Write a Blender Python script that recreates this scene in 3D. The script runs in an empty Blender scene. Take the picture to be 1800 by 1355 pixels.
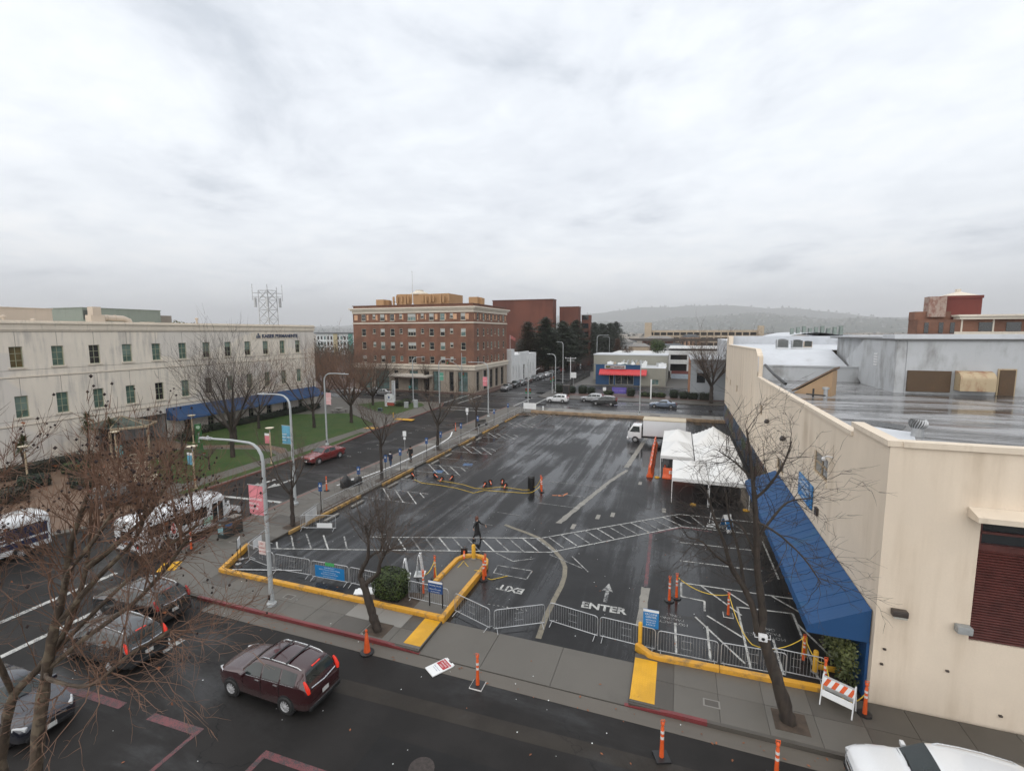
import bpy, bmesh, math, random
from mathutils import Vector, Matrix, noise
R = math.radians
sc = bpy.context.scene
col = sc.collection
# ---------------------------------------------------------------- camera, sky, sun, exposure
cam = bpy.data.cameras.new('camera'); camo = bpy.data.objects.new('camera', cam); col.objects.link(camo)
cam.sensor_width = 36.0; cam.lens = 16.78; cam.clip_end = 40000; cam.clip_start = .1
camo.matrix_world = Matrix(((0.94403, -0.03422, 0.32808, 0.0), (0.32985, 0.10566, -0.93810, 0.0),
                            (-0.00257, 0.99381, 0.11103, 14.0), (0, 0, 0, 1)))
sc.camera = camo
SUN_EL, SUN_AZ = R(46), R(194)       # overcast sun, behind the viewer
w = bpy.data.worlds.new('World'); sc.world = w; w.use_nodes = True
def world_nodes():
    t = w.node_tree; N = t.nodes; L = t.links; N.clear()
    def n(k, **a):
        o = N.new(k)
        for q, v in a.items(): setattr(o, q, v)
        return o
    sky = n('ShaderNodeTexSky', sky_type='NISHITA', sun_disc=False, sun_elevation=SUN_EL, sun_rotation=SUN_AZ)
    b1 = n('ShaderNodeBackground'); b1.inputs[1].default_value = .08
    L.new(sky.outputs[0], b1.inputs[0])
    tc = n('ShaderNodeTexCoord'); sep = n('ShaderNodeSeparateXYZ'); L.new(tc.outputs['Generated'], sep.inputs[0])
    def m(op, a, b=None, c=None, cl=False):
        o = n('ShaderNodeMath', operation=op, use_clamp=cl)
        for i, v in enumerate((a, b, c)):
            if v is None: continue
            if isinstance(v, (int, float)): o.inputs[i].default_value = v
            else: L.new(v, o.inputs[i])
        return o.outputs[0]
    zc = m('MAXIMUM', sep.outputs[2], 0.0); den = m('ADD', zc, .16)
    cv = n('ShaderNodeCombineXYZ')
    L.new(m('DIVIDE', sep.outputs[0], den), cv.inputs[0]); L.new(m('DIVIDE', sep.outputs[1], den), cv.inputs[1])
    def ns(scale, detail, rough, dist, off):
        mp = n('ShaderNodeMapping'); mp.inputs['Location'].default_value = off; L.new(cv.outputs[0], mp.inputs[0])
        o = n('ShaderNodeTexNoise'); o.inputs['Scale'].default_value = scale; o.inputs['Detail'].default_value = detail
        o.inputs['Roughness'].default_value = rough; o.inputs['Distortion'].default_value = dist
        L.new(mp.outputs[0], o.inputs['Vector']); return o.outputs['Fac']
    big = ns(.42, 3, .5, .3, (3.1, 1.7, 0)); mid = ns(1.5, 10, .56, .5, (7.3, 2.2, 4)); fine = ns(5.5, 10, .6, .4, (1, 5, 2))
    s = m('ADD', m('MULTIPLY', big, .55), m('ADD', m('MULTIPLY', mid, .70), m('MULTIPLY', fine, .30)))
    # a scatter of lower cumulus bases over the whole dome
    cu = ns(.9, 12, .58, .5, (2.35, .55, 9))
    mr = n('ShaderNodeMapRange', interpolation_type='SMOOTHSTEP'); mr.inputs[1].default_value = .47; mr.inputs[2].default_value = .74
    L.new(cu, mr.inputs[0])
    s2 = m('SUBTRACT', s, m('MULTIPLY', mr.outputs[0], .36))
    ramp = n('ShaderNodeValToRGB'); e = ramp.color_ramp.elements
    e[0].position = .42; e[0].color = (.41, .445, .495, 1); e[1].position = .95; e[1].color = (.74, .75, .76, 1)
    k = e.new(.60); k.color = (.55, .58, .625, 1)
    k = e.new(.76); k.color = (.64, .67, .705, 1)
    L.new(s2, ramp.inputs[0])
    # higher = brighter, towards the horizon a little greyer
    g = n('ShaderNodeMapRange'); g.inputs[1].default_value = 0; g.inputs[2].default_value = .5; g.inputs[3].default_value = 1.06; g.inputs[4].default_value = .99
    L.new(zc, g.inputs[0])
    mx = n('ShaderNodeVectorMath', operation='SCALE'); L.new(ramp.outputs[0], mx.inputs[0]); L.new(g.outputs[0], mx.inputs['Scale'])
    b2 = n('ShaderNodeBackground'); L.new(mx.outputs[0], b2.inputs[0]); b2.inputs[1].default_value = 1.28
    mix = n('ShaderNodeMixShader'); mix.inputs[0].default_value = .94
    L.new(b1.outputs[0], mix.inputs[1]); L.new(b2.outputs[0], mix.inputs[2])
    out = n('ShaderNodeOutputWorld'); L.new(mix.outputs[0], out.inputs[0])
world_nodes()
sl = bpy.data.lights.new('sun', 'SUN'); sl.energy = 1.5; sl.angle = R(120); sl.color = (1, .93, .84)
so = bpy.data.objects.new('sun', sl); col.objects.link(so)
so.rotation_euler = (R(90) - SUN_EL, 0, R(-14)); so.location = (-4, -40, 60)     # shines towards +Y and down
sc.view_settings.view_transform = 'Standard'; sc.view_settings.look = 'None'
sc.view_settings.exposure = 0.47; sc.view_settings.gamma = 1.0; sc.view_settings.use_curve_mapping = False
sc.cycles.max_bounces = 6; sc.cycles.diffuse_bounces = 3; sc.cycles.glossy_bounces = 3; sc.cycles.transparent_max_bounces = 6
sc.cycles.volume_bounces = 0; sc.cycles.use_denoising = True

# ---------------------------------------------------------------- mesh helpers
class MB:
    def __init__(s): s.v = []; s.f = []
    def add(s, vs, fs):
        o = len(s.v); s.v += [tuple(p) for p in vs]; s.f += [tuple(i + o for i in f) for f in fs]; return s
    def box(s, x0, y0, z0, x1, y1, z1):
        return s.add([(x0,y0,z0),(x1,y0,z0),(x1,y1,z0),(x0,y1,z0),(x0,y0,z1),(x1,y0,z1),(x1,y1,z1),(x0,y1,z1)],
                     [(3,2,1,0),(4,5,6,7),(0,1,5,4),(1,2,6,5),(2,3,7,6),(3,0,4,7)])
    def obox(s, c, d, rz=0, rx=0, ry=0):
        m = Matrix.Translation(c) @ Matrix.Rotation(rz, 4, 'Z') @ Matrix.Rotation(ry, 4, 'Y') @ Matrix.Rotation(rx, 4, 'X')
        a, b, h = d[0]/2, d[1]/2, d[2]/2
        vs = [m @ Vector(p) for p in ((-a,-b,-h),(a,-b,-h),(a,b,-h),(-a,b,-h),(-a,-b,h),(a,-b,h),(a,b,h),(-a,b,h))]
        return s.add(vs, [(3,2,1,0),(4,5,6,7),(0,1,5,4),(1,2,6,5),(2,3,7,6),(3,0,4,7)])
    def quad(s, a, b, c, d): return s.add([a, b, c, d], [(0,1,2,3)])
    def poly(s, pts): return s.add(pts, [tuple(range(len(pts)))])
    def prism(s, pts, z0, z1):
        n = len(pts); vs = [(p[0], p[1], z0) for p in pts] + [(p[0], p[1], z1) for p in pts]
        return s.add(vs, [tuple(range(n))[::-1], tuple(range(n, 2*n))] + [(i, (i+1) % n, n+(i+1) % n, n+i) for i in range(n)])
    def strip(s, pts, wd, z0, z1):          # ribbon / kerb along a 2-D polyline
        n = len(pts); L = []; Rr = []
        for i, p in enumerate(pts):
            a = pts[max(i-1, 0)]; b = pts[min(i+1, n-1)]
            if 0 < i < n-1:
                d1 = (Vector(p[:2])-Vector(a[:2])).normalized(); d2 = (Vector(b[:2])-Vector(p[:2])).normalized()
                d = (d1+d2).normalized(); k = 1/max(.45, d.dot(d1))
            else: d = (Vector(b[:2])-Vector(a[:2])).normalized(); k = 1
            nx, ny = -d.y*wd/2*k, d.x*wd/2*k
            L.append((p[0]+nx, p[1]+ny)); Rr.append((p[0]-nx, p[1]-ny))
        if z1 <= z0:
            vs = [(x, y, z0) for x, y in L] + [(x, y, z0) for x, y in Rr]
            return s.add(vs, [(n+i, n+i+1, i+1, i) for i in range(n-1)])
        vs = [(x, y, z0) for x, y in L] + [(x, y, z0) for x, y in Rr] + [(x, y, z1) for x, y in L] + [(x, y, z1) for x, y in Rr]
        fs = []
        for i in range(n-1): fs += [(3*n+i, 3*n+i+1, 2*n+i+1, 2*n+i), (2*n+i, 2*n+i+1, i+1, i), (n+i, n+i+1, 3*n+i+1, 3*n+i), (i, i+1, n+i+1, n+i)]
        fs += [(0, n, 3*n, 2*n), (n-1, 3*n-1, 4*n-1, 2*n-1)][:1] + [(n-1, 3*n-1, 4*n-1, 2*n-1)]
        return s.add(vs, fs)
    def tube(s, pts, r, n=6, cap=True):
        pts = [Vector(p) for p in pts]; k = len(pts)
        rs = r if isinstance(r, (list, tuple)) else [r]*k
        d0 = (pts[1]-pts[0]).normalized(); a = d0.orthogonal().normalized(); o = len(s.v)
        for i, p in enumerate(pts):
            d = (pts[min(i+1, k-1)]-pts[max(i-1, 0)])
            if d.length < 1e-9: d = d0
            d.normalize(); a = (a-d*a.dot(d))
            a = a.normalized() if a.length > 1e-6 else d.orthogonal().normalized()
            b = d.cross(a)
            for j in range(n):
                t = 2*math.pi*j/n; q = p+(a*math.cos(t)+b*math.sin(t))*rs[i]; s.v.append((q.x, q.y, q.z))
        for i in range(k-1):
            for j in range(n):
                j2 = (j+1) % n; s.f.append((o+i*n+j, o+i*n+j2, o+(i+1)*n+j2, o+(i+1)*n+j))
        if cap and n > 3: s.f.append(tuple(o+j for j in range(n))[::-1]); s.f.append(tuple(o+(k-1)*n+j for j in range(n)))
        return s
    def lathe(s, c, prof, n=16, axis='Z', cap=True):
        o = len(s.v); k = len(prof)
        for r, z in prof:
            for j in range(n):
                t = 2*math.pi*j/n; x, y = r*math.cos(t), r*math.sin(t)
                p = {'Z': (x, y, z), 'X': (z, x, y), 'Y': (y, z, x)}[axis]
                s.v.append((c[0]+p[0], c[1]+p[1], c[2]+p[2]))
        for i in range(k-1):
            for j in range(n):
                j2 = (j+1) % n; s.f.append((o+i*n+j, o+i*n+j2, o+(i+1)*n+j2, o+(i+1)*n+j))
        if cap: s.f.append(tuple(o+j for j in range(n))[::-1]); s.f.append(tuple(o+(k-1)*n+j for j in range(n)))
        return s
    def mesh(s, name, mat, smooth=False, bevel=0):
        me = bpy.data.meshes.new(name); me.from_pydata(s.v, [], s.f)
        if bevel:
            bm = bmesh.new(); bm.from_mesh(me); bmesh.ops.recalc_face_normals(bm, faces=bm.faces)
            ed = [e for e in bm.edges if len(e.link_faces) == 2 and e.calc_face_angle(0) > .5]
            bmesh.ops.bevel(bm, geom=ed, offset=bevel, segments=2, profile=.6, affect='EDGES', clamp_overlap=True); bm.to_mesh(me); bm.free(); smooth = True
        me.materials.append(mat)
        if smooth:
            for p in me.polygons: p.use_smooth = True
            me.set_sharp_from_angle(angle=R(40))
        me.update(); return me
    def build(s, name, mat, parent=None, world=False, smooth=False, bevel=0, loc=None, rz=0, **tags):
        return put(name, s.mesh(name, mat, smooth, bevel), parent, world, loc, rz, **tags)
def put(name, me, parent=None, world=False, loc=None, rz=0, **tags):
    o = bpy.data.objects.new(name, me); col.objects.link(o)
    if parent is not None:
        o.parent = parent
        if world and parent.type == 'EMPTY': o.location = -parent.location
    if loc is not None:
        o.location = Vector(loc) - (parent.location if world and parent is not None and parent.type == 'EMPTY' else Vector((0, 0, 0)))
    if rz: o.rotation_euler.z = rz
    for k, v in tags.items():
        if v: o['category' if k == 'cat' else k] = v
    return o
def thing(name, label, cat, loc=(0, 0, 0), rz=0, group=None):
    o = bpy.data.objects.new(name, None); col.objects.link(o); o.location = loc; o.rotation_euler.z = rz
    o.empty_display_size = .2; o['label'] = label; o['category'] = cat
    if group: o['group'] = group
    return o
def dup(root, loc, rz=0, label=None, group=None, rot=None, scale=None):
    r = root.copy(); col.objects.link(r); r.location = loc; r.rotation_euler = rot if rot else (0, 0, rz)
    if scale: r.scale = scale if isinstance(scale, tuple) else (scale,)*3
    if label: r['label'] = label
    if group: r['group'] = group
    for ch in root.children:
        c = ch.copy(); col.objects.link(c); c.parent = r
        for g in ch.children:
            d = g.copy(); col.objects.link(d); d.parent = c
    return r
_txt = {}
def text(s, size, mat, name, parent=None, at=(0, 0, 0), x=(1, 0, 0), up=(0, 0, 1), ext=.004, align='LEFT', world=False, stretch=1.0, bold=0.0, kind=None):
    key = (s, size, ext, align, bold)
    if key not in _txt:
        c = bpy.data.curves.new('lettering', 'FONT'); c.body = s; c.size = size; c.extrude = ext; c.align_x = align; c.offset = bold; c.resolution_u = 2
        o = bpy.data.objects.new('lettering', c); col.objects.link(o)
        me = bpy.data.meshes.new_from_object(o.evaluated_get(bpy.context.evaluated_depsgraph_get()))
        bpy.data.objects.remove(o); bpy.data.curves.remove(c); _txt[key] = me
    me = _txt[key].copy(); me.materials.clear(); me.materials.append(mat)
    X = Vector(x).normalized(); U = Vector(up).normalized(); Z = X.cross(U)
    m = Matrix((X, U, Z)).transposed().to_4x4(); m.translation = Vector(at)
    o = bpy.data.objects.new(name, me); col.objects.link(o)
    if parent is not None:
        o.parent = parent
        if world and parent.type == 'EMPTY': m = Matrix.Translation(-parent.location) @ m
    o.matrix_local = m @ Matrix.Diagonal((1, stretch, 1, 1))
    if kind: o['kind'] = kind
    return o

# ---------------------------------------------------------------- materials
class NT:
    def __init__(s, name):
        s.m = bpy.data.materials.new(name); s.m.use_nodes = True; s.t = s.m.node_tree; s.N = s.t.nodes; s.b = s.N['Principled BSDF']
        s._pos = None
    def n(s, k, **a):
        o = s.N.new(k)
        for q, v in a.items(): setattr(o, q, v)
        return o
    def L(s, a, b): s.t.links.new(a, b)
    def set(s, **a):
        for q, v in a.items():
            i = s.b.inputs[{'rough': 'Roughness', 'col': 'Base Color', 'metal': 'Metallic', 'spec': 'Specular IOR Level', 'coat': 'Coat Weight', 'alpha': 'Alpha', 'emc': 'Emission Color', 'em': 'Emission Strength', 'trans': 'Transmission Weight', 'coatr': 'Coat Roughness', 'normal': 'Normal'}[q]]
            if hasattr(v, 'is_linked'): s.L(v, i)
            else: i.default_value = v if not (isinstance(v, tuple) and len(v) == 3) else v+(1,)
    def pos(s, obj=False):
        if obj: return s.n('ShaderNodeTexCoord').outputs['Object']
        if s._pos is None: s._pos = s.n('ShaderNodeNewGeometry').outputs['Position']
        return s._pos
    def map(s, v, scale=(1, 1, 1), rot=(0, 0, 0), loc=(0, 0, 0)):
        o = s.n('ShaderNodeMapping'); o.inputs['Scale'].default_value = scale; o.inputs['Rotation'].default_value = rot; o.inputs['Location'].default_value = loc
        s.L(v, o.inputs[0]); return o.outputs[0]
    def noise(s, v, scale, detail=4, rough=.55, dist=0, col=False):
        o = s.n('ShaderNodeTexNoise'); o.inputs['Scale'].default_value = scale; o.inputs['Detail'].default_value = detail
        o.inputs['Roughness'].default_value = rough; o.inputs['Distortion'].default_value = dist; s.L(v, o.inputs['Vector']); return o.outputs['Color' if col else 'Fac']
    def step(s, v, a, b, c=0.0, d=1.0):
        o = s.n('ShaderNodeMapRange', interpolation_type='SMOOTHSTEP')
        for i, q in enumerate((a, b, c, d)): o.inputs[i+1].default_value = q
        s.L(v, o.inputs[0]); return o.outputs[0]
    def math(s, op, a, b=0.0, clamp=False):
        o = s.n('ShaderNodeMath', operation=op, use_clamp=clamp)
        for i, v in enumerate((a, b)):
            if isinstance(v, (int, float)): o.inputs[i].default_value = v
            else: s.L(v, o.inputs[i])
        return o.outputs[0]
    def mix(s, f, a, b, bt='MIX'):
        o = s.n('ShaderNodeMix', data_type='RGBA', blend_type=bt)
        for i, v in ((0, f), (6, a), (7, b)):
            if hasattr(v, 'is_linked'): s.L(v, o.inputs[i])
            else: o.inputs[i].default_value = v if not isinstance(v, tuple) or len(v) == 4 else v+(1,)
        return o.outputs[2]
    def bump(s, h, st=.3, dist=.02):
        o = s.n('ShaderNodeBump'); o.inputs['Strength'].default_value = st; o.inputs['Distance'].default_value = dist; s.L(h, o.inputs['Height']); s.L(o.outputs[0], s.b.inputs['Normal'])
    def vor(s, v, scale, feature='F1', col=False):
        o = s.n('ShaderNodeTexVoronoi', feature=feature); o.inputs['Scale'].default_value = scale; s.L(v, o.inputs['Vector']); return o.outputs['Color' if col else 'Distance']
_mc = {}
def sh(c, k): return tuple(min(1, x*k) for x in c)
def mat(name, c, rough=.6, var=.12, scale=2.0, metal=0.0, spec=.5, bump=0.0, coat=0.0, obj=False, rv=.1):
    """plain procedural surface: mottled colour, uneven gloss, fine relief"""
    if name in _mc: return _mc[name]
    t = NT(name); p = t.pos(obj); f = t.noise(p, scale, 5); g = t.noise(p, scale*7.3, 3)
    k = t.math('ADD', t.math('MULTIPLY', f, .7), t.math('MULTIPLY', g, .3))
    t.set(col=t.mix(t.step(k, .3, .7), sh(c, 1-var), sh(c, 1+var)), rough=t.step(g, .3, .7, max(.02, rough-rv), min(1, rough+rv)), metal=metal, spec=spec, coat=coat, coatr=.08)
    if bump: t.bump(g, bump, .01)
    _mc[name] = t.m; return t.m
def weathered(name, c, stain, amount=.5, streak=(2.2, 2.2, .22), scale=1.0, rough=.8, patch=None, bump=.15, grain=25.0, lo=.5, hi=.78):
    """painted wall / roof with rain streaks and blotches"""
    if name in _mc: return _mc[name]
    t = NT(name); p = t.pos(); st = t.noise(t.map(p, streak), scale, 6, .6); bl = t.noise(p, .35*scale, 5); fi = t.noise(p, grain, 3)
    k = t.step(t.math('ADD', t.math('MULTIPLY', st, .6), t.math('MULTIPLY', bl, .4)), lo, hi, 0, amount)
    cc = t.mix(k, t.mix(t.step(bl, .35, .65), sh(c, .95), sh(c, 1.04)), stain)
    if patch: cc = t.mix(t.step(t.noise(t.map(p, (.07, .07, .12)), 1, 2), .5, .53, 0, .8), cc, t.mix(k, patch, stain))
    cc = t.mix(t.step(fi, .3, .7, .0, .12), cc, sh(c, .7))
    t.set(col=cc, rough=rough); t.bump(fi, bump, .008); _mc[name] = t.m; return t.m
def asphalt(name, dry, wet, streak, w0, w1, r_dry=.5, r_wet=.09, crack=.9, seed=0.0, cscale=.22):
    t = NT(name); p = t.pos(); pm = t.map(p, streak, loc=(seed, seed*.7, 0))
    a = t.noise(pm, 1.0, 10, .66, .5); b = t.noise(p, .13, 4, .5, .2); fi = t.noise(p, 14, 4, .65); vf = t.noise(p, 70, 2, .7)
    k = t.step(t.math('ADD', t.math('ADD', t.math('MULTIPLY', a, .58), t.math('MULTIPLY', b, .36)), t.math('MULTIPLY', t.noise(p, 2.6, 6, .7), .06)), w0, w1)
    base = t.mix(k, t.mix(t.step(t.noise(p, .6, 6), .35, .65), sh(dry, .8), sh(dry, 1.2)), wet)
    base = t.mix(t.step(fi, .35, .75, 0, .35), base, sh(dry, 1.6))
    base = t.mix(t.step(vf, .6, .75, 0, .35), base, sh(dry, 2.6))
    wv = t.n('ShaderNodeVectorMath', operation='ADD'); t.L(p, wv.inputs[0])
    dn = t.n('ShaderNodeVectorMath', operation='SCALE'); t.L(t.noise(p, .5, 5, .6, col=True), dn.inputs[0]); dn.inputs['Scale'].default_value = 3.2; t.L(dn.outputs[0], wv.inputs[1])
    cr = t.math('MULTIPLY', t.step(t.vor(wv.outputs[0], cscale, 'DISTANCE_TO_EDGE'), .004, .011, crack, 0), t.step(b, .48, .6))
    t.set(col=t.mix(cr, base, (.006, .006, .006)), rough=t.math('ADD', t.step(k, 0, 1, r_dry, r_wet), t.step(fi, .2, .8, -.04, .08)), spec=t.step(k, 0, 1, .16, .5))
    o = t.n('ShaderNodeBump'); o.inputs['Distance'].default_value = .006
    t.L(t.step(k, 0, 1, .45, .06), o.inputs['Strength']); t.L(vf, o.inputs['Height']); t.L(o.outputs[0], t.b.inputs['Normal'])
    return t.m
def paint_on_road(name, c, wear=.5, under=(.03, .03, .032)):
    if name in _mc: return _mc[name]
    t = NT(name); p = t.pos(); a = t.noise(p, 3.0, 6, .7); b = t.noise(p, 28, 4, .7)
    k = t.step(t.math('ADD', t.math('MULTIPLY', a, .5), t.math('MULTIPLY', b, .5)), wear-.06, wear+.06)
    t.set(col=t.mix(k, under, t.mix(t.step(t.noise(p, 1.1, 4), .35, .65), sh(c, .8), c)), rough=.45); _mc[name] = t.m; return t.m
def glass(name, c=(.02, .025, .03), rough=.06):
    if name in _mc: return _mc[name]
    t = NT(name); p = t.pos(True); f = t.noise(p, .8, 3)
    t.set(col=t.mix(t.step(f, .3, .7), sh(c, .7), sh(c, 1.4)), rough=rough, spec=.6); t.bump(t.noise(p, 1.2, 2), .06, .05); _mc[name] = t.m; return t.m
def carpaint(name, c, flake=.0):
    if name in _mc: return _mc[name]
    t = NT(name); p = t.pos(True); dirt = t.noise(t.map(p, (1, 1, 1.6)), 1.7, 6, .65); z = t.n('ShaderNodeSeparateXYZ'); t.L(p, z.inputs[0])
    low = t.step(t.math('ADD', z.outputs[2], t.math('MULTIPLY', dirt, .5)), .35, 1.0, .55, .03)
    drops = t.step(t.noise(p, 55, 2, .5), .55, .7)
    t.set(col=t.mix(low, t.mix(drops, c, sh(c, 1.12)), (.07, .065, .06)), rough=t.step(low, 0, .5, .22, .6), metal=flake, coat=1.0, coatr=.04)
    t.bump(drops, .12, .004); _mc[name] = t.m; return t.m
# ---------------------------------------------------------------- setting: ground, roads, pavements
A_ROAD = asphalt('street_asphalt', (.0172, .0158, .0150), (.0100, .0095, .0096), (.09, .30, .3), .46, .68, .55, .22, .95, 1.3, .2)
A_LOT = asphalt('lot_asphalt', (.0180, .0178, .0182), (.0095, .0097, .0106), (.45, .026, .3), .425, .60, .40, .085, .75, 4.4, .16)
A_FAR = asphalt('far_asphalt', (.027, .026, .0265), (.015, .015, .0155), (.05, .25, .3), .42, .62, .5, .14, .9, 7.7, .12)
CONC = weathered('pavement_concrete', (.108, .099, .085), (.048, .043, .037), .8, (.5, .5, .5), .8, .55, bump=.25, grain=40)
CONC_L = weathered('pale_concrete', (.20, .19, .172), (.10, .095, .085), .7, (.5, .5, .5), .8, .6, bump=.25, grain=40)
CONC_D = weathered('dark_concrete', (.072, .064, .054), (.035, .031, .027), .75, (.6, .6, .6), .9, .5, bump=.25, grain=40)
GUT = weathered('gutter_concrete', (.105, .092, .076), (.045, .04, .035), .8, (.15, 1.5, 1), .7, .5, bump=.2, grain=40)
REDK = paint_on_road('red_kerb_paint', (.17, .03, .032), .40, (.09, .075, .07))
REDF = paint_on_road('faded_red_kerb_paint', (.22, .075, .06), .46, (.13, .11, .10))
YELK = weathered('yellow_wall_paint', (.60, .30, .028), (.17, .115, .06), .95, (1.6, 1.6, 1.6), 2.2, .5, bump=.25, grain=30, lo=.47, hi=.66)
YELF = weathered('faded_yellow_kerb_paint', (.42, .25, .07), (.13, .10, .07), .95, (1.2, 1.2, 1.2), 1.6, .6, bump=.25, grain=30, lo=.42, hi=.62)
YEL = paint_on_road('yellow_paint', (.68, .36, .014), .37, (.2, .12, .03))
WHT = paint_on_road('white_road_paint', (.50, .50, .475), .465)
WHT2 = paint_on_road('worn_white_paint', (.42, .42, .40), .505)
TANP = paint_on_road('tan_stripe', (.20, .175, .125), .44)
REDP = paint_on_road('red_road_paint', (.17, .045, .05), .50)
PALE = paint_on_road('pale_patch', (.24, .225, .195), .42, (.05, .05, .05))
BLUEP = paint_on_road('blue_road_paint', (.05, .13, .28), .48)
ORGP = paint_on_road('orange_spray_paint', (.7, .22, .06), .46)
def grassmat():
    t = NT('lawn_grass'); p = t.pos(); a = t.noise(p, .45, 5); b = t.noise(p, 9, 5, .7); c = t.noise(t.map(p, (60, 60, 5)), 1, 3, .7)
    k = t.mix(t.step(a, .35, .65), (.034, .078, .012), (.06, .092, .019))
    k = t.mix(t.step(b, .35, .7, 0, .7), k, (.018, .040, .008)); k = t.mix(t.step(c, .5, .8, 0, .6), k, (.07, .11, .022))
    k = t.mix(t.step(t.noise(p, 2.2, 4), .66, .74, 0, .7), k, (.09, .065, .03))
    t.set(col=k, rough=.75, spec=.3); t.bump(c, .8, .05); return t.m
GRASS = grassmat()
SOIL = mat('planting_soil', (.060, .043, .031), .9, .4, 3, bump=.6)
BROWNP = weathered('brown_paving', (.15, .095, .062), (.07, .045, .03), .6, (.6, .6, .6), 1, .6, bump=.2)
BRICKP = weathered('red_brown_paving', (.095, .055, .045), (.04, .027, .023), .6, (.8, .8, .8), 1, .5, bump=.2)
def far_ground():
    t = NT('far_ground'); p = t.pos(); a = t.noise(p, .02, 6, .6); b = t.noise(p, .15, 5, .7)
    t.set(col=t.mix(t.step(b, .35, .65), t.mix(t.step(a, .35, .65), (.035, .035, .03), (.045, .055, .03)), (.09, .085, .08)), rough=.8); return t.m
S = dict(kind='structure')
MB().quad((-15500, -600, -.06), (15500, -600, -.06), (15500, 15500, -.06), (-15500, 15500, -.06)).build('ground', far_ground(), **S)
road = MB().quad((-150, 7.2, 0), (95, 7.2, 0), (95, 98, 0), (-150, 98, 0)).build('road', A_ROAD, **S)
MB().quad((-41, 98, .001), (-28.6, 98, .001), (-28.6, 420, .001), (-41, 420, .001)).build('side_road', A_FAR, **S)
MB().quad((-150, 84.2, .005), (95, 84.2, .005), (95, 97.6, .005), (-150, 97.6, .005)).build('cross_road', A_FAR, **S)
lot = MB().poly([(-25.35, 25, .012), (-26.2, 22.55, .012), (-24.75, 19.45, .012), (7.15, 19.45, .012), (7.15, 78.6, .012), (-25.35, 78.6, .012)]).build('parking_lot', A_LOT, **S)
MB().box(-70, -12, -.1, 70, 7.2, .15).build('near_pavement', CONC, **S)
def on(parent, mb, name, m): return mb.build(name, m, parent)
_lc = [0]
def line(parent, a, b, wd, m, z=.018, name='painted_line'):
    _lc[0] += 1; z += (_lc[0] % 11)*.0005; return on(parent, MB().strip([a, b], wd, z, z), name, m)
# ---- front pavement with slabs
fp = MB().box(-24.75, 17.05, -.05, -10.35, 19.3, .125).box(-1.35, 17.05, -.05, 60, 20.0, .125).build('pavement', CONC_D, **S)
rnd = random.Random(4)
def slab_mesh(wx, wy, m): return MB().box(-wx/2, -wy/2, -.04, wx/2, wy/2, 0).mesh('slab', m, bevel=.008)
def slabs(parent, xs, ys, z, mats, pick):
    cache = {}
    for i in range(len(xs)-1):
        for j in range(len(ys)-1):
            wx, wy = xs[i+1]-xs[i]-.014, ys[j+1]-ys[j]-.014; m = pick(i, j)
            k = (round(wx, 3), round(wy, 3), m)
            if k not in cache: cache[k] = slab_mesh(wx, wy, mats[m])
            o = put('slab', cache[k], parent, loc=((xs[i]+xs[i+1])/2, (ys[j]+ys[j+1])/2, z+rnd.uniform(-.004, .004)))
            o.rotation_euler = (rnd.uniform(-.002, .002), rnd.uniform(-.002, .002), 0)
cm = [CONC, CONC_L, CONC_D]
def lin(a, b, n): return [a+(b-a)*i/n for i in range(n+1)]
slabs(fp, lin(-24.75, -10.35, 9), [17.13, 18.2, 19.3], .152, cm, lambda i, j: 1 if (i in (6, 7) and j == 1) else (0 if rnd.random() > .15 else 2))
slabs(fp, lin(-1.35, 24.25, 16), [17.13, 18.6, 20.0], .152, cm, lambda i, j: 0 if rnd.random() > .3 else 2)
dw = MB().add([(-10.35, 17.0, .012), (-1.35, 17.0, .012), (-1.35, 19.5, .03), (-10.35, 19.5, .03)], [(0, 1, 2, 3)]).build('driveway_apron', CONC_D, **S)
xs = [-10.35, -7.45, -4.4, -1.35]
for i in range(3):
    a, b = xs[i]+.02, xs[i+1]-.02
    MB().add([(a, 17.02, .028), (b, 17.02, .028), (b, 19.47, .05), (a, 19.47, .05), (a, 17.02, 0), (b, 17.02, 0), (b, 19.47, 0), (a, 19.47, 0)],
             [(0, 1, 2, 3), (0, 4, 5, 1), (1, 5, 6, 2), (2, 6, 7, 3), (3, 7, 4, 0)]).build('slab', CONC, dw)
# ---- corner pavement (rounded) and left pavement
arc = [(-24.75+5.35*math.cos(R(a)), 22.4+5.35*math.sin(R(a))) for a in range(180, 271, 10)]
inner = [(-26.25+1.5*i/9, 22.5-3.2*i/9) for i in range(10)]
cp = MB().prism(arc+inner[::-1], -.05, .125).build('corner_pavement', CONC_D, **S)
for i in range(0, 9, 3):
    MB().prism([arc[k] for k in range(i, i+4)]+[inner[k] for k in range(i+3, i-1, -1)], .10, .152).build('slab', CONC, cp, bevel=.008)
lp = MB().box(-30.1, 22.42, -.05, -25.4, 84.2, .125).build('side_pavement', CONC_D, **S)
slabs(lp, [-30.05, -28.5, -26.95, -25.42], lin(22.45, 82.0, 36), .152, cm, lambda i, j: 0 if rnd.random() > .2 else (2 if rnd.random() > .3 else 1))
bp = MB().box(-25.4, 78.9, -.05, 7.2, 84.2, .125).build('back_pavement', CONC_L, **S)
slabs(bp, lin(-25.38, 7.1, 20), [78.95, 80.7, 82.45, 84.1], .152, cm, lambda i, j: 1 if rnd.random() > .3 else 0)
MB().box(7.2, 83.7, -.05, 95, 84.2, .14).build('back_pavement_strip', CONC_L, **S)
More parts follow.
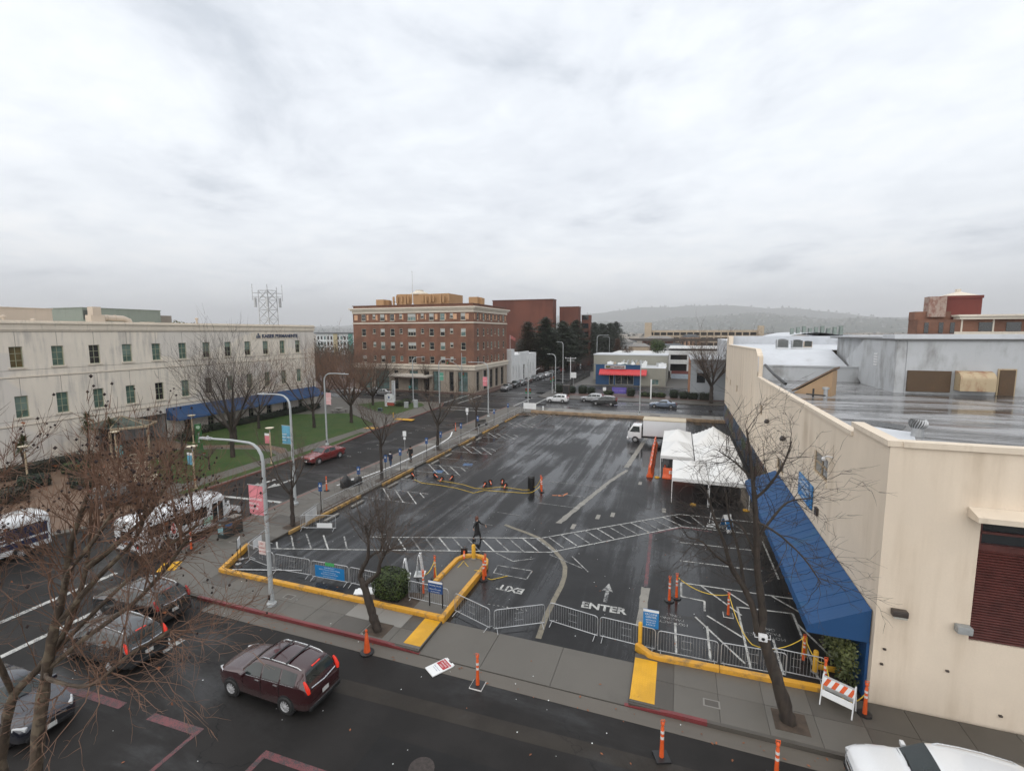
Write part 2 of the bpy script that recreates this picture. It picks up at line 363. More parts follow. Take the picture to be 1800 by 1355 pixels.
# kerbs and gutters
MB().strip([(-23.6, 17.07), (-12.0, 17.07)], .15, 0, .156).build('kerb', REDK, **S)
MB().add([(-12, 17.0, 0), (-12, 17.0, .156), (-12, 17.14, .156), (-12, 17.14, 0), (-10.3, 17.0, 0), (-10.3, 17.0, .03), (-10.3, 17.14, .03), (-10.3, 17.14, 0)],
         [(0, 1, 5, 4), (1, 2, 6, 5), (2, 3, 7, 6), (4, 5, 6, 7)]).build('kerb_ramp', REDK, **S)
MB().add([(.2, 17.0, 0), (.2, 17.0, .156), (.2, 17.14, .156), (.2, 17.14, 0), (-1.5, 17.0, 0), (-1.5, 17.0, .03), (-1.5, 17.14, .03), (-1.5, 17.14, 0)],
         [(0, 1, 5, 4), (1, 2, 6, 5), (2, 3, 7, 6), (4, 5, 6, 7)]).build('kerb_ramp', REDK, **S)
MB().strip([(.2, 17.07), (1.4, 17.07)], .15, 0, .156).build('kerb', REDK, **S)
MB().strip([(1.4, 17.07), (60, 17.07)], .15, 0, .155).build('kerb', CONC_D, **S)
MB().strip([(p[0]*1.0+.0, p[1]) for p in arc[::-1][:-1]]+[(-30.1, 22.5), (-30.1, 84.0)], .15, 0, .156).build('kerb', REDF, **S)
g = MB().box(-22.5, 16.3, -.02, 60, 16.98, .008).build('gutter', GUT, **S)
MB().box(-30.75, 23, -.02, -30.18, 80, .008).build('gutter', GUT, **S)
# tactile ramps
for q, nm in (([(-11.25, 17.3), (-10.4, 17.3), (-10.4, 19.25), (-11.25, 19.25)], 'kerb_ramp_plate'), ([(-1.33, 17.25), (-.42, 17.25), (-.42, 19.7), (-1.33, 19.7)], 'kerb_ramp_plate'),
              ([(-28.35, 18.1), (-27.55, 18.65), (-28.25, 19.65), (-29.05, 19.0)], 'kerb_ramp_plate'), ([(-42.7, 64.9), (-39.5, 64.9), (-39.6, 66.1), (-42.9, 66.1)], 'kerb_ramp_plate'), ([(-43.0, 57.4), (-41.3, 57.6), (-41.3, 58.6), (-42.8, 58.4)], 'kerb_ramp_plate')):
    zz = .158 if q[0][0] > -40 else .162
    b = MB().prism(q, zz-.03, zz)
    o = b.build(nm, YEL, **S)
    if q[0][0] > -12:                    # truncated domes on the two near plates
        d = MB(); x0, y0 = q[0]; x1, y1 = q[2]
        for i in range(9):
            for j in range(20):
                x = x0+(x1-x0)*(i+.5)/9; y = y0+(y1-y0)*(j+.5)/20
                d.box(x-.022, y-.022, zz, x+.022, y+.022, zz+.005)
        dm = d.build('tactile_domes', YEL, o); dm['kind'] = 'stuff'
# ---- road markings
for a, b, wd, m in [((-30.8, 8.0), (-30.8, 17.5), .3, WHT), ((-27.45, 8.0), (-27.45, 16.4), .3, WHT), ((-39.3, 29.2), (-30.8, 29.85), .38, WHT),
                    ((-23.6, 10.66), (-19.4, 10.8), .32, REDP), ((-17.9, 10.8), (-15.5, 10.88), .32, REDP), ((-15.6, 10.95), (-15.55, 8.0), .16, REDP),
                    ((-12.62, 9.0), (-12.62, 11.0), .2, REDP), ((-12.7, 10.95), (-10.0, 11.0), .26, REDP)]:
    line(road, a, b, wd, m, .006)
for a, b, wd in [((-29.4, 84.6), (-29.4, 97.2), .3), ((-26.2, 84.6), (-26.2, 97.2), .3), ((-44.2, 84.6), (-44.2, 97.2), .3), ((-41.0, 84.6), (-41.2, 97.2), .3)]:
    line(road, a, b, wd, WHT, .010)
for a, b, wd in [((-40.5, 80.4), (-30.3, 80.4), .3), ((-39.5, 77.6), (-30.3, 77.6), .35), ((-40, 99.8), (-29, 99.8), .3), ((-40, 102.9), (-29, 102.9), .3)]:
    line(road, a, b, wd, WHT, .009)
text('2', 2.0, WHT, 'painted_numeral', road, (-21.0, 13.4, .008), (0, 1, 0), (-1, 0, 0), 0, stretch=1.1, bold=.05)
def arrow(p, d, L, wd, m, z, parent):
    p = Vector(p); d = Vector(d).normalized(); n = Vector((-d.y, d.x)); q = lambda a, b: ((p+d*a+n*b).x, (p+d*a+n*b).y, z)
    mb = MB().poly([q(0, -wd*.16), q(L*.6, -wd*.16), q(L*.6, wd*.16), q(0, wd*.16)]).poly([q(L*.55, -wd*.5), q(L, 0), q(L*.55, wd*.5), q(L*.63, 0)])
    return mb.build('painted_arrow', m, parent)
arrow((-36.2, 34.8), (-.1, -1), 3.0, 1.1, WHT, .006, road); arrow((-34.6, 35.2), (-.1, -1), 3.0, 1.0, WHT, .006, road)
dots = MB(); r2 = random.Random(9)
for i in range(11):                     # raised lane dots on the side street
    y = 44+i*1.9; x = -35.2-(i*.02)
    for k in (0, 1): dots.box(x+k*.3-.06, y-.06, 0, x+k*.3+.06, y+.06, .02)
dots.build('lane_dots', WHT, road)['kind'] = 'stuff'
dots = MB()
for i in range(34):
    x = -27+i*1.0+r2.uniform(-.1, .1); dots.box(x, 90.0, .005, x+.13, 90.12, .025)
for i in range(20):
    x = -24+i*1.6; dots.box(x, 93.9, .005, x+.13, 94.02, .025)
dots.build('lane_dots', WHT, road)['kind'] = 'stuff'
line(road, (-37.5, 139), (-31, 139.4), .3, WHT, .01); line(road, (-37.5, 156), (-31, 156.4), .5, WHT, .01)
for q, m_ in (([(-12.5, 14.0), (3, 14.5), (3, 15.1), (-12.5, 14.7)], asphalt('brown_road_repair', (.03, .026, .022), (.018, .016, .015), (.3, .3, .3), .46, .7, .55, .25)), ([(-9.5, 11.2), (-4.2, 11.3), (-4.3, 13.0), (-9.4, 12.9)], asphalt('dark_road_repair', (.013, .0125, .0125), (.009, .009, .009), (.3, .3, .3), .46, .7, .5, .22)), ([(-37.5, 45), (-34.6, 45), (-34.9, 58), (-37.6, 58)], asphalt('dark_street_repair', (.015, .0145, .0145), (.01, .01, .01), (.3, .3, .3), .46, .7, .5, .22))):
    MB().poly([(x, y, .003) for x, y in q]).build('road_repair', m_, road)
# ---- lot markings
P = lot; Z = .018
line(P, (-25.2, 22.75), (-7.25, 28.35), .1, WHT); line(P, (-19.6, 26.5), (-8.5, 30.15), .1, WHT)
line(P, (-7.3, 28.35), (.6, 35.35), .1, WHT); line(P, (-8.5, 30.15), (.4, 37.75), .1, WHT)
line(P, (.4, 37.75), (5.8, 37.9), .1, WHT); line(P, (.6, 35.35), (5.8, 35.6), .1, WHT)
line(P, (-19.6, 26.5), (-18.9, 27.3), .12, WHT2)
hs = [(-25.15, 23.8, -24.3, 23.05), (-25.0, 24.95, -23.2, 23.3), (-24.2, 25.5, -22.1, 23.65), (-22.9, 25.7, -21.0, 23.95), (-21.4, 26.0, -19.9, 24.4)]
for i in range(12):
    t = i/11; x = -18.7+t*9.9; y = 26.75+t*3.3; hs.append((x, y, x+1.6, y-1.55))
for i in range(12):
    t = (i+.6)/12.2; x = -8.5+t*8.9; y = 30.15+t*7.6; hs.append((x, y, x+1.38, y-1.32))
for i in range(3): x = 1.2+i*1.3; hs.append((x, 37.75, x+1.1, 35.5))
for i, (a, b, c, d) in enumerate(hs): line(P, (a, b), (c, d), .1, WHT2 if i % 3 else WHT)
cur = [(-11.6, 31.5), (-10.6, 31.05), (-9.6, 30.65), (-8.55, 30.1), (-7.75, 29.3), (-7.05, 28.5), (-6.4, 27.6), (-6.0, 26.7), (-5.8, 25.7), (-5.72, 24.6), (-5.76, 23.3), (-5.78, 21.6), (-5.66, 19.75)]
on(P, MB().strip(cur, .27, Z+.001, Z), 'painted_curve', TANP)
def ragged(pts, m, seed, name='pale_repair_patch'):
    rr = random.Random(seed); out = []
    for i in range(len(pts)):
        a, b = pts[i], pts[(i+1) % len(pts)]; n = max(2, int((Vector(a)-Vector(b)).length/.35))
        out += [(a[0]+(b[0]-a[0])*k/n+rr.uniform(-.045, .045), a[1]+(b[1]-a[1])*k/n+rr.uniform(-.05, .05), Z+.002) for k in range(n)]
    return on(P, MB().poly(out), name, m)
ragged([(-1.55, 25.9), (-1.08, 25.9), (-1.12, 22.2), (-1.5, 22.2)], PALE, 2)
ragged([(-8.2, 33.0), (-7.75, 33.0), (-5.6, 44), (-4.4, 48.5), (-4.75, 48.6), (-6.0, 44)], PALE, 5); ragged([(-5.0, 49.5), (-4.5, 49.5), (-3.1, 70), (-3.6, 70)], PALE, 3)
line(P, (-1.42, 33.3), (-1.3, 26.0), .2, REDP); line(P, (-1.4, 33.3), (.6, 35.2), .16, REDP); line(P, (.6, 35.2), (2.6, 35.0), .16, REDP)
for a, b in [((.52, 32.54), (5.0, 32.8)), ((.49, 29.82), (5.06, 30.04)), ((.55, 27.09), (6.29, 27.28)), ((3.22, 25.49), (5.8, 25.76)), ((3.25, 25.5), (3.28, 20.75)), ((5.8, 25.76), (5.78, 20.95)),
             ((.55, 27.09), (.55, 25.6)), ((.55, 25.6), (1.7, 25.53)), ((1.7, 25.53), (1.66, 24.56)), ((1.6, 27.08), (3.37, 24.77)), ((2.76, 27.1), (3.84, 25.78)), ((5.03, 27.27), (6.3, 25.85)),
             ((5.81, 24.88), (6.98, 21.89)), ((5.72, 34.47), (5.78, 29.28)), ((.27, 23.05), (.33, 20.64)), ((1.71, 23.26), (1.72, 20.78)), ((4.5, 23.2), (4.5, 20.8)), ((1.75, 24.2), (3.2, 22.9)), ((1.2, 23.9), (3.1, 21.0))]:
    line(P, a, b, .1, WHT)
for a, b in [((-9.89, 25.61), (-7.74, 25.65)), ((-7.74, 25.65), (-7.76, 24.61)), ((-7.76, 24.61), (-9.8, 24.68)), ((-9.8, 24.68), (-9.89, 25.61)), ((-10.6, 27.1), (-9.2, 26.4)), ((-9.2, 26.4), (-8, 27.2)), ((-5.9, 28.2), (-4.6, 26.6)), ((-7.3, 28), (-5, 26.9))]:
    line(P, a, b, .08, WHT2)
for y0, y1 in ((33.15, 35.62), (41.4, 43.95), (49.9, 52.5), (58.2, 60.8), (66.5, 69.0)):            # access aisles on the left
    line(P, (-25.1, y0), (-20.2, y0), .1, WHT2); line(P, (-25.1, y1), (-20.2, y1), .1, WHT2)
    for i in range(4): x = -24.8+i*1.25; line(P, (x, y1), (x+2.35 if i < 3 else x+1, y0 if i < 3 else y1-1), .1, WHT)
for y in (38.6, 46.7, 55.2, 63.6, 72.2): line(P, (-24.9, y), (-20.4, y), .09, WHT2)
for i in range(6): line(P, (-24.5+i*.9, 78.3), (-23.2+i*.9, 76.2), .1, WHT2)
for x, y, wx in ((-11.2, 42.4, 5.5), (-10.5, 36.6, 3.3), (-13.0, 33.6, 2.0), (-9.2, 39.3, 2), (-14, 31.2, 1.6)): line(P, (x, y), (x+wx, y-.1), .08, WHT2)
for x, y in ((-4.4, 36.0), (-.7, 38.2), (-5.4, 35.2), (-3.0, 44.6), (-6.8, 32.8)): on(P, MB().obox((x, y, Z), (.3, .9, .002)), 'painted_mark', PALE)
for x, y in ((-22.6, 41.9), (-20.8, 45.2)): on(P, MB().obox((x, y, Z), (1.0, .9, .002), .2), 'painted_mark', BLUEP)
arrow((-9.9, 38.75), (1, .25), .9, .35, ORGP, Z+.001, P); arrow((-9.0, 38.9), (.25, 1), .9, .35, ORGP, Z+.001, P)
text('EXIT', .74, WHT, 'painted_word', P, (-7.5, 23.55, Z), (-1, .03, 0), (-.05, -1, 0), 0, bold=.022)
text('ENTER', .76, WHT, 'painted_word', P, (-4.33, 22.9, Z), (1, .03, 0), (-.03, 1, 0), 0, bold=.024)
arrow((-3.2, 23.75), (-.03, 1), 1.95, .6, WHT2, Z, P)
for ox, oy in ((.85, 23.1), (5.05, 23.4)):
    for k, s_ in enumerate(('MOTORCYCLE', 'PARKING', 'ONLY')):
        text(s_, .27, WHT2, 'painted_word', P, (ox-.16*k, oy+.33*k, Z), (-1, .0, 0), (0, -1, 0), 0, stretch=1.15)
for i in range(9): line(P, (-8.9+i*.25, 21.6+.02*i), (-8.78+i*.25, 21.6), .06, WHT2)
# wheel stops
for i, y in enumerate((28.4, 31.5, 36.6, 39.6, 44.7, 47.9, 53.6, 56.6)):
    MB().box(-.12, -.75, 0, .12, .75, .13).build('wheel_stop', CONC_L, loc=(-24.45, y, .014), bevel=.03, label='low concrete wheel stop in the row beside the side street, %s from the street corner' % ('first', 'second', 'third', 'fourth', 'fifth', 'sixth', 'seventh', 'eighth')[i], cat='wheel stop', group='wheel stops in the lot')
# ---- raised yellow edging of the lot
yw = [((-24.9, 19.42), (-10.45, 19.42)), ]
o = MB().strip([(-26.2, 22.5), (-24.85, 19.45), (-24.2, 19.42), (-17.5, 19.42)], .25, 0, .34).strip([(-17.48, 19.42), (-14, 19.42)], .25, 0, .345).strip([(-13.98, 19.42), (-10.4, 19.42), (-10.42, 21), (-10.42, 25.0), (-10.6, 25.5), (-11.0, 25.85), (-11.6, 25.9), (-12.1, 25.6), (-12.35, 25.1), (-12.35, 22.3)], .25, 0, .34)
o.build('yellow_edging_wall', YELK, bevel=.02, label='low yellow painted edging wall round the front of the lot and its island', cat='wall')
MB().prism([(-12.25, 19.55), (-10.5, 19.55), (-10.55, 25.1), (-11.1, 25.75), (-11.8, 25.7), (-12.25, 25.2)], 0, .17).build('traffic_island', CONC, **S)
MB().prism([(-16.2, 19.55), (-12.26, 19.55), (-12.3, 21.3), (-13, 21.2), (-16, 20.3)], 0, .10).build('planting_bed', SOIL, **S)
o = MB().strip([(-1.32, 20.45), (-.75, 19.95), (-.3, 19.9), (2.0, 19.98)], .25, 0, .34).strip([(2.02, 19.98), (5.75, 20.08)], .25, 0, .34)
o.build('yellow_edging_wall', YELK, bevel=.02, label='low yellow painted edging wall right of the lot entrance, under the barricades', cat='wall')
for i, (a, b) in enumerate(((25.05, 33.0), (36.2, 41.6), (44.3, 50.2), (52.3, 57.2), (60, 66), (69, 75.5))):
    e = MB().strip([(-25.28, a), (-25.28, b)], .17, 0, .24)
    e.build('yellow_kerb_strip', YELF, bevel=.02, label='yellow kerb strip on the lot\'s street side, %s from the street corner' % ('first', 'second', 'third', 'fourth', 'fifth', 'sixth')[i], cat='kerb', group='yellow kerb strips')
    MB().box(-26.2, a+.3, .153, -25.4, b-.3, .158).build('planting_strip', SOIL, **S)
MB().strip([(-24.0, 78.7), (7.0, 78.75)], .35, 0, .5).build('low_back_wall', mat('tan_low_wall', (.27, .19, .12), .8, .3, 1.5, bump=.3), bevel=.03, label='low tan wall closing the far end of the lot', cat='wall')
# tree pits
for x, y in ((-12.9, 17.75), (4.2, 18.0), (-25.85, 26.0), (-26.1, 37.3), (-26.6, 49.4), (-27, 61.7)):
    MB().prism([(x-.55, y-.5), (x+.55, y-.5), (x+.55, y+.5), (x-.55, y+.5)], .12, .160).build('tree_pit', SOIL, **S)
# manhole, drain covers, valve boxes
IRON = mat('cast_iron', (.05, .04, .036), .5, .4, 8, metal=.4, bump=.5)
mh = MB().lathe((0, 0, 0), [(.42, 0), (.42, .012), (.4, .014), (0, .014)], 28)
mh.build('manhole_cover', IRON, loc=(-7.4, 12.2, .002), label='round iron manhole cover in the asphalt at the bottom of the picture', cat='manhole cover', smooth=True)
for i, (x, y) in enumerate(((1.6, 18.0), (-19.0, 18.6), (-27.6, 22.7), (-27.4, 27.6), (-27.3, 30.2))):
    e = thing('utility_box_cover', 'pale framed utility cover set in the pavement slabs, %s' % ('below the lot entrance sign', 'beside the near street lamp', 'beside the dark waste bins', 'behind the kerb opposite the banner lamp', 'opposite the folding barricade')[i], 'cover', (x, y, .153))
    MB().box(-.3, -.2, 0, .3, .2, .006).build('frame', CONC_L, e); MB().box(-.24, -.15, .002, .24, .15, .009).build('lid', CONC_D, e)
# ---- block left of the side street: lawns, paths, drive
KG = [(-64.3, 17.3), (-41.5, 17.3), (-39.6, 21), (-39.55, 28), (-39.7, 47), (-41.05, 57.4), (-41.4, 71), (-42.1, 80), (-43.5, 83.4), (-46, 84.2), (-130, 84.2), (-130, 17.3)]
kb = MB().prism(KG, -.05, .14).build('garden_pavement', CONC, **S)
MB().strip(KG[2:10], .18, 0, .158).build('kerb', REDF, **S)
def patch(pts, z, m, name): return MB().poly([(x, y, z) for x, y in pts]).build(name, m, kind='structure')
patch([(-63.5, 20), (-43.2, 20), (-43.0, 29), (-46.5, 29.5), (-52, 33.5), (-56.4, 38), (-56.8, 40.2), (-63.5, 41.5)], .146, BROWNP, 'brown_paving')
patch([(-42.95, 30.4), (-42.85, 41.3), (-44.6, 42.2), (-47.6, 42.6), (-52, 41.3), (-56.5, 39.3), (-56.0, 36.6), (-52, 33.3), (-47, 30.6)], .152, GRASS, 'lawn')
patch([(-42.9, 43.0), (-43.3, 60.6), (-53.4, 67.5), (-62.3, 63.5), (-62.3, 43.2), (-56.6, 41.6), (-52, 43.6), (-47.6, 44.9), (-44.5, 44.3)], .152, GRASS, 'lawn')
patch([(-64.1, 41.6), (-56.8, 40.2), (-52, 42.1), (-47.6, 43.4), (-44.5, 42.9), (-43, 42), (-43.0, 42.8), (-44.5, 44.1), (-47.6, 44.7), (-52, 43.4), (-56.6, 41.4), (-64.1, 43)], .148, BROWNP, 'garden_path')
patch([(-39.95, 28.4), (-39.95, 46.5), (-41.0, 55), (-41.6, 55), (-41.0, 46.5), (-40.9, 28.4)], .152, GRASS, 'grass_verge')
patch([(-46.2, 68.1), (-58.6, 76.3), (-56.5, 81.5), (-47.5, 82.0), (-45.5, 79.5), (-45.3, 69.2)], .152, GRASS, 'lawn')
MB().strip([(-45.3, 69.1), (-46.2, 68.0), (-58.8, 76.3)], .18, .1, .27).build('lawn_edging', CONC, **S)
MB().strip([(-43.3, 60.7), (-53.4, 67.6)], .18, .1, .25).build('lawn_edging', CONC, **S)
patch([(-41.6, 19), (-39.9, 21.5), (-39.85, 27.5), (-43.1, 28.7), (-43.1, 19)], .150, BROWNP, 'brown_paving')
# ---- hotel block and grill block
hb = MB().prism([(-41.2, 99.2), (-42.0, 97.9), (-43.6, 97.5), (-130, 97.5), (-130, 300), (-41.2, 300)], -.05, .14).build('hotel_pavement', BRICKP, **S)
gb = MB().prism([(-28.7, 99.4), (-27.6, 98.0), (-26, 97.5), (95, 97.5), (95, 300), (-28.7, 300)], -.05, .14).build('grill_pavement', CONC_D, **S)
patch([(-24.5, 107.5), (60, 107.5), (60, 123.8), (-24.5, 124)], .148, A_FAR, 'grill_forecourt')
patch([(-25, 102.6), (60, 102.6), (60, 107.4), (-25, 107.4)], .152, BRICKP, 'planting_strip')
MB().box(-24, 123.9, .1, -1, 126.2, .24).build('grill_step', CONC, **S)
# ---------------------------------------------------------------- buildings
G_GREEN = glass('green_pane', (.085, .14, .115), .14); G_DARK = glass('dark_pane', (.014, .017, .02), .07); G_BLIND = glass('blind_pane', (.13, .16, .155), .2); G_TEAL = glass('teal_pane', (.10, .16, .155), .15)
class Face:
    """a wall plane: origin (x,y), local x along the wall, +y into the wall; rz turns it"""
    def __init__(s, o, rz): s.o = o; s.rz = rz; s.c, s.s = math.cos(rz), math.sin(rz)
    def p(s, u, off, z): return (s.o[0]+s.c*u+s.s*off, s.o[1]+s.s*u-s.c*off, z)       # off = outward
    def wall(s, mb, u0, u1, z0, z1, ops, depth=.18):
        us = sorted({u0, u1} | {q for o in ops for q in o[:2] if u0 < q < u1}); zs = sorted({z0, z1} | {q for o in ops for q in o[2:4] if z0 < q < z1})
        for i in range(len(us)-1):
            for j in range(len(zs)-1):
                cu, cz = (us[i]+us[i+1])/2, (zs[j]+zs[j+1])/2
                if any(o[0] < cu < o[1] and o[2] < cz < o[3] for o in ops): continue
                mb.quad(s.p(us[i], 0, zs[j]), s.p(us[i+1], 0, zs[j]), s.p(us[i+1], 0, zs[j+1]), s.p(us[i], 0, zs[j+1]))
        for a, b, c, d in [o[:4] for o in ops]:
            for (ua, za), (ub, zb) in (((a, c), (b, c)), ((b, c), (b, d)), ((b, d), (a, d)), ((a, d), (a, c))):
                mb.quad(s.p(ua, 0, za), s.p(ub, 0, zb), s.p(ub, -depth, zb), s.p(ua, -depth, za))
        return mb
    def bar(s, mb, u0, u1, z0, z1, o0, o1):
        P = [s.p(u, o, z) for z in (z0, z1) for (u, o) in ((u0, o1), (u1, o1), (u1, o0), (u0, o0))]
        return mb.add(P, [(3, 2, 1, 0), (4, 5, 6, 7), (0, 1, 5, 4), (1, 2, 6, 5), (2, 3, 7, 6), (3, 0, 4, 7)])
_wm = {}
def window_mesh(w_, h, nx, nz, fw, mw, m):
    k = (round(w_, 2), round(h, 2), nx, nz, fw, mw, m.name)
    if k not in _wm:
        b = MB(); b.box(0, 0, 0, fw, .09, h).box(w_-fw, 0, 0, w_, .09, h).box(fw, 0.001, 0, w_-fw, .09, fw).box(fw, .001, h-fw, w_-fw, .09, h)
        for i in range(1, nx): x = w_*i/nx; b.box(x-mw/2, .012, fw, x+mw/2, .08, h-fw)
        for j in range(1, nz): z = h*j/nz; b.box(fw, .014, z-mw/2, w_-fw, .078, z+mw/2)
        _wm[k] = b.mesh('window', m)
    return _wm[k]
_pm = {}
def pane_mesh(w_, h, m):
    k = (round(w_, 2), round(h, 2), m.name)
    if k not in _pm: _pm[k] = MB().box(.02, .045, .02, w_-.02, .055, h-.02).mesh('pane', m)
    return _pm[k]
def window(F, parent, op, nx, nz, m, gm, fw=.06, mw=.04, recess=.14, sill=None, sm=None, blind=None):
    w_, h = op[1]-op[0], op[3]-op[2]; pos = F.p(op[0], -recess, op[2])
    wi = put('window', window_mesh(w_, h, nx, nz, fw, mw, m), parent, True, pos, F.rz)
    pa = put('pane', pane_mesh(w_, h, gm), wi)
    if blind:
        put('blind', MB().box(.05, .035, h*(1-blind[0]), w_-.05, .043, h-.05).mesh('blind', blind[1]), wi)
    if sill:
        b = MB(); b.box(-sill[0], -recess-sill[1], -sill[2], w_+sill[0], -recess+.02, 0); put('sill', b.mesh('sill', sm), wi)
    return wi
rb = random.Random(21)
# ================= long cream clinic building on the left
KW = weathered('cream_stucco_weathered', (.74, .67, .575), (.41, .38, .35), .8, (1.5, 1.5, .16), 1.1, .85, patch=(.63, .59, .545), bump=.2, lo=.46, hi=.68)
KT = weathered('cream_trim_weathered', (.68, .605, .505), (.27, .245, .215), .7, (2, 2, .5), 1.4, .85, bump=.2)
KF = mat('olive_window_frame', (.30, .31, .21), .5, .15); KJ = mat('dark_joint_line', (.12, .10, .085), .9, .2)  # second material: thin dark lines along the wall joints
BLUE = weathered('blue_awning_canvas', (.008, .050, .145), (.018, .06, .11), .7, (.6, .6, .6), 1.6, .55, bump=.15)
K = thing('clinic_building', 'long three-storey cream building with blue awning and rows of small square-paned windows', 'building', (-80, 45, 0))
F = Face((-64.2, 8.0), R(90)); u = lambda y: y-8.0
y3 = [28.95-3.5*k for k in (5, 4, 3, 2, 1)]+[28.95+3.494*k for k in range(12)]
ops = [(u(y), u(y+1.1), 10.5, 12.65) for y in y3]+[(u(y), u(y+1.1), 5.3, 7.55) for y in y3]
gy = [46.4+3.5*k for k in range(7)]
gops = [(u(y), u(y+1.05), .35, 2.35) for y in gy]; ent = (u(36.1), u(44.0), -.1, 3.42)
mb = MB(); F.wall(mb, 0, u(72.0), -.1, 14.35, ops+gops+[ent], .22)
mb.quad((-64.2, 72, -.1), (-105, 72, -.1), (-105, 72, 14.35), (-64.2, 72, 14.35)).quad((-64.2, 8, -.1), (-105, 8, -.1), (-105, 8, 14.35), (-64.2, 8, 14.35))
mb.build('wall', KW, K, True)
pr = MB().box(-105, 7.9, 14.35, -64.05, 72.15, 15.0); pr.box(-105, 7.75, 15.0, -63.9, 72.3, 15.16).box(-105, 7.9, 15.16, -64.1, 72.1, 15.34)
pr.build('parapet', KT, K, True)
tr = MB()
for z, h, o in ((14.2, .12, .05), (9.45, .14, .06), (4.45, .14, .06)): F.bar(tr, 0, u(72.02), z, z+h, 0, o)
tr.build('string_course', KT, K, True)
jn = MB()
for z in (14.16, 9.42, 10.22, 5.02, 4.42): F.bar(jn, 0, u(72.0), z-.03, z, 0, .008)
for y in y3:
    F.bar(jn, u(y+.54), u(y+.57), 12.66, 14.15, 0, .006); F.bar(jn, u(y+.54), u(y+.57), 7.56, 9.4, 0, .006)
o = jn.build('joint_lines', KJ, K, True); o['kind'] = 'stuff'
for i, op in enumerate(ops):
    k = i % len(y3); gm = G_GREEN if rb.random() > (.3 if i < len(y3) else .1) else G_DARK
    if i == 5: gm = glass('amber_pane', (.10, .075, .03), .15)
    window(F, K, op, 2, 3, KF, gm, .06, .05, .18, (.16, .12, .16), KT, blind=(rb.choice((.35, .6, .66)), mat('green_blind', (.15, .21, .18), .6, .1)) if rb.random() > .55 else None)
for op in gops: window(F, K, op, 2, 2, KF, G_DARK, .06, .05, .18, (.08, .08, .1), KT)
# blue awning of the clinic
aw = MB(); y0, y1 = 44.0, 71.6
pts = lambda y: [(-64.15, y, 4.05), (-62.0, y, 2.75), (-61.9, y, 2.5), (-64.15, y, 2.5)]
a, b = pts(y0), pts(y1); aw.add(a+b, [(0, 1, 5, 4), (1, 2, 6, 5), (0, 1, 2, 3)[::-1], (4, 5, 6, 7)])
aw.build('awning', BLUE, K, True)
rbm = MB()
for i in range(1, 19): y = y0+(y1-y0)*i/19; rbm.tube([(-64.12, y, 4.05), (-61.99, y, 2.77)], .02, 4)
o = rbm.build('awning_seams', BLUE, K, True); o['kind'] = 'stuff'
# entrance recess with glazed porch
en = MB(); en.quad((-64.2-3.2, 36.1, -.1), (-67.4, 44, -.1), (-67.4, 44, 3.42), (-67.4, 36.1, 3.42)).quad((-64.2, 36.1, 3.42), (-64.2, 44, 3.42), (-67.4, 44, 3.42), (-67.4, 36.1, 3.42)).quad((-64.2, 36.1, -.1), (-67.4, 36.1, -.1), (-67.4, 36.1, 3.42), (-64.2, 36.1, 3.42)).quad((-64.2, 44, -.1), (-67.4, 44, -.1), (-67.4, 44, 3.42), (-64.2, 44, 3.42))
en.build('entrance_recess', mat('pale_grey_plaster', (.30, .31, .31), .8, .1), K, True)
MB().box(-67.35, 38.2, 0, -67.28, 40.2, 2.3).build('door', G_DARK, K, True); MB().box(-67.3, 41.6, 2.2, -67.2, 42.6, 2.6).build('notice', mat('red_sign', (.4, .03, .03), .5, .1), K, True)
PC = mat('tan_porch_metal', (.36, .29, .20), .5, .12)
cn = MB()
cor = [(-59.0, 34.2), (-57.2, 37.0), (-59.0, 39.2), (-64.1, 38.2), (-64.1, 34.4)]
for i in (0, 1): cn.tube([(cor[i][0], cor[i][1], 0), (cor[i][0], cor[i][1], 3.35)], .13, 8)
for i in range(4): cn.tube([cor[i]+(3.4,), cor[i+1]+(3.4,)], .16, 4)
pk = (-61.2, 36.8, 4.4)
for c in cor: cn.tube([c+(3.45,), pk], .06, 4)
cn.build('porch_frame', PC, K, True)
cg = MB()
for i in range(5): cg.add([cor[i]+(3.44,), cor[(i+1) % 5]+(3.44,), pk], [(0, 1, 2)])
cg.build('porch_glazing', glass('porch_glass', (.05, .07, .06), .08), K, True)
# name board
sb = MB(); F.bar(sb, u(58.3), u(67.1), 12.98, 13.98, 0, .05); sb.build('name_board', KT, K, True)
NAVY = mat('navy_letters', (.015, .035, .09), .4, .1)
text('KAISER PERMANENTE', .80, NAVY, 'lettering', K, (-64.12, 60.25, 13.18), (0, 1, 0), (0, 0, 1), .03, world=True, bold=.02)
lg = MB(); F.bar(lg, u(59.1), u(59.95), 13.15, 13.32, .05, .09)
for k in range(3): F.bar(lg, u(59.2+.27*k), u(59.36+.27*k), 13.32, 13.62+.12*(k == 1), .05, .09)
lg.lathe((-64.1, 59.52, 13.8), [(.0, -.02), (.13, -.02), (.13, .02), (0, .02)], 10, 'X'); lg.build('emblem', NAVY, K, True)
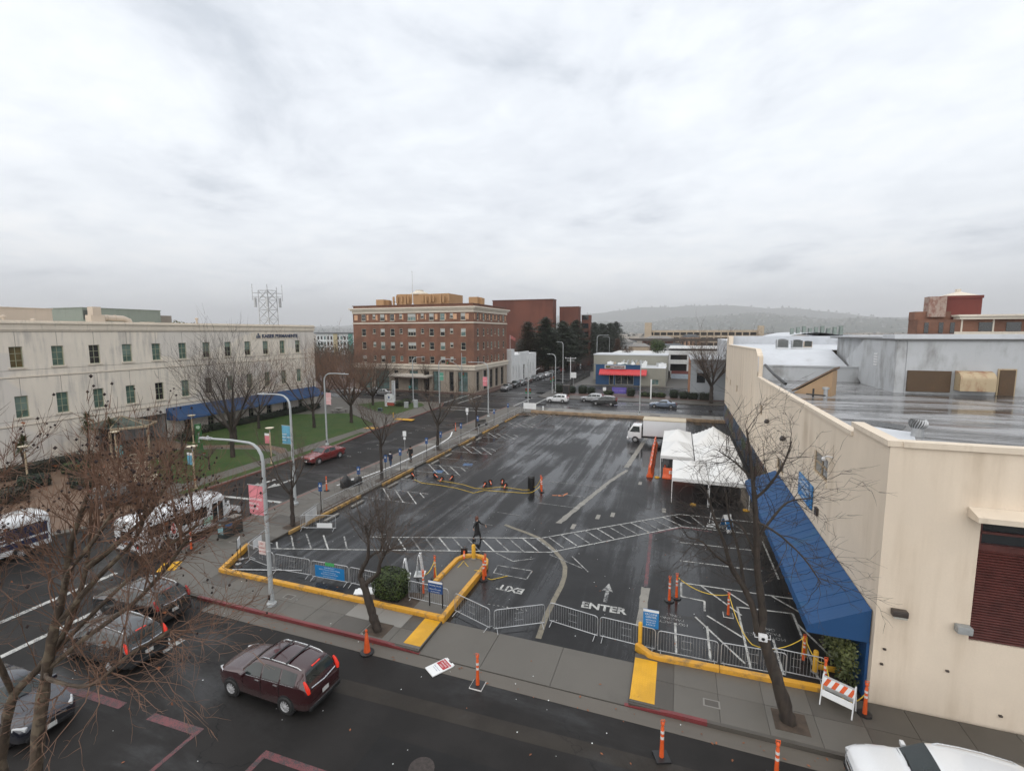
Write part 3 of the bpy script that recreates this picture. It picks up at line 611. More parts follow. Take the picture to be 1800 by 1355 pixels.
# roof
MB().quad((-105, 8, 14.7), (-64.1, 8, 14.7), (-64.1, 72, 14.7), (-105, 72, 14.7)).build('roof', mat('pale_roof', (.3, .29, .28), .7, .2), K, True)
TAN = weathered('tan_metal', (.50, .42, .34), (.28, .22, .17), .5, (1, 1, .4), 1, .6)
MB().box(-92, 20, 14.7, -75, 38.4, 17.0).box(-92.1, 19.9, 17.0, -74.9, 38.5, 17.1).build('roof_house', weathered('beige_plant_room', (.47, .40, .33), (.3, .26, .22), .6), K, True)
gr = weathered('grey_green_cladding', (.20, .23, .20), (.12, .13, .115), .6, (2, 2, .3))
pg = MB().box(-99, 50, 14.7, -90, 62.2, 18.0).box(-99.1, 49.9, 18.0, -89.9, 62.3, 18.12)
pg.build('plant_room', gr, K, True); MB().box(-97, 62.3, 14.7, -90.3, 64.4, 17.2).build('plant_room_annex', weathered('brown_grey_cladding', (.19, .17, .145), (.11, .1, .09), .5), K, True)
lv = MB()
for i in range(9): lv.box(-89.98, 50.1, 16.2+i*.17, -89.9, 52.4, 16.3+i*.17)
o = lv.build('louvre_slats', mat('dark_louvre', (.06, .065, .06), .6), K, True); o['kind'] = 'stuff'
d = MB().tube([(-68, 39.6, 15.9), (-68, 42.2, 15.85), (-68, 42.8, 15.6), (-68, 43.1, 14.8)], .38, 14); d.box(-68.5, 38.3, 14.7, -67.4, 39.8, 16.2).box(-68.5, 38.6, 16.2, -67.5, 39.5, 17.2)
for y in (40.3, 41.2): d.tube([(-68, y, 15.88), (-68, y+.1, 15.88)], .42, 14)
d.build('roof_duct', TAN, K, True, smooth=True)
vt = MB()
for y, z in ((53.0, 16.2), (54.6, 15.3), (20.5, 15.7), (33.5, 15.6), (31.0, 15.9)): vt.lathe((-69, y, 14.7), [(.14, 0), (.14, z-14.7-.2), (.24, z-14.7-.18), (.24, z-14.7), (0, z-14.7+.1)], 10)
vt.box(-70, 45.5, 14.7, -69, 46.8, 15.5).box(-70, 49.8, 14.7, -69, 50.6, 15.45).build('roof_vent', TAN, K, True)['kind'] = 'stuff'
# antenna tower on the roof
STEEL = mat('galvanised_steel', (.42, .43, .44), .45, .15, 4, metal=.6)
T = thing('antenna_tower', 'steel lattice antenna tower on the roof of the cream building', 'tower', (-72.6, 70.0, 14.7))
pw = 1.1; legs = [(-pw, -pw), (pw, -pw), (pw, pw), (-pw, pw)]; m = MB()
for x, y in legs: m.tube([(x, y, 0), (x*.97, y*.97, 7.1)], .085, 5)
m.build('leg_frame', STEEL, T)
m = MB()
for k in range(4):
    z0, z1 = k*1.77, (k+1)*1.77
    for i in range(4):
        a, b = legs[i], legs[(i+1) % 4]
        m.tube([a+(z0,), b+(z1,)], .05, 4).tube([b+(z0,), a+(z1,)], .05, 4).tube([a+(z1,), b+(z1,)], .05, 4)
m.build('lattice_bracing', STEEL, T)
m = MB().tube([(-1.75, -1.75, 6.6), (1.75, 1.75, 6.6)], .06, 5).tube([(-1.75, -1.75, 5.9), (1.75, 1.75, 5.9)], .05, 5).tube([(1.75, -1.75, 5.9), (-1.75, 1.75, 5.9)], .05, 5)
for x, y, h in ((-1.75, -1.75, 8.2), (1.75, 1.75, 8.2), (0, 0, 8.3), (1.1, 1.1, 7.8), (1.75, -1.75, 7.9)): m.tube([(x, y, 5.2 if x else 6.6), (x, y, h)], .06, 5)
m.build('antenna_mast', STEEL, T)
for x, y in ((-1.45, -1.45), (1.45, 1.45), (1.45, -1.45)): MB().box(x-.16, y-.16, 4.0, x+.16, y+.16, 5.7).build('antenna_panel', STEEL, T)
MB().box(-1.7, -1.7, -.02, 1.7, 1.7, .55).build('tower_base', mat('dark_base', (.04, .04, .04), .7), T)
# ================= brick hotel
def brickmat():
    t = NT('hotel_brick'); p = t.pos(); s = t.n('ShaderNodeSeparateXYZ'); t.L(p, s.inputs[0]); c = t.n('ShaderNodeCombineXYZ')
    t.L(t.math('ADD', s.outputs[0], s.outputs[1]), c.inputs[0]); t.L(s.outputs[2], c.inputs[1])
    b = t.n('ShaderNodeTexBrick'); b.inputs['Scale'].default_value = 1.0; b.inputs['Brick Width'].default_value = .22; b.inputs['Row Height'].default_value = .075; b.inputs['Mortar Size'].default_value = .012
    b.inputs['Color1'].default_value = (.178, .066, .033, 1); b.inputs['Color2'].default_value = (.135, .049, .027, 1); b.inputs['Mortar'].default_value = (.20, .13, .10, 1); t.L(c.outputs[0], b.inputs['Vector'])
    k = t.mix(t.step(t.noise(p, .5, 5), .35, .65), (.82, .82, .82), (1.15, 1.12, 1.08)); k2 = t.mix(t.step(t.noise(t.map(p, (1.5, 1.5, .1)), 1, 5), .55, .75, 0, .35), k, (.55, .55, .55))
    t.set(col=t.mix(1.0, b.outputs[0], k2, 'MULTIPLY'), rough=.85); return t.m
BRK = brickmat(); STONE = weathered('pale_cornice_stone', (.62, .56, .47), (.38, .33, .27), .6, (2, 2, .4), 1.2, .8); BASE = weathered('buff_base_stone', (.31, .265, .215), (.17, .14, .11), .6, (1.5, 1.5, .3), 1.2, .8)
TERR = mat('terracotta_panel', (.56, .33, .20), .8, .15); WF = mat('cream_window_trim', (.42, .39, .32), .6, .1)
HT = thing('brick_hotel', 'five-storey red brick hotel with cream cornices on the far street corner', 'building', (-60, 110, 0))
FF = Face((-76.5, 99.6), 0); FR = Face((-44.0, 99.6), R(90))
xs = [(-74.06, 1.25, 0), (-70.84, .85, 1), (-68.68, 1.25, 0), (-65.89, 1.25, 0), (-63.31, .85, 1), (-61.05, 2.2, 2), (-57.52, .85, 1), (-55.3, 1.25, 0), (-52.46, 1.25, 0), (-49.94, .85, 1), (-47.2, 1.25, 0)]
rows = [(16.75, 18.4), (13.15, 14.9), (9.95, 11.7), (6.75, 8.4)]
fo = []; kinds = []
for z0, z1 in rows:
    for x, ww, k in xs:
        a = x+76.5; zz = z0 if k != 1 else z1-1.15; fo.append((a, a+ww, zz, z1)); kinds.append(k)
so_ = [(a+76.5, b+76.5, .3, 4.9) for a, b in ((-75.4, -71.6), (-70.4, -66.6), (-65.2, -64.0), (-60.9, -58.6), (-57.0, -55.6), (-54.6, -52.6), (-50.3, -49.2), (-48.1, -45.6))]
mb = MB(); FF.wall(mb, 0, 32.5, 6.45, 19.0, fo, .2)
rs = [(101.6, 1.1), (105.1, 1.0), (107.8, .75), (110.1, 1.0), (112.65, .75), (115.0, 1.0), (118.6, 1.1)]
ro = []; rk = []
for z0, z1 in rows:
    for y, ww in rs: ro.append((y-99.6, y-99.6+ww, z0 if ww > .9 else z1-1.3, z1)); rk.append(ww)
FR.wall(mb, 0, 22, 6.45, 19.0, ro, .2)
mb.quad((-76.5, 99.6, .1), (-76.5, 121.6, .1), (-76.5, 121.6, 19), (-76.5, 99.6, 19)).quad((-76.5, 121.6, .1), (-44, 121.6, .1), (-44, 121.6, 19), (-76.5, 121.6, 19))
mb.build('brick_wall', BRK, HT, True)
mb = MB(); FF.wall(mb, 0, 32.5, .1, 6.45, so_, .35)
rso = [(a-99.6, b-99.6, .3, 4.9) for a, b in ((101.0, 102.8), (105.3, 107.6), (109.2, 111.4), (113.0, 115.2), (117.0, 119.2))]
FR.wall(mb, 0, 22, .1, 6.45, rso, .35); mb.build('storefront_wall', BASE, HT, True)
cr = MB()
for z0, z1, o in ((18.55, 19.2, .12), (19.2, 19.55, .45), (19.55, 19.85, .75)): cr.box(-76.5-o, 99.6-o, z0, -44+o, 121.6+o, z1)
cr.build('top_cornice', STONE, HT, True)
MB().box(-76.4, 99.7, 19.85, -44.1, 121.5, 20.35).build('brick_parapet', BRK, HT, True); MB().box(-76.6, 99.5, 20.35, -43.9, 121.7, 20.5).build('coping', mat('dark_red_coping', (.10, .04, .03), .7), HT, True)
cr = MB().box(-76.62, 99.48, 16.05, -43.88, 121.72, 16.35); cr.box(-76.8, 99.3, 5.35, -43.7, 121.9, 6.1).box(-77.0, 99.1, 6.1, -43.5, 122.1, 6.3).box(-76.7, 99.4, 6.3, -43.8, 121.8, 6.5)
cr.build('string_course', STONE, HT, True)
for i, op in enumerate(fo):
    k = kinds[i]; window(FF, HT, op, 3 if k == 2 else 1, 2, WF, rb.choice((G_DARK, G_DARK, G_TEAL)), .1, .06, .08, (.05, .06, .1), WF, blind=(.45, mat('white_blind', (.42, .43, .42), .7, .1)) if rb.random() > .45 else None)
for i, op in enumerate(ro): window(FR, HT, op, 1, 2, WF, rb.choice((G_DARK, G_DARK, G_TEAL)), .1, .06, .08, (.05, .06, .1), WF)
for F_, L_ in ((FF, [-75.6, -72.2, -66.9, -64.5, -69.6, -62.3, -58.3, -56.2, -53.4, -51.0, -48.6, -45.6]), (FR, [100.3, 103.7, 109.2, 106.6, 111.6, 114.0, 117.0, 120.4])):
    o0 = 76.5 if F_ is FF else -99.6
    for j, x in enumerate(L_):
        w_ = (.95, .5, .5, .3, .5, .3, .3, .3, .7, .35, .9, .9)[j] if F_ is FF else .45
        b = MB(); F_.bar(b, x+o0-w_/2, x+o0+w_/2, 16.95, 18.2, 0, .03); b.build('terracotta_panel', TERR, HT, True)
SF = mat('dark_shopfront_metal', (.035, .035, .033), .5, .1)
for op in so_: window(FF, HT, op, 2 if op[1]-op[0] > 1.6 else 1, 3, SF, G_TEAL if op[1]-op[0] > 1.9 else G_DARK, .1, .07, .25)
for op in rso: window(FR, HT, op, 1, 3, SF, G_DARK, .1, .07, .25)
for x in (-76, -71, -66, -58, -55.1, -51.6, -48.7, -44.7):
    b = MB(); FF.bar(b, x+76.5-.35, x+76.5+.35, .1, 5.35, 0, .12); b.build('pilaster', BASE, HT, True)
for y in (100.3, 104.1, 108.4, 112.2, 116.1, 120.6):
    b = MB(); FR.bar(b, y-99.6-.4, y-99.6+.4, .1, 5.35, 0, .12); b.build('pilaster', BASE, HT, True)
mq = MB().box(-64.6, 96.6, 3.55, -54.6, 99.5, 3.75); mq.box(-64.8, 96.4, 3.75, -54.4, 99.5, 4.05).box(-63.6, 97.0, 4.05, -55.6, 97.2, 4.45)
mq.build('entrance_canopy', mat('cream_canopy', (.50, .46, .41), .6, .1), HT, True); MB().box(-64.5, 96.7, 3.4, -54.7, 99.4, 3.548).build('canopy_soffit', mat('brown_soffit', (.12, .05, .035), .6), HT, True)
for x in (-63, -60.6, -58.5, -56.2): MB().tube([(x, 97.2, 4.1), (x, 99.5, 5.2)], .05, 5).build('canopy_rod', SF, HT, True)
PEN = weathered('tan_penthouse', (.40, .24, .12), (.24, .14, .075), .6, (1.5, 1.5, .3))
ph = MB().box(-66, 106, 20.4, -53.3, 114, 23.4); ph.prism([(-66.2+2.6*math.cos(R(a)), 108+2.6*math.sin(R(a))) for a in range(0, 360, 45)], 20.4, 23.5)
ph.build('penthouse', PEN, HT, True)
MB().lathe((-62.5, 108, 23.4), [(2.3, 0), (2.3, .3), (1.0, .9), (1.0, 1.15), (0, 1.25)], 10).build('penthouse_dome', STONE, HT, True)
for i, x in enumerate([-68.4, -67.4, -66, -65, -64.2, -60.0, -59.2, -58.0, -57.1, -55.2, -54.4, -53.0]):
    b = MB().box(x-.22, 105.2, 20.9+.3*(i % 3), x+.22, 105.5, 22.9+.2*(i % 2)); b.box(x-.06, 105.5, 21.5, x+.06, 106.1, 21.7); b.build('antenna_panel', PEN, HT, True)
for x in (-71.5, -45.9): MB().box(x-1.2, 104, 20.4, x+1.0, 107, 22.2).box(x+1.0, 105, 20.4, x+1.8, 106.5, 22.0).build('roof_box', PEN, HT, True)
fpz = thing('flagpole', 'tall bare white flagpole on the roof of the brick hotel', 'flagpole', (-62.1, 104, 20.4))
MB().tube([(0, 0, 0), (0, 0, 8.2)], [.12, .06], 8).build('pole', mat('white_metal', (.6, .6, .6), .4, .05), fpz); MB().lathe((0, 0, 8.2), [(.0, 0), (.12, .08), (.12, .16), (0, .24)], 8).build('finial', mat('white_metal', (.6, .6, .6)), fpz); MB().lathe((0, 0, 0), [(.6, 0), (.12, .8)], 6).build('base', STEEL, fpz)
# ================= beige building on the right
RW = weathered('beige_stucco', (.69, .59, .475), (.47, .375, .275), .95, (1.1, 1.1, .09), .9, .85, bump=.3, grain=18, lo=.46, hi=.74)
RWL = weathered('beige_coping', (.66, .57, .46), (.34, .27, .2), .6, (2, 2, 1), 1.4, .8)
B = thing('beige_hall', 'large windowless beige stucco building with blue awning along its lot side', 'building', (20, 50, 0))
FL_ = Face((7.2, 83.6), R(-90)); FB = Face((7.2, 20.1), 0); ul = lambda y: 83.6-y
wins = [(29.7, 27.1, 6.4, 7.6), (39.6, 37.1, 3.85, 4.7)]
slots = [(48.4, 47.3, 6.45, 7.4), (68.2, 66.8, 6.2, 7.1), (76.3, 75.2, 6.2, 7.05), (80.2, 79.4, 6.2, 7.05), (82.6, 81.9, 6.2, 7.05)]
lo = [(ul(a), ul(b), c, d) for a, b, c, d in wins+slots]
mb = MB(); FL_.wall(mb, 0, ul(51.0), -.05, 11.6, [o for o in lo if o[1] < ul(51)], .14); FL_.wall(mb, ul(51.0), ul(20.1), -.05, 9.55, [o for o in lo if o[0] > ul(51)], .14)
so2 = [(2.75, 8.2, 3.2, 7.65)]; FB.wall(mb, 0, 34, -.05, 9.95, so2, .25)
mb.quad((7.2, 83.6, -.05), (41, 83.6, -.05), (41, 83.6, 11.6), (7.2, 83.6, 11.6))
# stepped, sloping tops of the side wall
def cap(a, b, za, zb, z0): mb.quad((7.2, a, z0), (7.2, b, z0), (7.2, b, zb), (7.2, a, za))
cap(23.9, 20.1, 10.0, 10.0, 9.55); cap(51.0, 52.4, 11.6, 12.2, 11.6); cap(52.4, 81.8, 12.2, 11.9, 11.6); cap(81.8, 83.6, 13.2, 13.25, 11.6)
mb.build('wall', RW, B, True)
cp_ = MB()
def coping(x0, x1, ya, yb, za, zb, t=.12):
    cp_.add([(x0, ya, za-t), (x1, ya, za-t), (x1, yb, zb-t), (x0, yb, zb-t), (x0, ya, za), (x1, ya, za), (x1, yb, zb), (x0, yb, zb)], [(0, 1, 5, 4), (1, 2, 6, 5), (2, 3, 7, 6), (3, 0, 4, 7), (4, 5, 6, 7), (3, 2, 1, 0)])
coping(7.1, 7.55, 20.05, 23.9, 10.15, 10.15, .2); coping(7.12, 7.5, 23.9, 51, 9.72, 9.72, .18); coping(7.12, 7.6, 51, 52.4, 11.7, 12.3); coping(7.12, 7.6, 52.4, 81.8, 12.3, 12.0); coping(7.12, 7.9, 81.8, 83.7, 13.3, 13.3)
cp_.box(7.55, 20.0, 9.95, 41, 20.45, 10.15); cp_.build('coping', RWL, B, True)
for q_ in ((7.25, 23.6, 9.3, 7.5, 23.9, 10.0), (7.25, 50.8, 9.3, 7.6, 51.05, 11.6), (7.25, 81.6, 11, 7.9, 81.9, 13.2)): MB().box(*q_).build('parapet_return', RW, B, True)
# wet roof
def roofmat():
    t = NT('wet_roof'); p = t.pos(); a = t.noise(t.map(p, (.14, .5, 1)), 1, 7, .6, .5); b = t.noise(p, .8, 5); k = t.step(a, .38, .58)
    cc = t.mix(k, (.06, .056, .053), (.26, .26, .265)); cc = t.mix(t.step(t.noise(t.map(p, (.1, .8, 1), loc=(3, 2, 0)), 1, 5), .56, .62, 0, .8), cc, (.07, .04, .028))
    t.set(col=cc, rough=t.step(a, .35, .6, .05, .30), spec=.7); t.bump(b, .05, .02); return t.m
WROOF = roofmat(); GREYW = weathered('grey_white_coated_wall', (.44, .455, .47), (.16, .155, .145), .85, (.8, .8, .3), 1.1, .6, bump=.2, lo=.45, hi=.68)
WHITER = weathered('white_roof_coating', (.55, .57, .60), (.27, .265, .26), .7, (.5, .5, .5), 1.4, .35, bump=.1)
RUST = weathered('rusty_cream_metal', (.42, .33, .21), (.20, .055, .02), .95, (1.5, 1.5, .6), 1.3, .6, lo=.5, hi=.66); RUSTB = weathered('rust_brown_panel', (.085, .052, .028), (.15, .08, .035), .6, (1, 1, .4), 2, .7); PLY = weathered('orange_plywood', (.36, .24, .14), (.2, .125, .075), .6, (1.5, 1.5, .2), 1.5, .7)
MB().quad((7.3, 20.3, 9.4), (41, 20.3, 9.4), (41, 52, 9.4), (7.3, 52, 9.4)).build('roof', WROOF, B, True)
MB().add([(7.4, 51.5, 9.9), (15.5, 51.5, 9.9), (15.5, 60, 12.0), (7.4, 60, 12.0)], [(0, 1, 2, 3)]).quad((7.4, 60, 12.0), (41, 60, 12.0), (41, 83.5, 12.05), (7.4, 83.5, 12.05)).build('white_roof', WHITER, B, True)
MB().box(7.5, 51.2, 9.4, 15.6, 51.5, 10.7).box(7.4, 51.1, 10.7, 15.6, 51.6, 10.82).build('low_roof_wall', GREYW, B, True)
ph = MB().box(16.0, 43.2, 9.4, 41, 60, 13.3)
ph.add([(15.4, 43.3, 9.4), (15.99, 43.25, 9.4), (15.99, 43.25, 13.3), (15.4, 43.3, 13.3), (15.4, 50.2, 9.4), (15.4, 50.2, 13.3), (15.99, 55.2, 9.4), (15.4, 54.8, 11.2)], [(0, 1, 2, 3), (0, 3, 5, 4), (4, 5, 7), (3, 2, 5)])
ph.build('penthouse', GREYW, B, True)
MB().box(15.3, 43.05, 13.3, 41, 60, 13.42).build('penthouse_coping', mat('dark_coping', (.10, .10, .10), .6), B, True)
MB().box(15.5, 44.2, 13.42, 41, 46.5, 13.75).build('white_upstand', WHITER, B, True); MB().box(17, 60.0, 12, 41, 62, 13.6).build('white_upstand', WHITER, B, True)
MB().quad((7.45, 83.5, 12.05), (41, 83.5, 12.05), (41, 83.2, 13.3), (7.45, 83.2, 13.3)).build('far_parapet', WHITER, B, True)
MB().box(16.1, 43.04, 9.55, 18.7, 43.18, 11.1).build('rusty_panel', RUSTB, B, True)
hd = MB(); n = 10
pr_ = [(0, 0)]+[(-.9*math.sin(R(a)), .75+.75*math.cos(R(a))) for a in range(90, -1, -9)]
pr_ = [(0.0, 0.0), (-.85, 0.0), (-.85, .85)]+[(-.85*math.cos(R(a)), .85+.55*math.sin(R(a))) for a in range(10, 91, 10)]
a_ = [(18.95, 43.17+y, 9.75+z) for y, z in pr_]; b_ = [(20.95, 43.17+y, 9.75+z) for y, z in pr_]; k = len(a_)
hd.add(a_+b_, [tuple(range(k)), tuple(range(k, 2*k))[::-1]]+[(i, i+1, k+i+1, k+i) for i in range(k-1)]); hd.build('vent_hood', RUST, B, True)
MB().box(21.45, 43.05, 9.42, 22.3, 43.19, 11.25).build('roof_door', RUSTB, B, True); MB().box(21.36, 43.1, 9.42, 22.39, 43.195, 11.33).build('door_frame', RUST, B, True)
lv = MB()
for i in range(5): lv.box(15.36, 46.9, 11.2+i*.22, 15.42, 47.6, 11.32+i*.22)
lv.build('louvre_slats', mat('white_metal', (.6, .6, .6)), B, True)['kind'] = 'stuff'
# roof hatch: wedge of plywood with sloping lid
hw = MB().add([(8.3, 40.6, 9.4), (10.3, 39.2, 9.4), (10.9, 40.4, 9.4), (8.9, 41.8, 9.4), (8.3, 40.6, 9.5), (10.3, 39.2, 11.2), (10.9, 40.4, 11.2), (8.9, 41.8, 9.5)], [(0, 1, 5, 4), (1, 2, 6, 5), (2, 3, 7, 6), (0, 4, 7, 3)])
hw.build('hatch_house', PLY, B, True)
MB().add([(8.1, 40.65, 9.5), (10.35, 39.05, 11.32), (11.05, 40.45, 11.32), (8.8, 42.0, 9.5), (8.1, 40.65, 9.62), (10.35, 39.05, 11.46), (11.05, 40.45, 11.46), (8.8, 42.0, 9.62)], [(4, 5, 6, 7), (0, 1, 5, 4), (1, 2, 6, 5), (2, 3, 7, 6), (3, 0, 4, 7), (3, 2, 1, 0)]).build('hatch_lid', weathered('brown_lid', (.16, .11, .075), (.3, .25, .2), .5), B, True)
MB().tube([(7.6, 49.5, 10.9), (7.8, 46, 10.3), (8.2, 43.4, 9.8)], .12, 8).build('roof_pipe', mat('black_pipe', (.02, .02, .02), .4), B, True); MB().tube([(8.6, 38.5, 9.6), (9.6, 37.8, 9.6)], .05, 6).tube([(9.0, 38.4, 9.4), (9.0, 38.4, 10.0)], .06, 6).build('roof_pipe', mat('black_pipe', (.02, .02, .02), .4), B, True)
for i, (x, y) in enumerate(((8.2, 44.5), (9.8, 38.6))): MB().lathe((x, y, 9.4), [(.13, 0), (.13, .55), (.22, .57), (.22, .7), (0, .74)], 12).build('vent_pipe', STEEL, B, True, smooth=True)
tv = thing('turbine_vent', 'round spinning turbine vent on the wet flat roof near the parapet corner', 'roof vent', (10.0, 25.3, 9.4))
MB().lathe((0, 0, 0), [(.34, 0), (.3, .5), (.3, .55)], 18).build('base', STEEL, tv, smooth=True)
MB().lathe((0, 0, .55), [(.3, 0), (.34, .05), (.34, .5), (.28, .58), (.0, .62)], 18).build('hub', mat('grey_vent_hub', (.16, .16, .16), .5, metal=.4), tv, smooth=True); tv.scale = (.7, .7, .7)
for i in range(20):
    a = 2*math.pi*i/20; q = []
    for j in range(7):
        t = j/6; r = .33+.13*math.sin(math.pi*t); q.append((r*math.cos(a+.5*t), r*math.sin(a+.5*t), .55+.55*t))
    MB().strip([(0, 0), (1, 0)], .1, 0, 0) if False else None
    m = MB()
    for j in range(6):
        p0, p1 = Vector(q[j]), Vector(q[j+1]); o_ = Vector((math.cos(a+1.2), math.sin(a+1.2), 0))*.07; m.quad(p0, p1, p1+o_, p0+o_)
    m.build('blade', STEEL, tv)
MB().quad((7.6, 25.2, 9.42), (9.4, 23.8, 9.42), (10.2, 26.2, 9.42), (8.4, 27.6, 9.42)).build('white_roof_patch', WHITER, B, True); MB().quad((8.6, 28.0, 9.415), (10.0, 26.8, 9.415), (10.6, 28, 9.415), (9.4, 29.2, 9.415)).build('dark_roof_patch', mat('dark_patch', (.03, .03, .03), .3), B, True)
# windows, shutter, fittings
TF = mat('tan_window_frame', (.33, .25, .16), .6, .15)
window(FL_, B, lo[0], 2, 2, TF, G_DARK, .1, .09, .07, (.12, .08, .18), RWL); window(FL_, B, lo[1], 2, 1, TF, G_DARK, .1, .09, .07, (.1, .06, .12), RWL)
b = MB(); FL_.bar(b, lo[0][0]+.1, lo[0][0]+1.1, 6.5, 7.5, -.112, -.108); b.build('curtain', mat('pale_curtain', (.25, .24, .22), .8), B, True)
for o_ in lo[2:]: window(FL_, B, o_, 1, 1, TF, G_DARK, .08, .05, .08)
SHUT = mat('oxblood_shutter', (.085, .024, .02), .45, .3, 3)
s_ = MB(); nS = 34
for i in range(nS):
    z = 3.2+i*(6.5-3.2)/nS; h = (6.5-3.2)/nS
    s_.add([(9.95, 20.2, z), (15.4, 20.2, z), (15.4, 20.14, z+h*.5), (9.95, 20.14, z+h*.5), (15.4, 20.2, z+h*.93), (9.95, 20.2, z+h*.93)], [(0, 1, 2, 3), (3, 2, 4, 5)])
s_.build('shutter_slats', SHUT, B, True)['kind'] = 'stuff'
MB().box(9.95, 20.16, 6.5, 15.4, 20.34, 6.72).box(9.95, 20.2, 7.08, 15.4, 20.3, 7.16).box(12.0, 20.2, 6.72, 12.1, 20.3, 7.6).box(9.95, 20.2, 6.72, 10.05, 20.3, 7.6).build('transom_frame', SHUT, B, True)
MB().box(9.95, 20.31, 6.6, 15.4, 20.33, 7.65).build('transom_glass', G_DARK, B, True)
MB().add([(9.55, 19.45, 7.68), (15.8, 19.45, 7.68), (15.8, 20.09, 7.68), (9.55, 20.09, 7.68), (9.55, 19.45, 7.86), (15.8, 19.45, 7.86), (15.8, 20.09, 8.02), (9.55, 20.09, 8.02)], [(0, 1, 5, 4), (1, 2, 6, 5), (3, 0, 4, 7), (4, 5, 6, 7), (3, 2, 1, 0)]).build('shutter_hood', RWL, B, True)
BRZ = mat('bronze_fitting', (.05, .04, .035), .45, .2); LENS = mat('frosted_lens', (.35, .34, .3), .25, .05)
MB().box(7.62, 19.84, 3.75, 8.1, 20.09, 3.98).build('wall_light', BRZ, B, True, bevel=.04); MB().box(7.66, 19.83, 3.70, 8.06, 20.05, 3.76).build('wall_light_lens', LENS, B, True)
MB().box(9.5, 19.8, 3.52, 9.93, 20.09, 3.78).build('wall_box', mat('grey_box', (.28, .29, .29), .5), B, True, bevel=.03)
for x, z in ((7.5, 2.3), (7.45, 1.7), (9.4, 1.9), (11.0, .6)): MB().box(x, 20.03, z, x+.09, 20.1, z+.06).build('wall_fitting', BRZ, B, True)
for y, z in ((43.5, 6.6), (37.0, 6.55)):
    m = MB().lathe((7.0, y, z), [(.0, -.16), (.16, -.1), (.2, .05), (.1, .22), (0, .25)], 12); m.box(7.0, y-.04, z, 7.2, y+.04, z+.08); m.build('wall_lamp', BRZ, B, True, smooth=True)
c_ = MB().tube([(7.18, 26.35, 7.95), (6.95, 26.35, 8.0), (6.86, 26.45, 7.92)], .035, 8); c_.lathe((6.84, 26.5, 7.78), [(.0, -.08), (.08, -.03), (.1, .07), (.04, .14)], 12); c_.build('security_camera', mat('white_plastic', (.65, .65, .65), .4, .05), B, True, smooth=True)
MB().box(7.08, 28.1, 4.35, 7.2, 28.5, 4.75).build('alarm_box', BRZ, B, True)
# big blue awning
aw = MB(); ya, yb = 20.35, 39.6
def prof(y): return [(7.16, y, 3.62), (5.15, y, 2.62), (5.1, y, 2.3), (7.16, y, 2.3)]
nb = 12; 
_sg = random.Random(3); nb = 96; P_ = []
for i in range(nb+1):
    q = prof(ya+(yb-ya)*i/nb); sg = .028*abs(math.sin(math.pi*i/4))*_sg.uniform(.7, 1.2); P_.append([(q[0][0], q[0][1], q[0][2]-sg*.3), (q[1][0]+sg*.2, q[1][1], q[1][2]-sg), (q[2][0]+sg*.6, q[2][1], q[2][2]+sg*.5), q[3]])
vs = [p for r in P_ for p in r]; fs = [(3, 2, 1, 0), (nb*4, nb*4+1, nb*4+2, nb*4+3)]
for i in range(nb): fs += [(i*4, i*4+1, i*4+5, i*4+4), (i*4+1, i*4+2, i*4+6, i*4+5)]
aw.add(vs, fs); BLUEB = weathered('blue_awning_canvas_large', (.006, .056, .165), (.016, .08, .13), .8, (.5, .5, .5), 1.6, .68, bump=.2)
aw.build('awning', BLUEB, B, True)
rm = MB()
for i in range(1, 24): y = ya+(yb-ya)*i/24; rm.tube([(7.14, y, 3.622), (5.15, y, 2.625), (5.1, y, 2.3)], .012, 4)
rm.build('awning_seams', BLUEB, B, True)['kind'] = 'stuff'
MB().box(7.10, 20.4, 0, 7.195, 24.5, 2.3).build('blue_dado', mat('blue_wall_paint', (.012, .07, .2), .5, .2), B, True)
# mural along the far part of the side wall
def muralmat():
    t = NT('painted_mural'); p = t.pos(); v = t.n('ShaderNodeTexVoronoi'); v.inputs['Scale'].default_value = .9; t.L(t.map(p, (1, .5, 1)), v.inputs['Vector'])
    r = t.n('ShaderNodeValToRGB'); e = r.color_ramp.elements; e[0].color = (.025, .045, .08, 1); e[1].color = (.12, .075, .05, 1)
    for q, c in ((.3, (.05, .08, .12, 1)), (.5, (.12, .07, .05, 1)), (.65, (.06, .10, .045, 1)), (.8, (.12, .06, .055, 1))): k = e.new(q); k.color = c
    s = t.n('ShaderNodeSeparateXYZ'); t.L(v.outputs['Color'], s.inputs[0]); t.L(s.outputs[0], r.inputs[0]); t.set(col=r.outputs[0], rough=.7); return t.m
MB().box(7.13, 43.5, .1, 7.19, 83.0, 2.6).build('mural_panel', muralmat(), B, True)
# wall sign
VB = mat('sign_blue', (.012, .17, .42), .4, .06); SW = mat('sign_white', (.72, .73, .73), .45, .04); SNAV = mat('sign_navy', (.012, .06, .2), .4, .06)
vs_ = thing('vaccine_wall_sign', 'blue vaccine centre sign fixed on the beige wall above the awning', 'sign', (7.14, 30.8, 4.25))
MB().box(-.03, -1.55, 0, .03, 1.55, 1.32).build('panel', VB, vs_)
for s_t, sz, z in (('Kaiser Permanente', .2, 1.06), ('VACCINE CENTER', .33, .68), ('FOR COVID-19', .22, .42), ('kp.org/vaccine', .18, .14)): text(s_t, sz, SW, 'lettering', vs_, (-.036, 0, z), (0, -1, 0), (0, 0, 1), .002, 'CENTER')
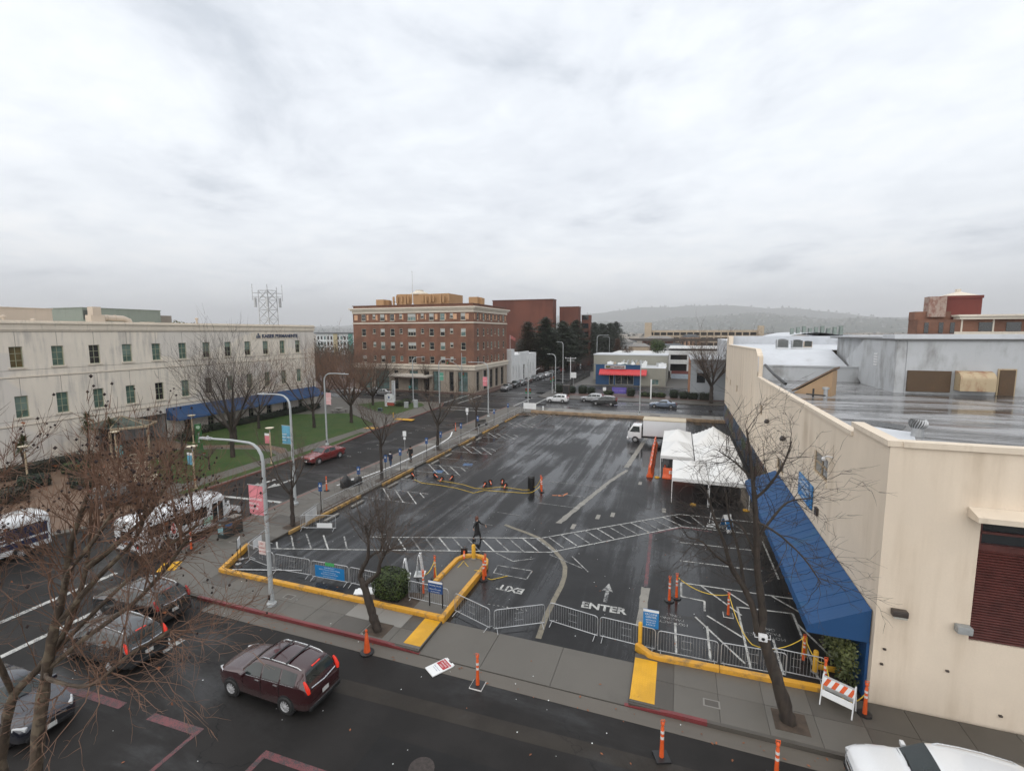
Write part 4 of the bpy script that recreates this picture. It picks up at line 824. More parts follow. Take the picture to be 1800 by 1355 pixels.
# ---------------------------------------------------------------- grill, garage and other far buildings
GR = thing('grill_restaurant', 'low grey and blue restaurant with red metal awning across the far street', 'building', (-12, 130, 0))
GRY = weathered('grey_green_stucco', (.28, .275, .235), (.18, .17, .14), .5); BLU = mat('deep_blue_paint', (.007, .055, .15), .5, .15); REDM = mat('red_metal_awning', (.50, .03, .035), .4, .15)
FG_ = Face((-20.7, 126.5), 0); gu = lambda x: x+20.7
mb = MB(); FG_.wall(mb, gu(-9.0), gu(-3.0), .1, 4.75, [(gu(-6.5), gu(-4.6), .5, 1.9)], .2); mb.quad((-3, 126.5, .1), (-3, 139, .1), (-3, 139, 4.75), (-3, 126.5, 4.75))
mb.build('wall', GRY, GR, True); MB().quad((-20.7, 126.5, .1), (-20.7, 139, .1), (-20.7, 139, 5), (-20.7, 126.5, 5)).build('side_wall', GRY, GR, True)
mb = MB(); FG_.wall(mb, 0, gu(-9.0), .1, 5.4, [(gu(-17.2), gu(-16.0), .15, 3.1), (gu(-15.6), gu(-10.9), .3, 3.1)], .25); mb.build('blue_front', BLU, GR, True)
MB().box(-21.2, 126.42, 5.4, -8.9, 126.9, 5.5).build('blue_coping', BLU, GR, True)
window(FG_, GR, (gu(-17.2), gu(-16.0), .15, 3.1), 1, 1, WF, G_DARK, .12, .06, .2)
window(FG_, GR, (gu(-15.6), gu(-10.9), .3, 3.1), 3, 1, WF, G_DARK, .1, .09, .2); window(FG_, GR, (gu(-6.5), gu(-4.6), .5, 1.9), 2, 1, WF, G_TEAL, .1, .06, .15)
an = MB()
n = 24
for i in range(n):
    x0 = -19.6+i*12.0/n; x1 = x0+12.0/n-.07
    an.add([(x0, 126.45, 4.3), (x1, 126.45, 4.3), (x1, 124.9, 3.15), (x0, 124.9, 3.15), (x1, 124.85, 2.85), (x0, 124.85, 2.85)], [(0, 1, 2, 3), (3, 2, 4, 5)])
an.quad((-19.6, 126.45, 4.27), (-7.6, 126.45, 4.27), (-7.6, 124.92, 3.1), (-19.6, 124.92, 3.1)); an.build('awning', REDM, GR, True)
MB().box(-18.3, 126.2, 4.45, -13.0, 126.4, 5.35).build('sign_board', SW, GR, True); MB().box(-18.1, 126.16, 4.58, -13.2, 126.21, 5.22).build('sign_face', mat('dark_sign', (.03, .012, .012), .4), GR, True)
text("MARTY'S GRILL", .55, mat('sign_red_white', (.62, .5, .48), .4), 'lettering', GR, (-16.85, 126.14, 4.72), (1, 0, 0), (0, 0, 1), .01, world=True, bold=.015)
MB().tube([(-17.8, 126.13, 4.7), (-17.6, 126.13, 5.05), (-17.3, 126.13, 5.1), (-17.1, 126.13, 4.75)], .06, 5).build('emblem', mat('green_yellow', (.3, .35, .05), .4), GR, True)
MB().quad((-20.7, 126.6, 4.75), (-3, 126.6, 4.72), (-3, 139, 4.7), (-20.7, 139, 4.7)).build('roof', WHITER, GR, True)
rr = random.Random(12)
for i in range(16):
    x, y = rr.uniform(-18.5, -4), rr.uniform(129, 137); s_ = rr.uniform(.4, 1.3); h = rr.uniform(.5, 1.3)
    b = MB().box(x-s_, y-s_*.7, 4.7, x+s_, y+s_*.7, 4.7+h); b.lathe((x, y, 4.7+h), [(s_*.35, 0), (s_*.35, .2), (0, .25)], 8)
    b.build('roof_unit', rr.choice((STEEL, SW, mat('grey_unit', (.2, .24, .22), .6), mat('tan_unit', (.42, .35, .27), .6))), GR, True)
for i in range(5): MB().tube([(-14.2+i*1.1, 133, 4.7), (-14.2+i*1.1, 133, 6.1), (-13.9+i*1.1, 133, 6.3)], .22, 7).build('roof_cowl', STEEL, GR, True)
MB().box(-23.4, 139.2, .1, -2.9, 149, 7.35).build('rear_hall', GRY, GR, True); MB().box(-23.5, 139.1, 7.35, -2.8, 149.1, 7.65).build('rear_hall_coping', WHITER, GR, True)
# parking structure right of the grill
GA = thing('parking_structure', 'white two-level parking structure behind the restaurant', 'building', (4, 165, 0)); WG = weathered('white_concrete', (.56, .56, .55), (.36, .35, .33), .5)
m = MB().box(-3, 152, .1, 42, 152.4, 2.2)
for z in (4.35, 7.1): m.box(-3, 151.9, z, 42, 152.5, z+1.25)
m.box(-3, 152, 8.9, 42, 180, 9.1); m.build('parapet_band', WG, GA, True)
for i in range(9): MB().box(-2.9+i*5.2, 152.0, .1, -2.4+i*5.2, 152.4, 8.4).build('column', WG, GA, True)
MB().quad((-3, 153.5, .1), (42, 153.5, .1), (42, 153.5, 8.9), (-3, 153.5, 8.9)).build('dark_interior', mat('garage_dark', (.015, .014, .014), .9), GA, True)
MB().box(-2, 151.2, .1, 42, 151.5, 2.3).build('red_wall', mat('dull_red_wall', (.16, .05, .045), .7, .2), GA, True); MB().box(-2, 149.6, .1, 30, 149.9, 1.5).build('pale_blue_wall', mat('pale_blue_grey', (.33, .38, .44), .7, .15), GA, True)
MB().box(-22, 152, .1, -3.1, 190, 6.6).box(-22.1, 151.9, 6.6, -3.1, 190, 6.8).build('side_hall', WG, GA, True)
MB().box(-24.5, 160, .1, -22.2, 230, 5.4).build('orange_wall', mat('orange_stucco', (.42, .26, .15), .8, .15), GA, True)
# grey-brown building beside the beige hall
SB = thing('narrow_block', 'narrow orange-sided grey building just behind the beige hall', 'building', (9, 110, 0))
MB().box(2.4, 104.5, .1, 26, 126, 8.2).build('wall', weathered('grey_panel', (.30, .32, .34), (.2, .2, .2), .5), SB, True); MB().box(2.3, 106, .1, 2.42, 125.5, 8.0).build('orange_side', weathered('rust_orange_panel', (.32, .14, .065), (.2, .09, .05), .6), SB, True)
MB().box(2.2, 104.4, 8.2, 26, 126.1, 8.4).build('coping', STEEL, SB, True); MB().box(3.6, 104.44, 3.6, 5.2, 104.52, 5.6).build('window', G_DARK, SB, True)
# white low building right of the hotel
WL = thing('white_deco_building', 'low white building with arched doorway next to the brick hotel', 'building', (-48, 135, 0)); WHP = weathered('white_stucco', (.62, .63, .63), (.40, .40, .40), .4, (2, 2, .3))
FW = Face((-43.2, 123.0), R(90))
wo = [(1.2+i*2.6, 2.1+i*2.6, 1.0, 4.6) for i in range(3)]+[(10.3, 12.4, .15, 4.6)]+[(14.6+i*2.7, 15.5+i*2.7, 1.0, 4.6) for i in range(3)]
m = MB(); FW.wall(m, 0, 24, .1, 7.6, wo, .3); m.quad((-43.2, 123, .1), (-62, 123, .1), (-62, 123, 7.6), (-43.2, 123, 7.6)).quad((-43.2, 147, .1), (-62, 147, .1), (-62, 147, 7.6), (-43.2, 147, 7.6)).quad((-43.2, 123, 7.6), (-62, 123, 7.6), (-62, 147, 7.6), (-43.2, 147, 7.6))
m.build('wall', WHP, WL, True); m = MB(); FW.bar(m, 7, 16, 7.6, 8.3, -.4, .05); FW.bar(m, 0, 2.5, 7.6, 9.3, -2.5, .04)
for i in range(8): FW.bar(m, .4+i*3.2, .7+i*3.2, .1, 7.0, 0, .12)
m.build('stepped_parapet', WHP, WL, True)
for o_ in wo: window(FW, WL, o_, 1, 3, SW, G_DARK, .08, .05, .2)
# big brick blocks behind the cedars
def redbrick():
    t = NT('dark_red_brick_block'); p = t.pos(); a = t.noise(p, .12, 5); s = t.noise(t.map(p, (.5, .5, .06)), 1, 5); b = t.noise(t.map(p, (1, 1, 6)), 1.5, 3)
    t.set(col=t.mix(t.step(s, .45, .75, 0, .45), t.mix(t.step(a, .35, .65), (.115, .042, .029), (.155, .056, .037)), (.075, .028, .02)), rough=.9); t.bump(b, .3, .05); return t.m
RBK = redbrick()
BB = thing('brick_civic_block', 'tall plain red-brown brick block rising behind the dark cedars', 'building', (-58, 200, 0))
MB().box(-75, 190, .1, -48.8, 195.5, 27).build('wall', RBK, BB, True); MB().box(-75.2, 189.8, 27, -48.7, 195.6, 27.3).build('coping', mat('dark_red_coping', (.1, .04, .03)), BB, True)
B2 = thing('brick_civic_wing', 'lower red-brown brick wing with balconies to the right of the tall block', 'building', (-42, 210, 0))
MB().box(-48.7, 203, .1, -46.9, 225, 21.5).build('link', mat('shaded_brick_link', (.07, .028, .02), .9), B2, True); MB().box(-47.0, 193.9, .1, -39.1, 198.5, 24.0).build('wall', RBK, B2, True)  # link: shade of the recessed gap put into a darker brick colour
MB().box(-38.9, 199.6, .1, -35.4, 203.5, 21.0).build('balcony_wing', RBK, B2, True); MB().box(-47.1, 193.8, 24.0, -39.0, 198.6, 24.3).build('coping', mat('dark_red_coping', (.1, .04, .03)), B2, True)
for k in range(5): MB().box(-38.5, 199.4, 5+k*3.5, -36.0, 199.7, 7+k*3.5).build('balcony_opening', G_DARK, B2, True)
for k in range(2): MB().box(-48.5, 202.8, 17.0+k*2.2, -47.2, 203.05, 18.2+k*2.2).build('window', G_DARK, B2, True)
# brick tower on the right, behind the beige hall
RT = thing('brick_tower_house', 'red brick building with hip-capped red tower beyond the beige hall roof', 'building', (38, 95, 0))
MB().box(32.4, 85, .1, 60, 88, 15.6).box(32.3, 85.8, 15.6, 36.5, 87.8, 16.8).build('brick_wall', BRK, RT, True)
MB().box(36.9, 84.2, 15.6, 60, 88, 16.0).box(36.6, 83.9, 16.0, 60, 88, 16.25).box(36.7, 84.8, 13.5, 60, 85.1, 13.9).build('cornice', STONE, RT, True)
MB().box(33.7, 85.3, 16.0, 35.7, 87, 18.9).build('whitewashed_bay', weathered('whitewashed_brick', (.34, .26, .215), (.2, .09, .065), .95, (1.5, 1.5, .8), 2.2, lo=.42, hi=.62), RT, True)
MB().box(35.7, 86, 15.6, 40.0, 89.5, 18.6).box(35.6, 85.9, 18.6, 40.1, 89.6, 19.0).build('red_tower', weathered('red_tower_paint', (.14, .03, .022), (.07, .025, .02), .8, (1.5, 1.5, .4), 1.5), RT, True)
MB().add([(36.0, 86.2, 19.0), (39.8, 86.2, 19.0), (39.8, 89.3, 19.0), (36, 89.3, 19.0), (37.9, 87.7, 19.7)], [(0, 1, 4), (1, 2, 4), (2, 3, 4), (3, 0, 4)]).box(37.65, 87.5, 19.5, 38.15, 88, 20.0).build('tower_roof', STONE, RT, True)
for x in (33.2, 34.9, 36.2, 39.4, 42.4, 45.2): MB().box(x, 84.93, 13.7 if x < 38 else 13.95, x+(.5 if x < 38 else 1.6), 85.02, 15.2).build('window', G_DARK, RT, True)
for x in (37.4, 40.9, 44.4): MB().box(x, 84.9, 13.5, x+.18, 85.05, 15.6).build('pilaster', STONE, RT, True)
# far roof of neighbouring hall, with tanks and units
NR = thing('neighbour_hall', 'pale curved-roof hall just beyond the beige building', 'building', (25, 95, 0))
MB().box(9, 99, .1, 31, 130, 12.2).build('wall', WHITER, NR, True)
m = MB(); 
for i in range(9):
    t = i/8; m.add([(16+14*t, 99, 12.2+1.6*math.sin(math.pi*t)), (16+14*t, 125, 12.2+1.6*math.sin(math.pi*t))], [])
m.f = [(2*i, 2*i+2, 2*i+3, 2*i+1) for i in range(8)]; m.build('curved_roof', WHITER, NR, True)
for i in range(9): MB().box(20+i*1.0, 104, 13.4, 20.5+i*1.0, 105, 14.6+.2*(i % 3)).build('roof_unit', mat('grey_unit', (.2, .24, .22)), NR, True)
for i, (x, y, s_) in enumerate(((11.2, 62.5, .6), (12.9, 63.5, .55), (14.4, 65.5, .45))):
    e = thing('condenser_unit', 'grey air condenser on the white roof, %s of the three from the street side' % ('first', 'second', 'third')[i], 'air conditioner', (x, y, 12.02), group='roof condensers')
    MB().box(-s_, -s_*.8, .1, s_, s_*.8, s_*1.7).build('casing', TAN if i == 2 else STEEL, e, bevel=.04)
    MB().lathe((0, 0, s_*1.7), [(s_*.7, 0), (s_*.7, .06), (s_*.2, .1), (0, .1)], 14).build('fan_guard', mat('dark_vent', (.06, .06, .06)), e); MB().box(-s_, -s_*.8, 0, s_, s_*.8, .1).build('plinth', SW, e)
    lvv = MB()
    for k in range(8): lvv.box(-s_*.85, -s_*.82, .2+k*s_*.17, s_*.85, -s_*.8, .28+k*s_*.17)
    lvv.build('louvre_slats', mat('dark_louvre', (.06, .065, .06)), e)['kind'] = 'stuff'
# mid-distance garage with open decks
FGG = thing('beige_parking_garage', 'long beige multi-deck garage with dark open bays in the middle distance', 'building', (30, 430, 0)); BG = mat('beige_concrete', (.42, .34, .25), .8, .12, .2)
m = MB()
for z in (5, 9.2, 13.4): m.box(-27, 420, z, 62, 421, z+1.8)
m.box(-27, 440, 13, 62, 441, 15).box(-27, 420.2, .1, -26, 441, 15); m.build('deck_band', BG, FGG, True)
MB().box(-28, 418, .1, -22.5, 424, 21.5).build('stair_tower', BG, FGG, True); MB().box(58, 418, .1, 62, 424, 18.5).build('stair_tower', BG, FGG, True)
for i in range(16): MB().box(-21+i*5.2, 420.1, .1, -20.2+i*5.2, 421.1, 15).build('pier', BG, FGG, True)
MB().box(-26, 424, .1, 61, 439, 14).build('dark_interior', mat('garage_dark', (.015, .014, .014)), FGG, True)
# pale apartment block far left between clinic and hotel
AP = thing('pale_apartment_block', 'pale green and white apartment block far behind, left of the hotel', 'building', (-190, 255, 0))
MB().box(-212, 240, .1, -168, 262, 13.4).build('wall', mat('white_render', (.58, .60, .60), .8, .08, .3), AP, True); MB().box(-213, 239, 13.4, -167, 263, 14.0).build('roof_slab', mat('dark_grey_roof', (.10, .11, .12), .7), AP, True)
for i in range(18):
    for k in range(3):
        MB().box(-211+i*2.45, 239.85, 3+k*3.4, -209.8+i*2.45, 240.02, 5+k*3.4).build('window', G_TEAL if i % 5 == 2 else G_DARK, AP, True)
for x, c in ((-199, (.42, .36, .22)), (-188, (.10, .25, .22)), (-176, (.10, .25, .22))): MB().box(x, 239.6, .1, x+3, 239.84, 13.3).build('coloured_bay', mat('bay_%d' % x, c, .7, .05), AP, True)
# scattered small buildings of the town
rt = random.Random(77)
walls_ = [(.42, .33, .24), (.3, .3, .3), (.5, .48, .44), (.30, .13, .09), (.25, .3, .32), (.45, .28, .18)]
tw = 0
names = ['tan', 'grey', 'cream', 'brick-red', 'blue-grey', 'orange']
for (x, y, wx, wy, h, c) in [(-20, 262, 10, 12, 8, 0), (-4, 300, 16, 14, 7, 1), (14, 290, 12, 10, 6, 5), (-14, 360, 22, 16, 11, 3), (8, 400, 14, 14, 12, 5), (32, 300, 9, 8, 9, 0), (-34, 300, 14, 12, 10, 1), (-40, 340, 24, 14, 9, 2), (50, 330, 22, 14, 10, 4), (70, 300, 20, 16, 11, 1), (95, 360, 30, 20, 12, 2), (-5, 240, 14, 8, 5, 5)]:
    e = thing('town_house', '%s low building in the middle distance, %s' % (names[c], ('beside the cedars', 'with grey roof past the garage wall', 'with flat roof past the parking structure', 'long and dark behind the street trees', 'near the big beige garage', 'thin and tall past the street trees', 'behind the cedar row', 'furthest along the side street', 'half hidden beyond the narrow block', 'beyond the beige hall roof', 'broad, beyond the brick tower', 'low wall-like, behind the parking structure')[tw]), 'building', (x, y, 0)); tw += 1
    MB().box(-wx/2, -wy/2, 0, wx/2, wy/2, h*.8).build('wall', mat('town_wall_%d' % c, walls_[c], .8, .15, .3), e)
    r_ = MB().add([(-wx/2-.4, -wy/2-.4, h*.8), (wx/2+.4, -wy/2-.4, h*.8), (wx/2+.4, wy/2+.4, h*.8), (-wx/2-.4, wy/2+.4, h*.8), (-wx/2+wx*.25, 0, h), (wx/2-wx*.25, 0, h)], [(0, 1, 5, 4), (1, 2, 5), (2, 3, 4, 5), (3, 0, 4)]); r_.build('roof', mat('town_roof_%d' % (tw % 3), ((.10, .095, .09), (.2, .19, .18), (.07, .075, .08))[tw % 3], .8), e)
    for k in range(max(2, int(wx/3))): MB().box(-wx/2+.8+k*3, -wy/2-.05, h*.3, -wx/2+2.0+k*3, -wy/2+.02, h*.55).build('window', G_DARK, e)
# elevated track line
EL = thing('elevated_railway', 'long dark elevated railway deck on piers in the middle distance', 'viaduct', (20, 345, 0))
MB().box(-36, 345, 7.6, 160, 351, 9.3).build('deck', mat('dark_brown_deck', (.06, .05, .045), .8, .2, .2), EL, True)
for i in range(14): MB().box(-32+i*14, 346.5, .05, -30.6+i*14, 349.5, 7.6).build('pier', CONC_L, EL, True)
# ---------------------------------------------------------------- hills and hazy town on them
def hillmat():
    t = NT('hillside'); p = t.pos(); a = t.noise(p, .006, 6); b = t.noise(p, .03, 6, .7)
    t.set(col=t.mix(t.step(b, .42, .6), t.mix(t.step(a, .4, .6), (.030, .042, .022), (.085, .085, .05)), (.016, .024, .014)), rough=.95); return t.m
def hz(az, r):
    n_ = noise.fractal(Vector((az*4.2, r*.0004, 3.3)), 1.0, 2.0, 6); n2 = noise.fractal(Vector((az*15, r*.0018, 9.1)), 1.0, 2.0, 5)
    e = 1/(1+math.exp(-(az+.32)*16)); west = (.35+.65*e)*(.30+.70/(1+math.exp((az-.34)*13)))
    g1 = math.exp(-((r-3000)/650)**2)*(88+45*n_)*west; g2 = math.exp(-((r-4700)/900)**2)*(205+75*n_+20*math.cos(az*3-1.0))*west
    return max(0, max(g1, g2, .6*(g1+g2)))+7*n2*min(1, max(0, (r-2000)/900))
HS = 2.0; hm = MB(); NA, NR_ = 260, 46
for i in range(NA+1):
    az = -1.35+2.7*i/NA
    for j in range(NR_+1):
        r = 1900+j*95; hm.v.append((HS*r*math.sin(az), HS*r*math.cos(az), HS*hz(az, r)-3))
for i in range(NA):
    for j in range(NR_): a = i*(NR_+1)+j; hm.f.append((a, a+NR_+1, a+NR_+2, a+1))
hm.build('hills', hillmat(), smooth=True, **S)
rh = random.Random(5); hh = MB(); tt = MB()
for i in range(5200):
    az = rh.uniform(-.95, .95); r = rh.uniform(2050, 3600)
    if rh.random() > .5+.4*math.sin(az*7)*math.cos(r*.004): continue
    z = HS*hz(az, r)-3; s_ = rh.uniform(8, 16); r *= HS; hh.obox((r*math.sin(az), r*math.cos(az), z+5), (s_*1.5, s_, rh.uniform(9, 15)), rh.uniform(0, 3))
hh.build('hillside_houses', mat('pale_house', (.24, .235, .225), .8, .3, .01), kind='stuff', label='countless pale houses scattered over the hazy hillside', cat='houses')
for i in range(1700):
    az = rh.uniform(-1.2, 1.2); r = rh.choice((rh.uniform(2000, 3800), rh.uniform(3300, 3900), rh.uniform(4500, 5300))); z = HS*hz(az, r)-3; s_ = rh.uniform(8, 20)*(1 if r < 4000 else 1.5); r *= HS
    c = Vector((r*math.sin(az), r*math.cos(az), z)); tt.add([c+Vector((s_*math.cos(k*1.256)*rh.uniform(.7, 1.1), s_*math.sin(k*1.256)*rh.uniform(.7, 1.1), rh.uniform(0, s_*.4))) for k in range(5)]+[c+Vector((0, 0, s_*rh.uniform(1.1, 1.9)))], [(0, 1, 5), (1, 2, 5), (2, 3, 5), (3, 4, 5), (4, 0, 5)])
tt.build('hillside_trees', mat('far_tree_green', (.035, .044, .028), .9, .3, .01), kind='stuff', label='dark trees massed over the hazy hillside and along its ridge', cat='trees')
# low town between: roofs and tree tops that read as one mass
tm = MB(); hm2 = MB()
for i in range(2600):
    y = rh.uniform(300, 3600)*rh.uniform(.6, 1) if rh.random() < .5 else rh.uniform(300, 1500); x = rh.uniform(-1.5, 1.4)*y
    if y < 300 or (-60 < x < 120 and y < 440): continue
    if x < -30 and y < 330 and x > -160: continue
    s_ = rh.uniform(3.5, 7.5); c = Vector((x, y, 0)); h = rh.uniform(5, 11.5)
    for q in range(3):
        cc = c+Vector((rh.uniform(-3, 3), rh.uniform(-3, 3), 0)); tm.add([cc+Vector((s_*.6*math.cos(k*1.256), s_*.6*math.sin(k*1.256), h*rh.uniform(.3, .6))) for k in range(5)]+[cc+Vector((0, 0, h*rh.uniform(.8, 1))), cc], [(0, 1, 5), (1, 2, 5), (2, 3, 5), (3, 4, 5), (4, 0, 5), (0, 1, 6), (2, 3, 6)])
tm.build('town_trees', mat('brown_green_trees', (.036, .036, .024), .9, .45, .05), kind='stuff', label='mass of brown-green tree tops over the far town', cat='trees')
for i in range(1500):
    y = rh.uniform(300, 3600)*rh.uniform(.6, 1) if rh.random() < .5 else rh.uniform(300, 1500); x = rh.uniform(-1.5, 1.4)*y
    if y < 300 or (-60 < x < 120 and y < 440): continue
    if x < -30 and y < 330 and x > -160: continue
    hm2.obox((x, y, 3), (rh.uniform(8, 22), rh.uniform(8, 16), rh.uniform(6, 15)), rh.choice((0, .05, .1)))
hm2.build('town_houses', mat('far_town_walls', (.34, .31, .28), .8, .5, .02), kind='stuff', label='low pale houses of the far town, too many to count', cat='houses')
# the air
hzb = MB().box(-15600, -700, -1.5, 15600, 15600, 820).build('haze', None or bpy.data.materials.new('haze_air'), kind='stuff', label='thin pale haze over the whole town', cat='haze')
hmz = hzb.data.materials[0]; hmz.use_nodes = True; hmz.node_tree.nodes.clear()
vo = hmz.node_tree.nodes.new('ShaderNodeVolumePrincipled'); vo.inputs['Density'].default_value = .00017; vo.inputs['Color'].default_value = (.97, .98, 1.0, 1); vo.inputs['Anisotropy'].default_value = 0.0
ho = hmz.node_tree.nodes.new('ShaderNodeOutputMaterial'); hmz.node_tree.links.new(vo.outputs[0], ho.inputs['Volume'])
# ---------------------------------------------------------------- trees and plants
def barkmat(name, c1, c2, c3):
    t = NT(name); p = t.pos(True); a = t.noise(t.map(p, (5, 5, 1.2)), 1, 6, .65); b = t.noise(p, 3.0, 4)
    t.set(col=t.mix(t.step(b, .5, .62), t.mix(t.step(a, .35, .65), c1, c2), c3), rough=.75); t.bump(a, .6, .03); return t.m
BARK = barkmat('dark_wet_bark', (.020, .015, .012), (.05, .036, .027), (.035, .027, .02))
BARKP = barkmat('mottled_plane_bark', (.036, .024, .016), (.08, .055, .036), (.12, .092, .062))
TWIG = mat('brown_twig', (.085, .058, .042), .8, .3, 1.5); TWIGD = mat('dark_twig', (.032, .024, .02), .8, .3, 1.5); TWIGT = mat('tan_twig', (.15, .083, .054), .8, .3, 1.5); TWIGR = mat('grey_brown_twig', (.085, .065, .053), .8, .3, 1.5)
LEAFD = mat('dead_leaf', (.22, .075, .03), .7, .4, 2); POD = mat('dark_seed_ball', (.022, .013, .012), .9, .3, 5)
def perp(d, rng):
    v = Vector((rng.gauss(0, 1), rng.gauss(0, 1), rng.gauss(0, 1))); v -= d*v.dot(d); return v.normalized() if v.length > 1e-6 else d.orthogonal().normalized()
def shoot(mb, p, d, L, r, lvl, rng, up=.25, wob=.18, nseg=4, kids=3, spread=.75, tips=None, shrink=(.45, .75), taper=.35):
    p = Vector(p); d = Vector(d).normalized(); pts = [p.copy()]; ds = [d.copy()]
    for i in range(nseg):
        d = (d+Vector((rng.gauss(0, wob), rng.gauss(0, wob), rng.gauss(0, wob)+up/nseg))).normalized(); p = p+d*(L/nseg); pts.append(p.copy()); ds.append(d.copy())
    mb.tube(pts, [r*(1-(1-taper)*i/nseg) for i in range(nseg+1)], 6 if r > .06 else (4 if r > .02 else 3), cap=False)
    if tips is not None and lvl == 0: tips.append((pts[-1], ds[-1]))
    if lvl > 0:
        for k in range(kids):
            t = rng.uniform(.22, 1.0) if k else 1.0; i = min(nseg-1, int(t*nseg)); f = t*nseg-i; q = pts[i].lerp(pts[i+1], f)
            nd = (ds[i]+perp(ds[i], rng)*spread*rng.uniform(.5, 1.2)).normalized()
            shoot(mb, q, nd, L*rng.uniform(*shrink), max(.006, r*.62*(1-.45*t)), lvl-1, rng, up, wob, max(2, nseg-1), kids, spread, tips, shrink)
def limb(mb, pts, r0, r1, n=8, knob=None, rng=None):
    """thick limb through given joints, smoothed and roughened"""
    P = [Vector(p) for p in pts]; out = []; k = len(P)
    for i in range(k-1):
        a, b, c, d = P[max(i-1, 0)], P[i], P[i+1], P[min(i+2, k-1)]
        for j in range(4):
            t = j/4; out.append(.5*((2*b)+(c-a)*t+(2*a-5*b+4*c-d)*t*t+(3*b-a-3*c+d)*t*t*t))
    out.append(P[-1]); m = len(out)
    rs = [(r0+(r1-r0)*i/(m-1))*(1+(rng.uniform(-.09, .12) if rng else 0)) for i in range(m)]
    if knob: rs[-1] *= knob
    o0 = len(mb.v); mb.tube(out, rs, n); rm_ = max(rs)
    for i in range(o0, len(mb.v)):
        v = Vector(mb.v[i]); v += noise.noise_vector(v*(1.1/max(rm_, .05)))*rs[(i-o0)//n]*.24; mb.v[i] = tuple(v)
    return out
def scatter(mb, tips, n, rng, size, flat=False):
    for q, d in rng.sample(tips, min(n, len(tips))):
        c = q+Vector((rng.uniform(-.02, .02), rng.uniform(-.02, .02), rng.uniform(-.06, .01))); s = size*rng.uniform(.7, 1.25)
        if flat:
            a, b = perp(Vector((0, 0, 1)), rng)*s, Vector((rng.uniform(-.5, .5), rng.uniform(-.5, .5), -.8))*s; mb.add([c, c+a*.6+b*.3, c+b, c-a*.6+b*.3], [(0, 1, 2, 3)])
        else:
            mb.add([c+Vector(v)*s for v in ((1, 0, 0), (0, 1, 0), (-1, 0, 0), (0, -1, 0), (0, 0, 1), (0, 0, -1))], [(0, 1, 4), (1, 2, 4), (2, 3, 4), (3, 0, 4), (1, 0, 5), (2, 1, 5), (3, 2, 5), (0, 3, 5)])
# ---- big near plane tree, left foreground
rg = random.Random(31); base = Vector((-16.2, 6.4, .15))
T1 = thing('plane_tree', 'big bare multi-stemmed plane tree with dark seed balls in the near left corner', 'tree', base)
tk = MB(); W = lambda x, y, z: Vector((x, y, z))-base
trunks = [[(-16.0, 6.4, .0), (-15.2, 6.4, 2.86), (-14.8, 6.42, 4.33), (-14.3, 6.45, 5.84), (-13.9, 6.5, 7.0), (-13.55, 6.6, 8.0), (-13.1, 6.6, 9.2), (-12.5, 6.7, 10.4)],
          [(-16.6, 6.3, 0), (-16.55, 6.3, 2.4), (-16.2, 6.3, 3.6), (-15.6, 6.35, 4.9), (-14.8, 6.5, 5.7), (-14.3, 6.9, 6.6), (-14.2, 7.4, 8.0), (-14.3, 7.7, 9.5)],
          [(-16.55, 6.3, 2.2), (-16.7, 6.0, 3.8), (-16.2, 5.7, 5.6), (-15.9, 5.5, 7.4), (-15.6, 5.6, 9.4)]]
ends = []
for i, t_ in enumerate(trunks): ends.append((limb(tk, [W(*p) for p in t_], (.175, .145, .10)[i], (.04, .035, .035)[i], 10, rng=rg)))
subs = [([(-14.3, 6.45, 5.84), (-13.3, 6.8, 6.7), (-12.3, 7.3, 7.5), (-11.6, 7.6, 8.3), (-10.9, 7.7, 9.1)], .06), ([(-13.9, 6.5, 7.0), (-12.9, 6.9, 8.2), (-12.0, 7.3, 9.2), (-11.5, 7.3, 10.2)], .065), ([(-14.35, 6.45, 5.75), (-13.2, 6.0, 6.2), (-12.0, 6.1, 6.3), (-11.3, 6.5, 6.9), (-10.5, 6.9, 7.4)], .042),
        ([(-14.2, 7.4, 8.0), (-13.4, 8.3, 9.0), (-12.8, 8.8, 10.2)], .08), ([(-15.6, 6.35, 4.9), (-15.0, 5.8, 7.0), (-14.8, 5.6, 9.0), (-14.5, 5.8, 10.6)], .065), ([(-13.55, 6.6, 8.0), (-12.5, 6.2, 8.8), (-11.6, 6.2, 9.6), (-11.0, 6.4, 10.4)], .05), ([(-14.8, 6.5, 5.7), (-13.6, 7.4, 7.2), (-12.8, 8.2, 8.2), (-12.0, 8.8, 8.9)], .05)]
for p_, r_ in subs: ends.append(limb(tk, [W(*q) for q in p_], r_, .04, 7, rng=rg))
tk.build('trunk', BARKP, T1, smooth=True)
tw_, tips = MB(), []
for L_ in ends:
    n = len(L_)
    for k in range(17):
        i = rg.randrange(int(n*.4), n); d = (L_[min(i+1, n-1)]-L_[max(i-1, 0)]).normalized(); d = (d+perp(d, rg)*rg.uniform(.5, 1.4)).normalized()
        if L_[i].z < 5.2: continue
        shoot(tw_, L_[i], d, rg.uniform(.8, 1.6), rg.uniform(.010, .018), 2, rg, .35, .17, 4, 5, .85, tips, (.4, .7))
for k in range(20):          # pale shoots that arch over the parked cars
    L_ = ends[rg.choice((3, 5, 5, 9))]; i = rg.randrange(int(len(L_)*.5), len(L_)); d = Vector((rg.uniform(.2, 1), rg.uniform(-.5, .7), rg.uniform(-.75, .15))).normalized()
    shoot(tw_, L_[i], d, rg.uniform(.9, 1.7), rg.uniform(.010, .016), 2, rg, .1, .2, 5, 3, .8, tips, (.35, .6))
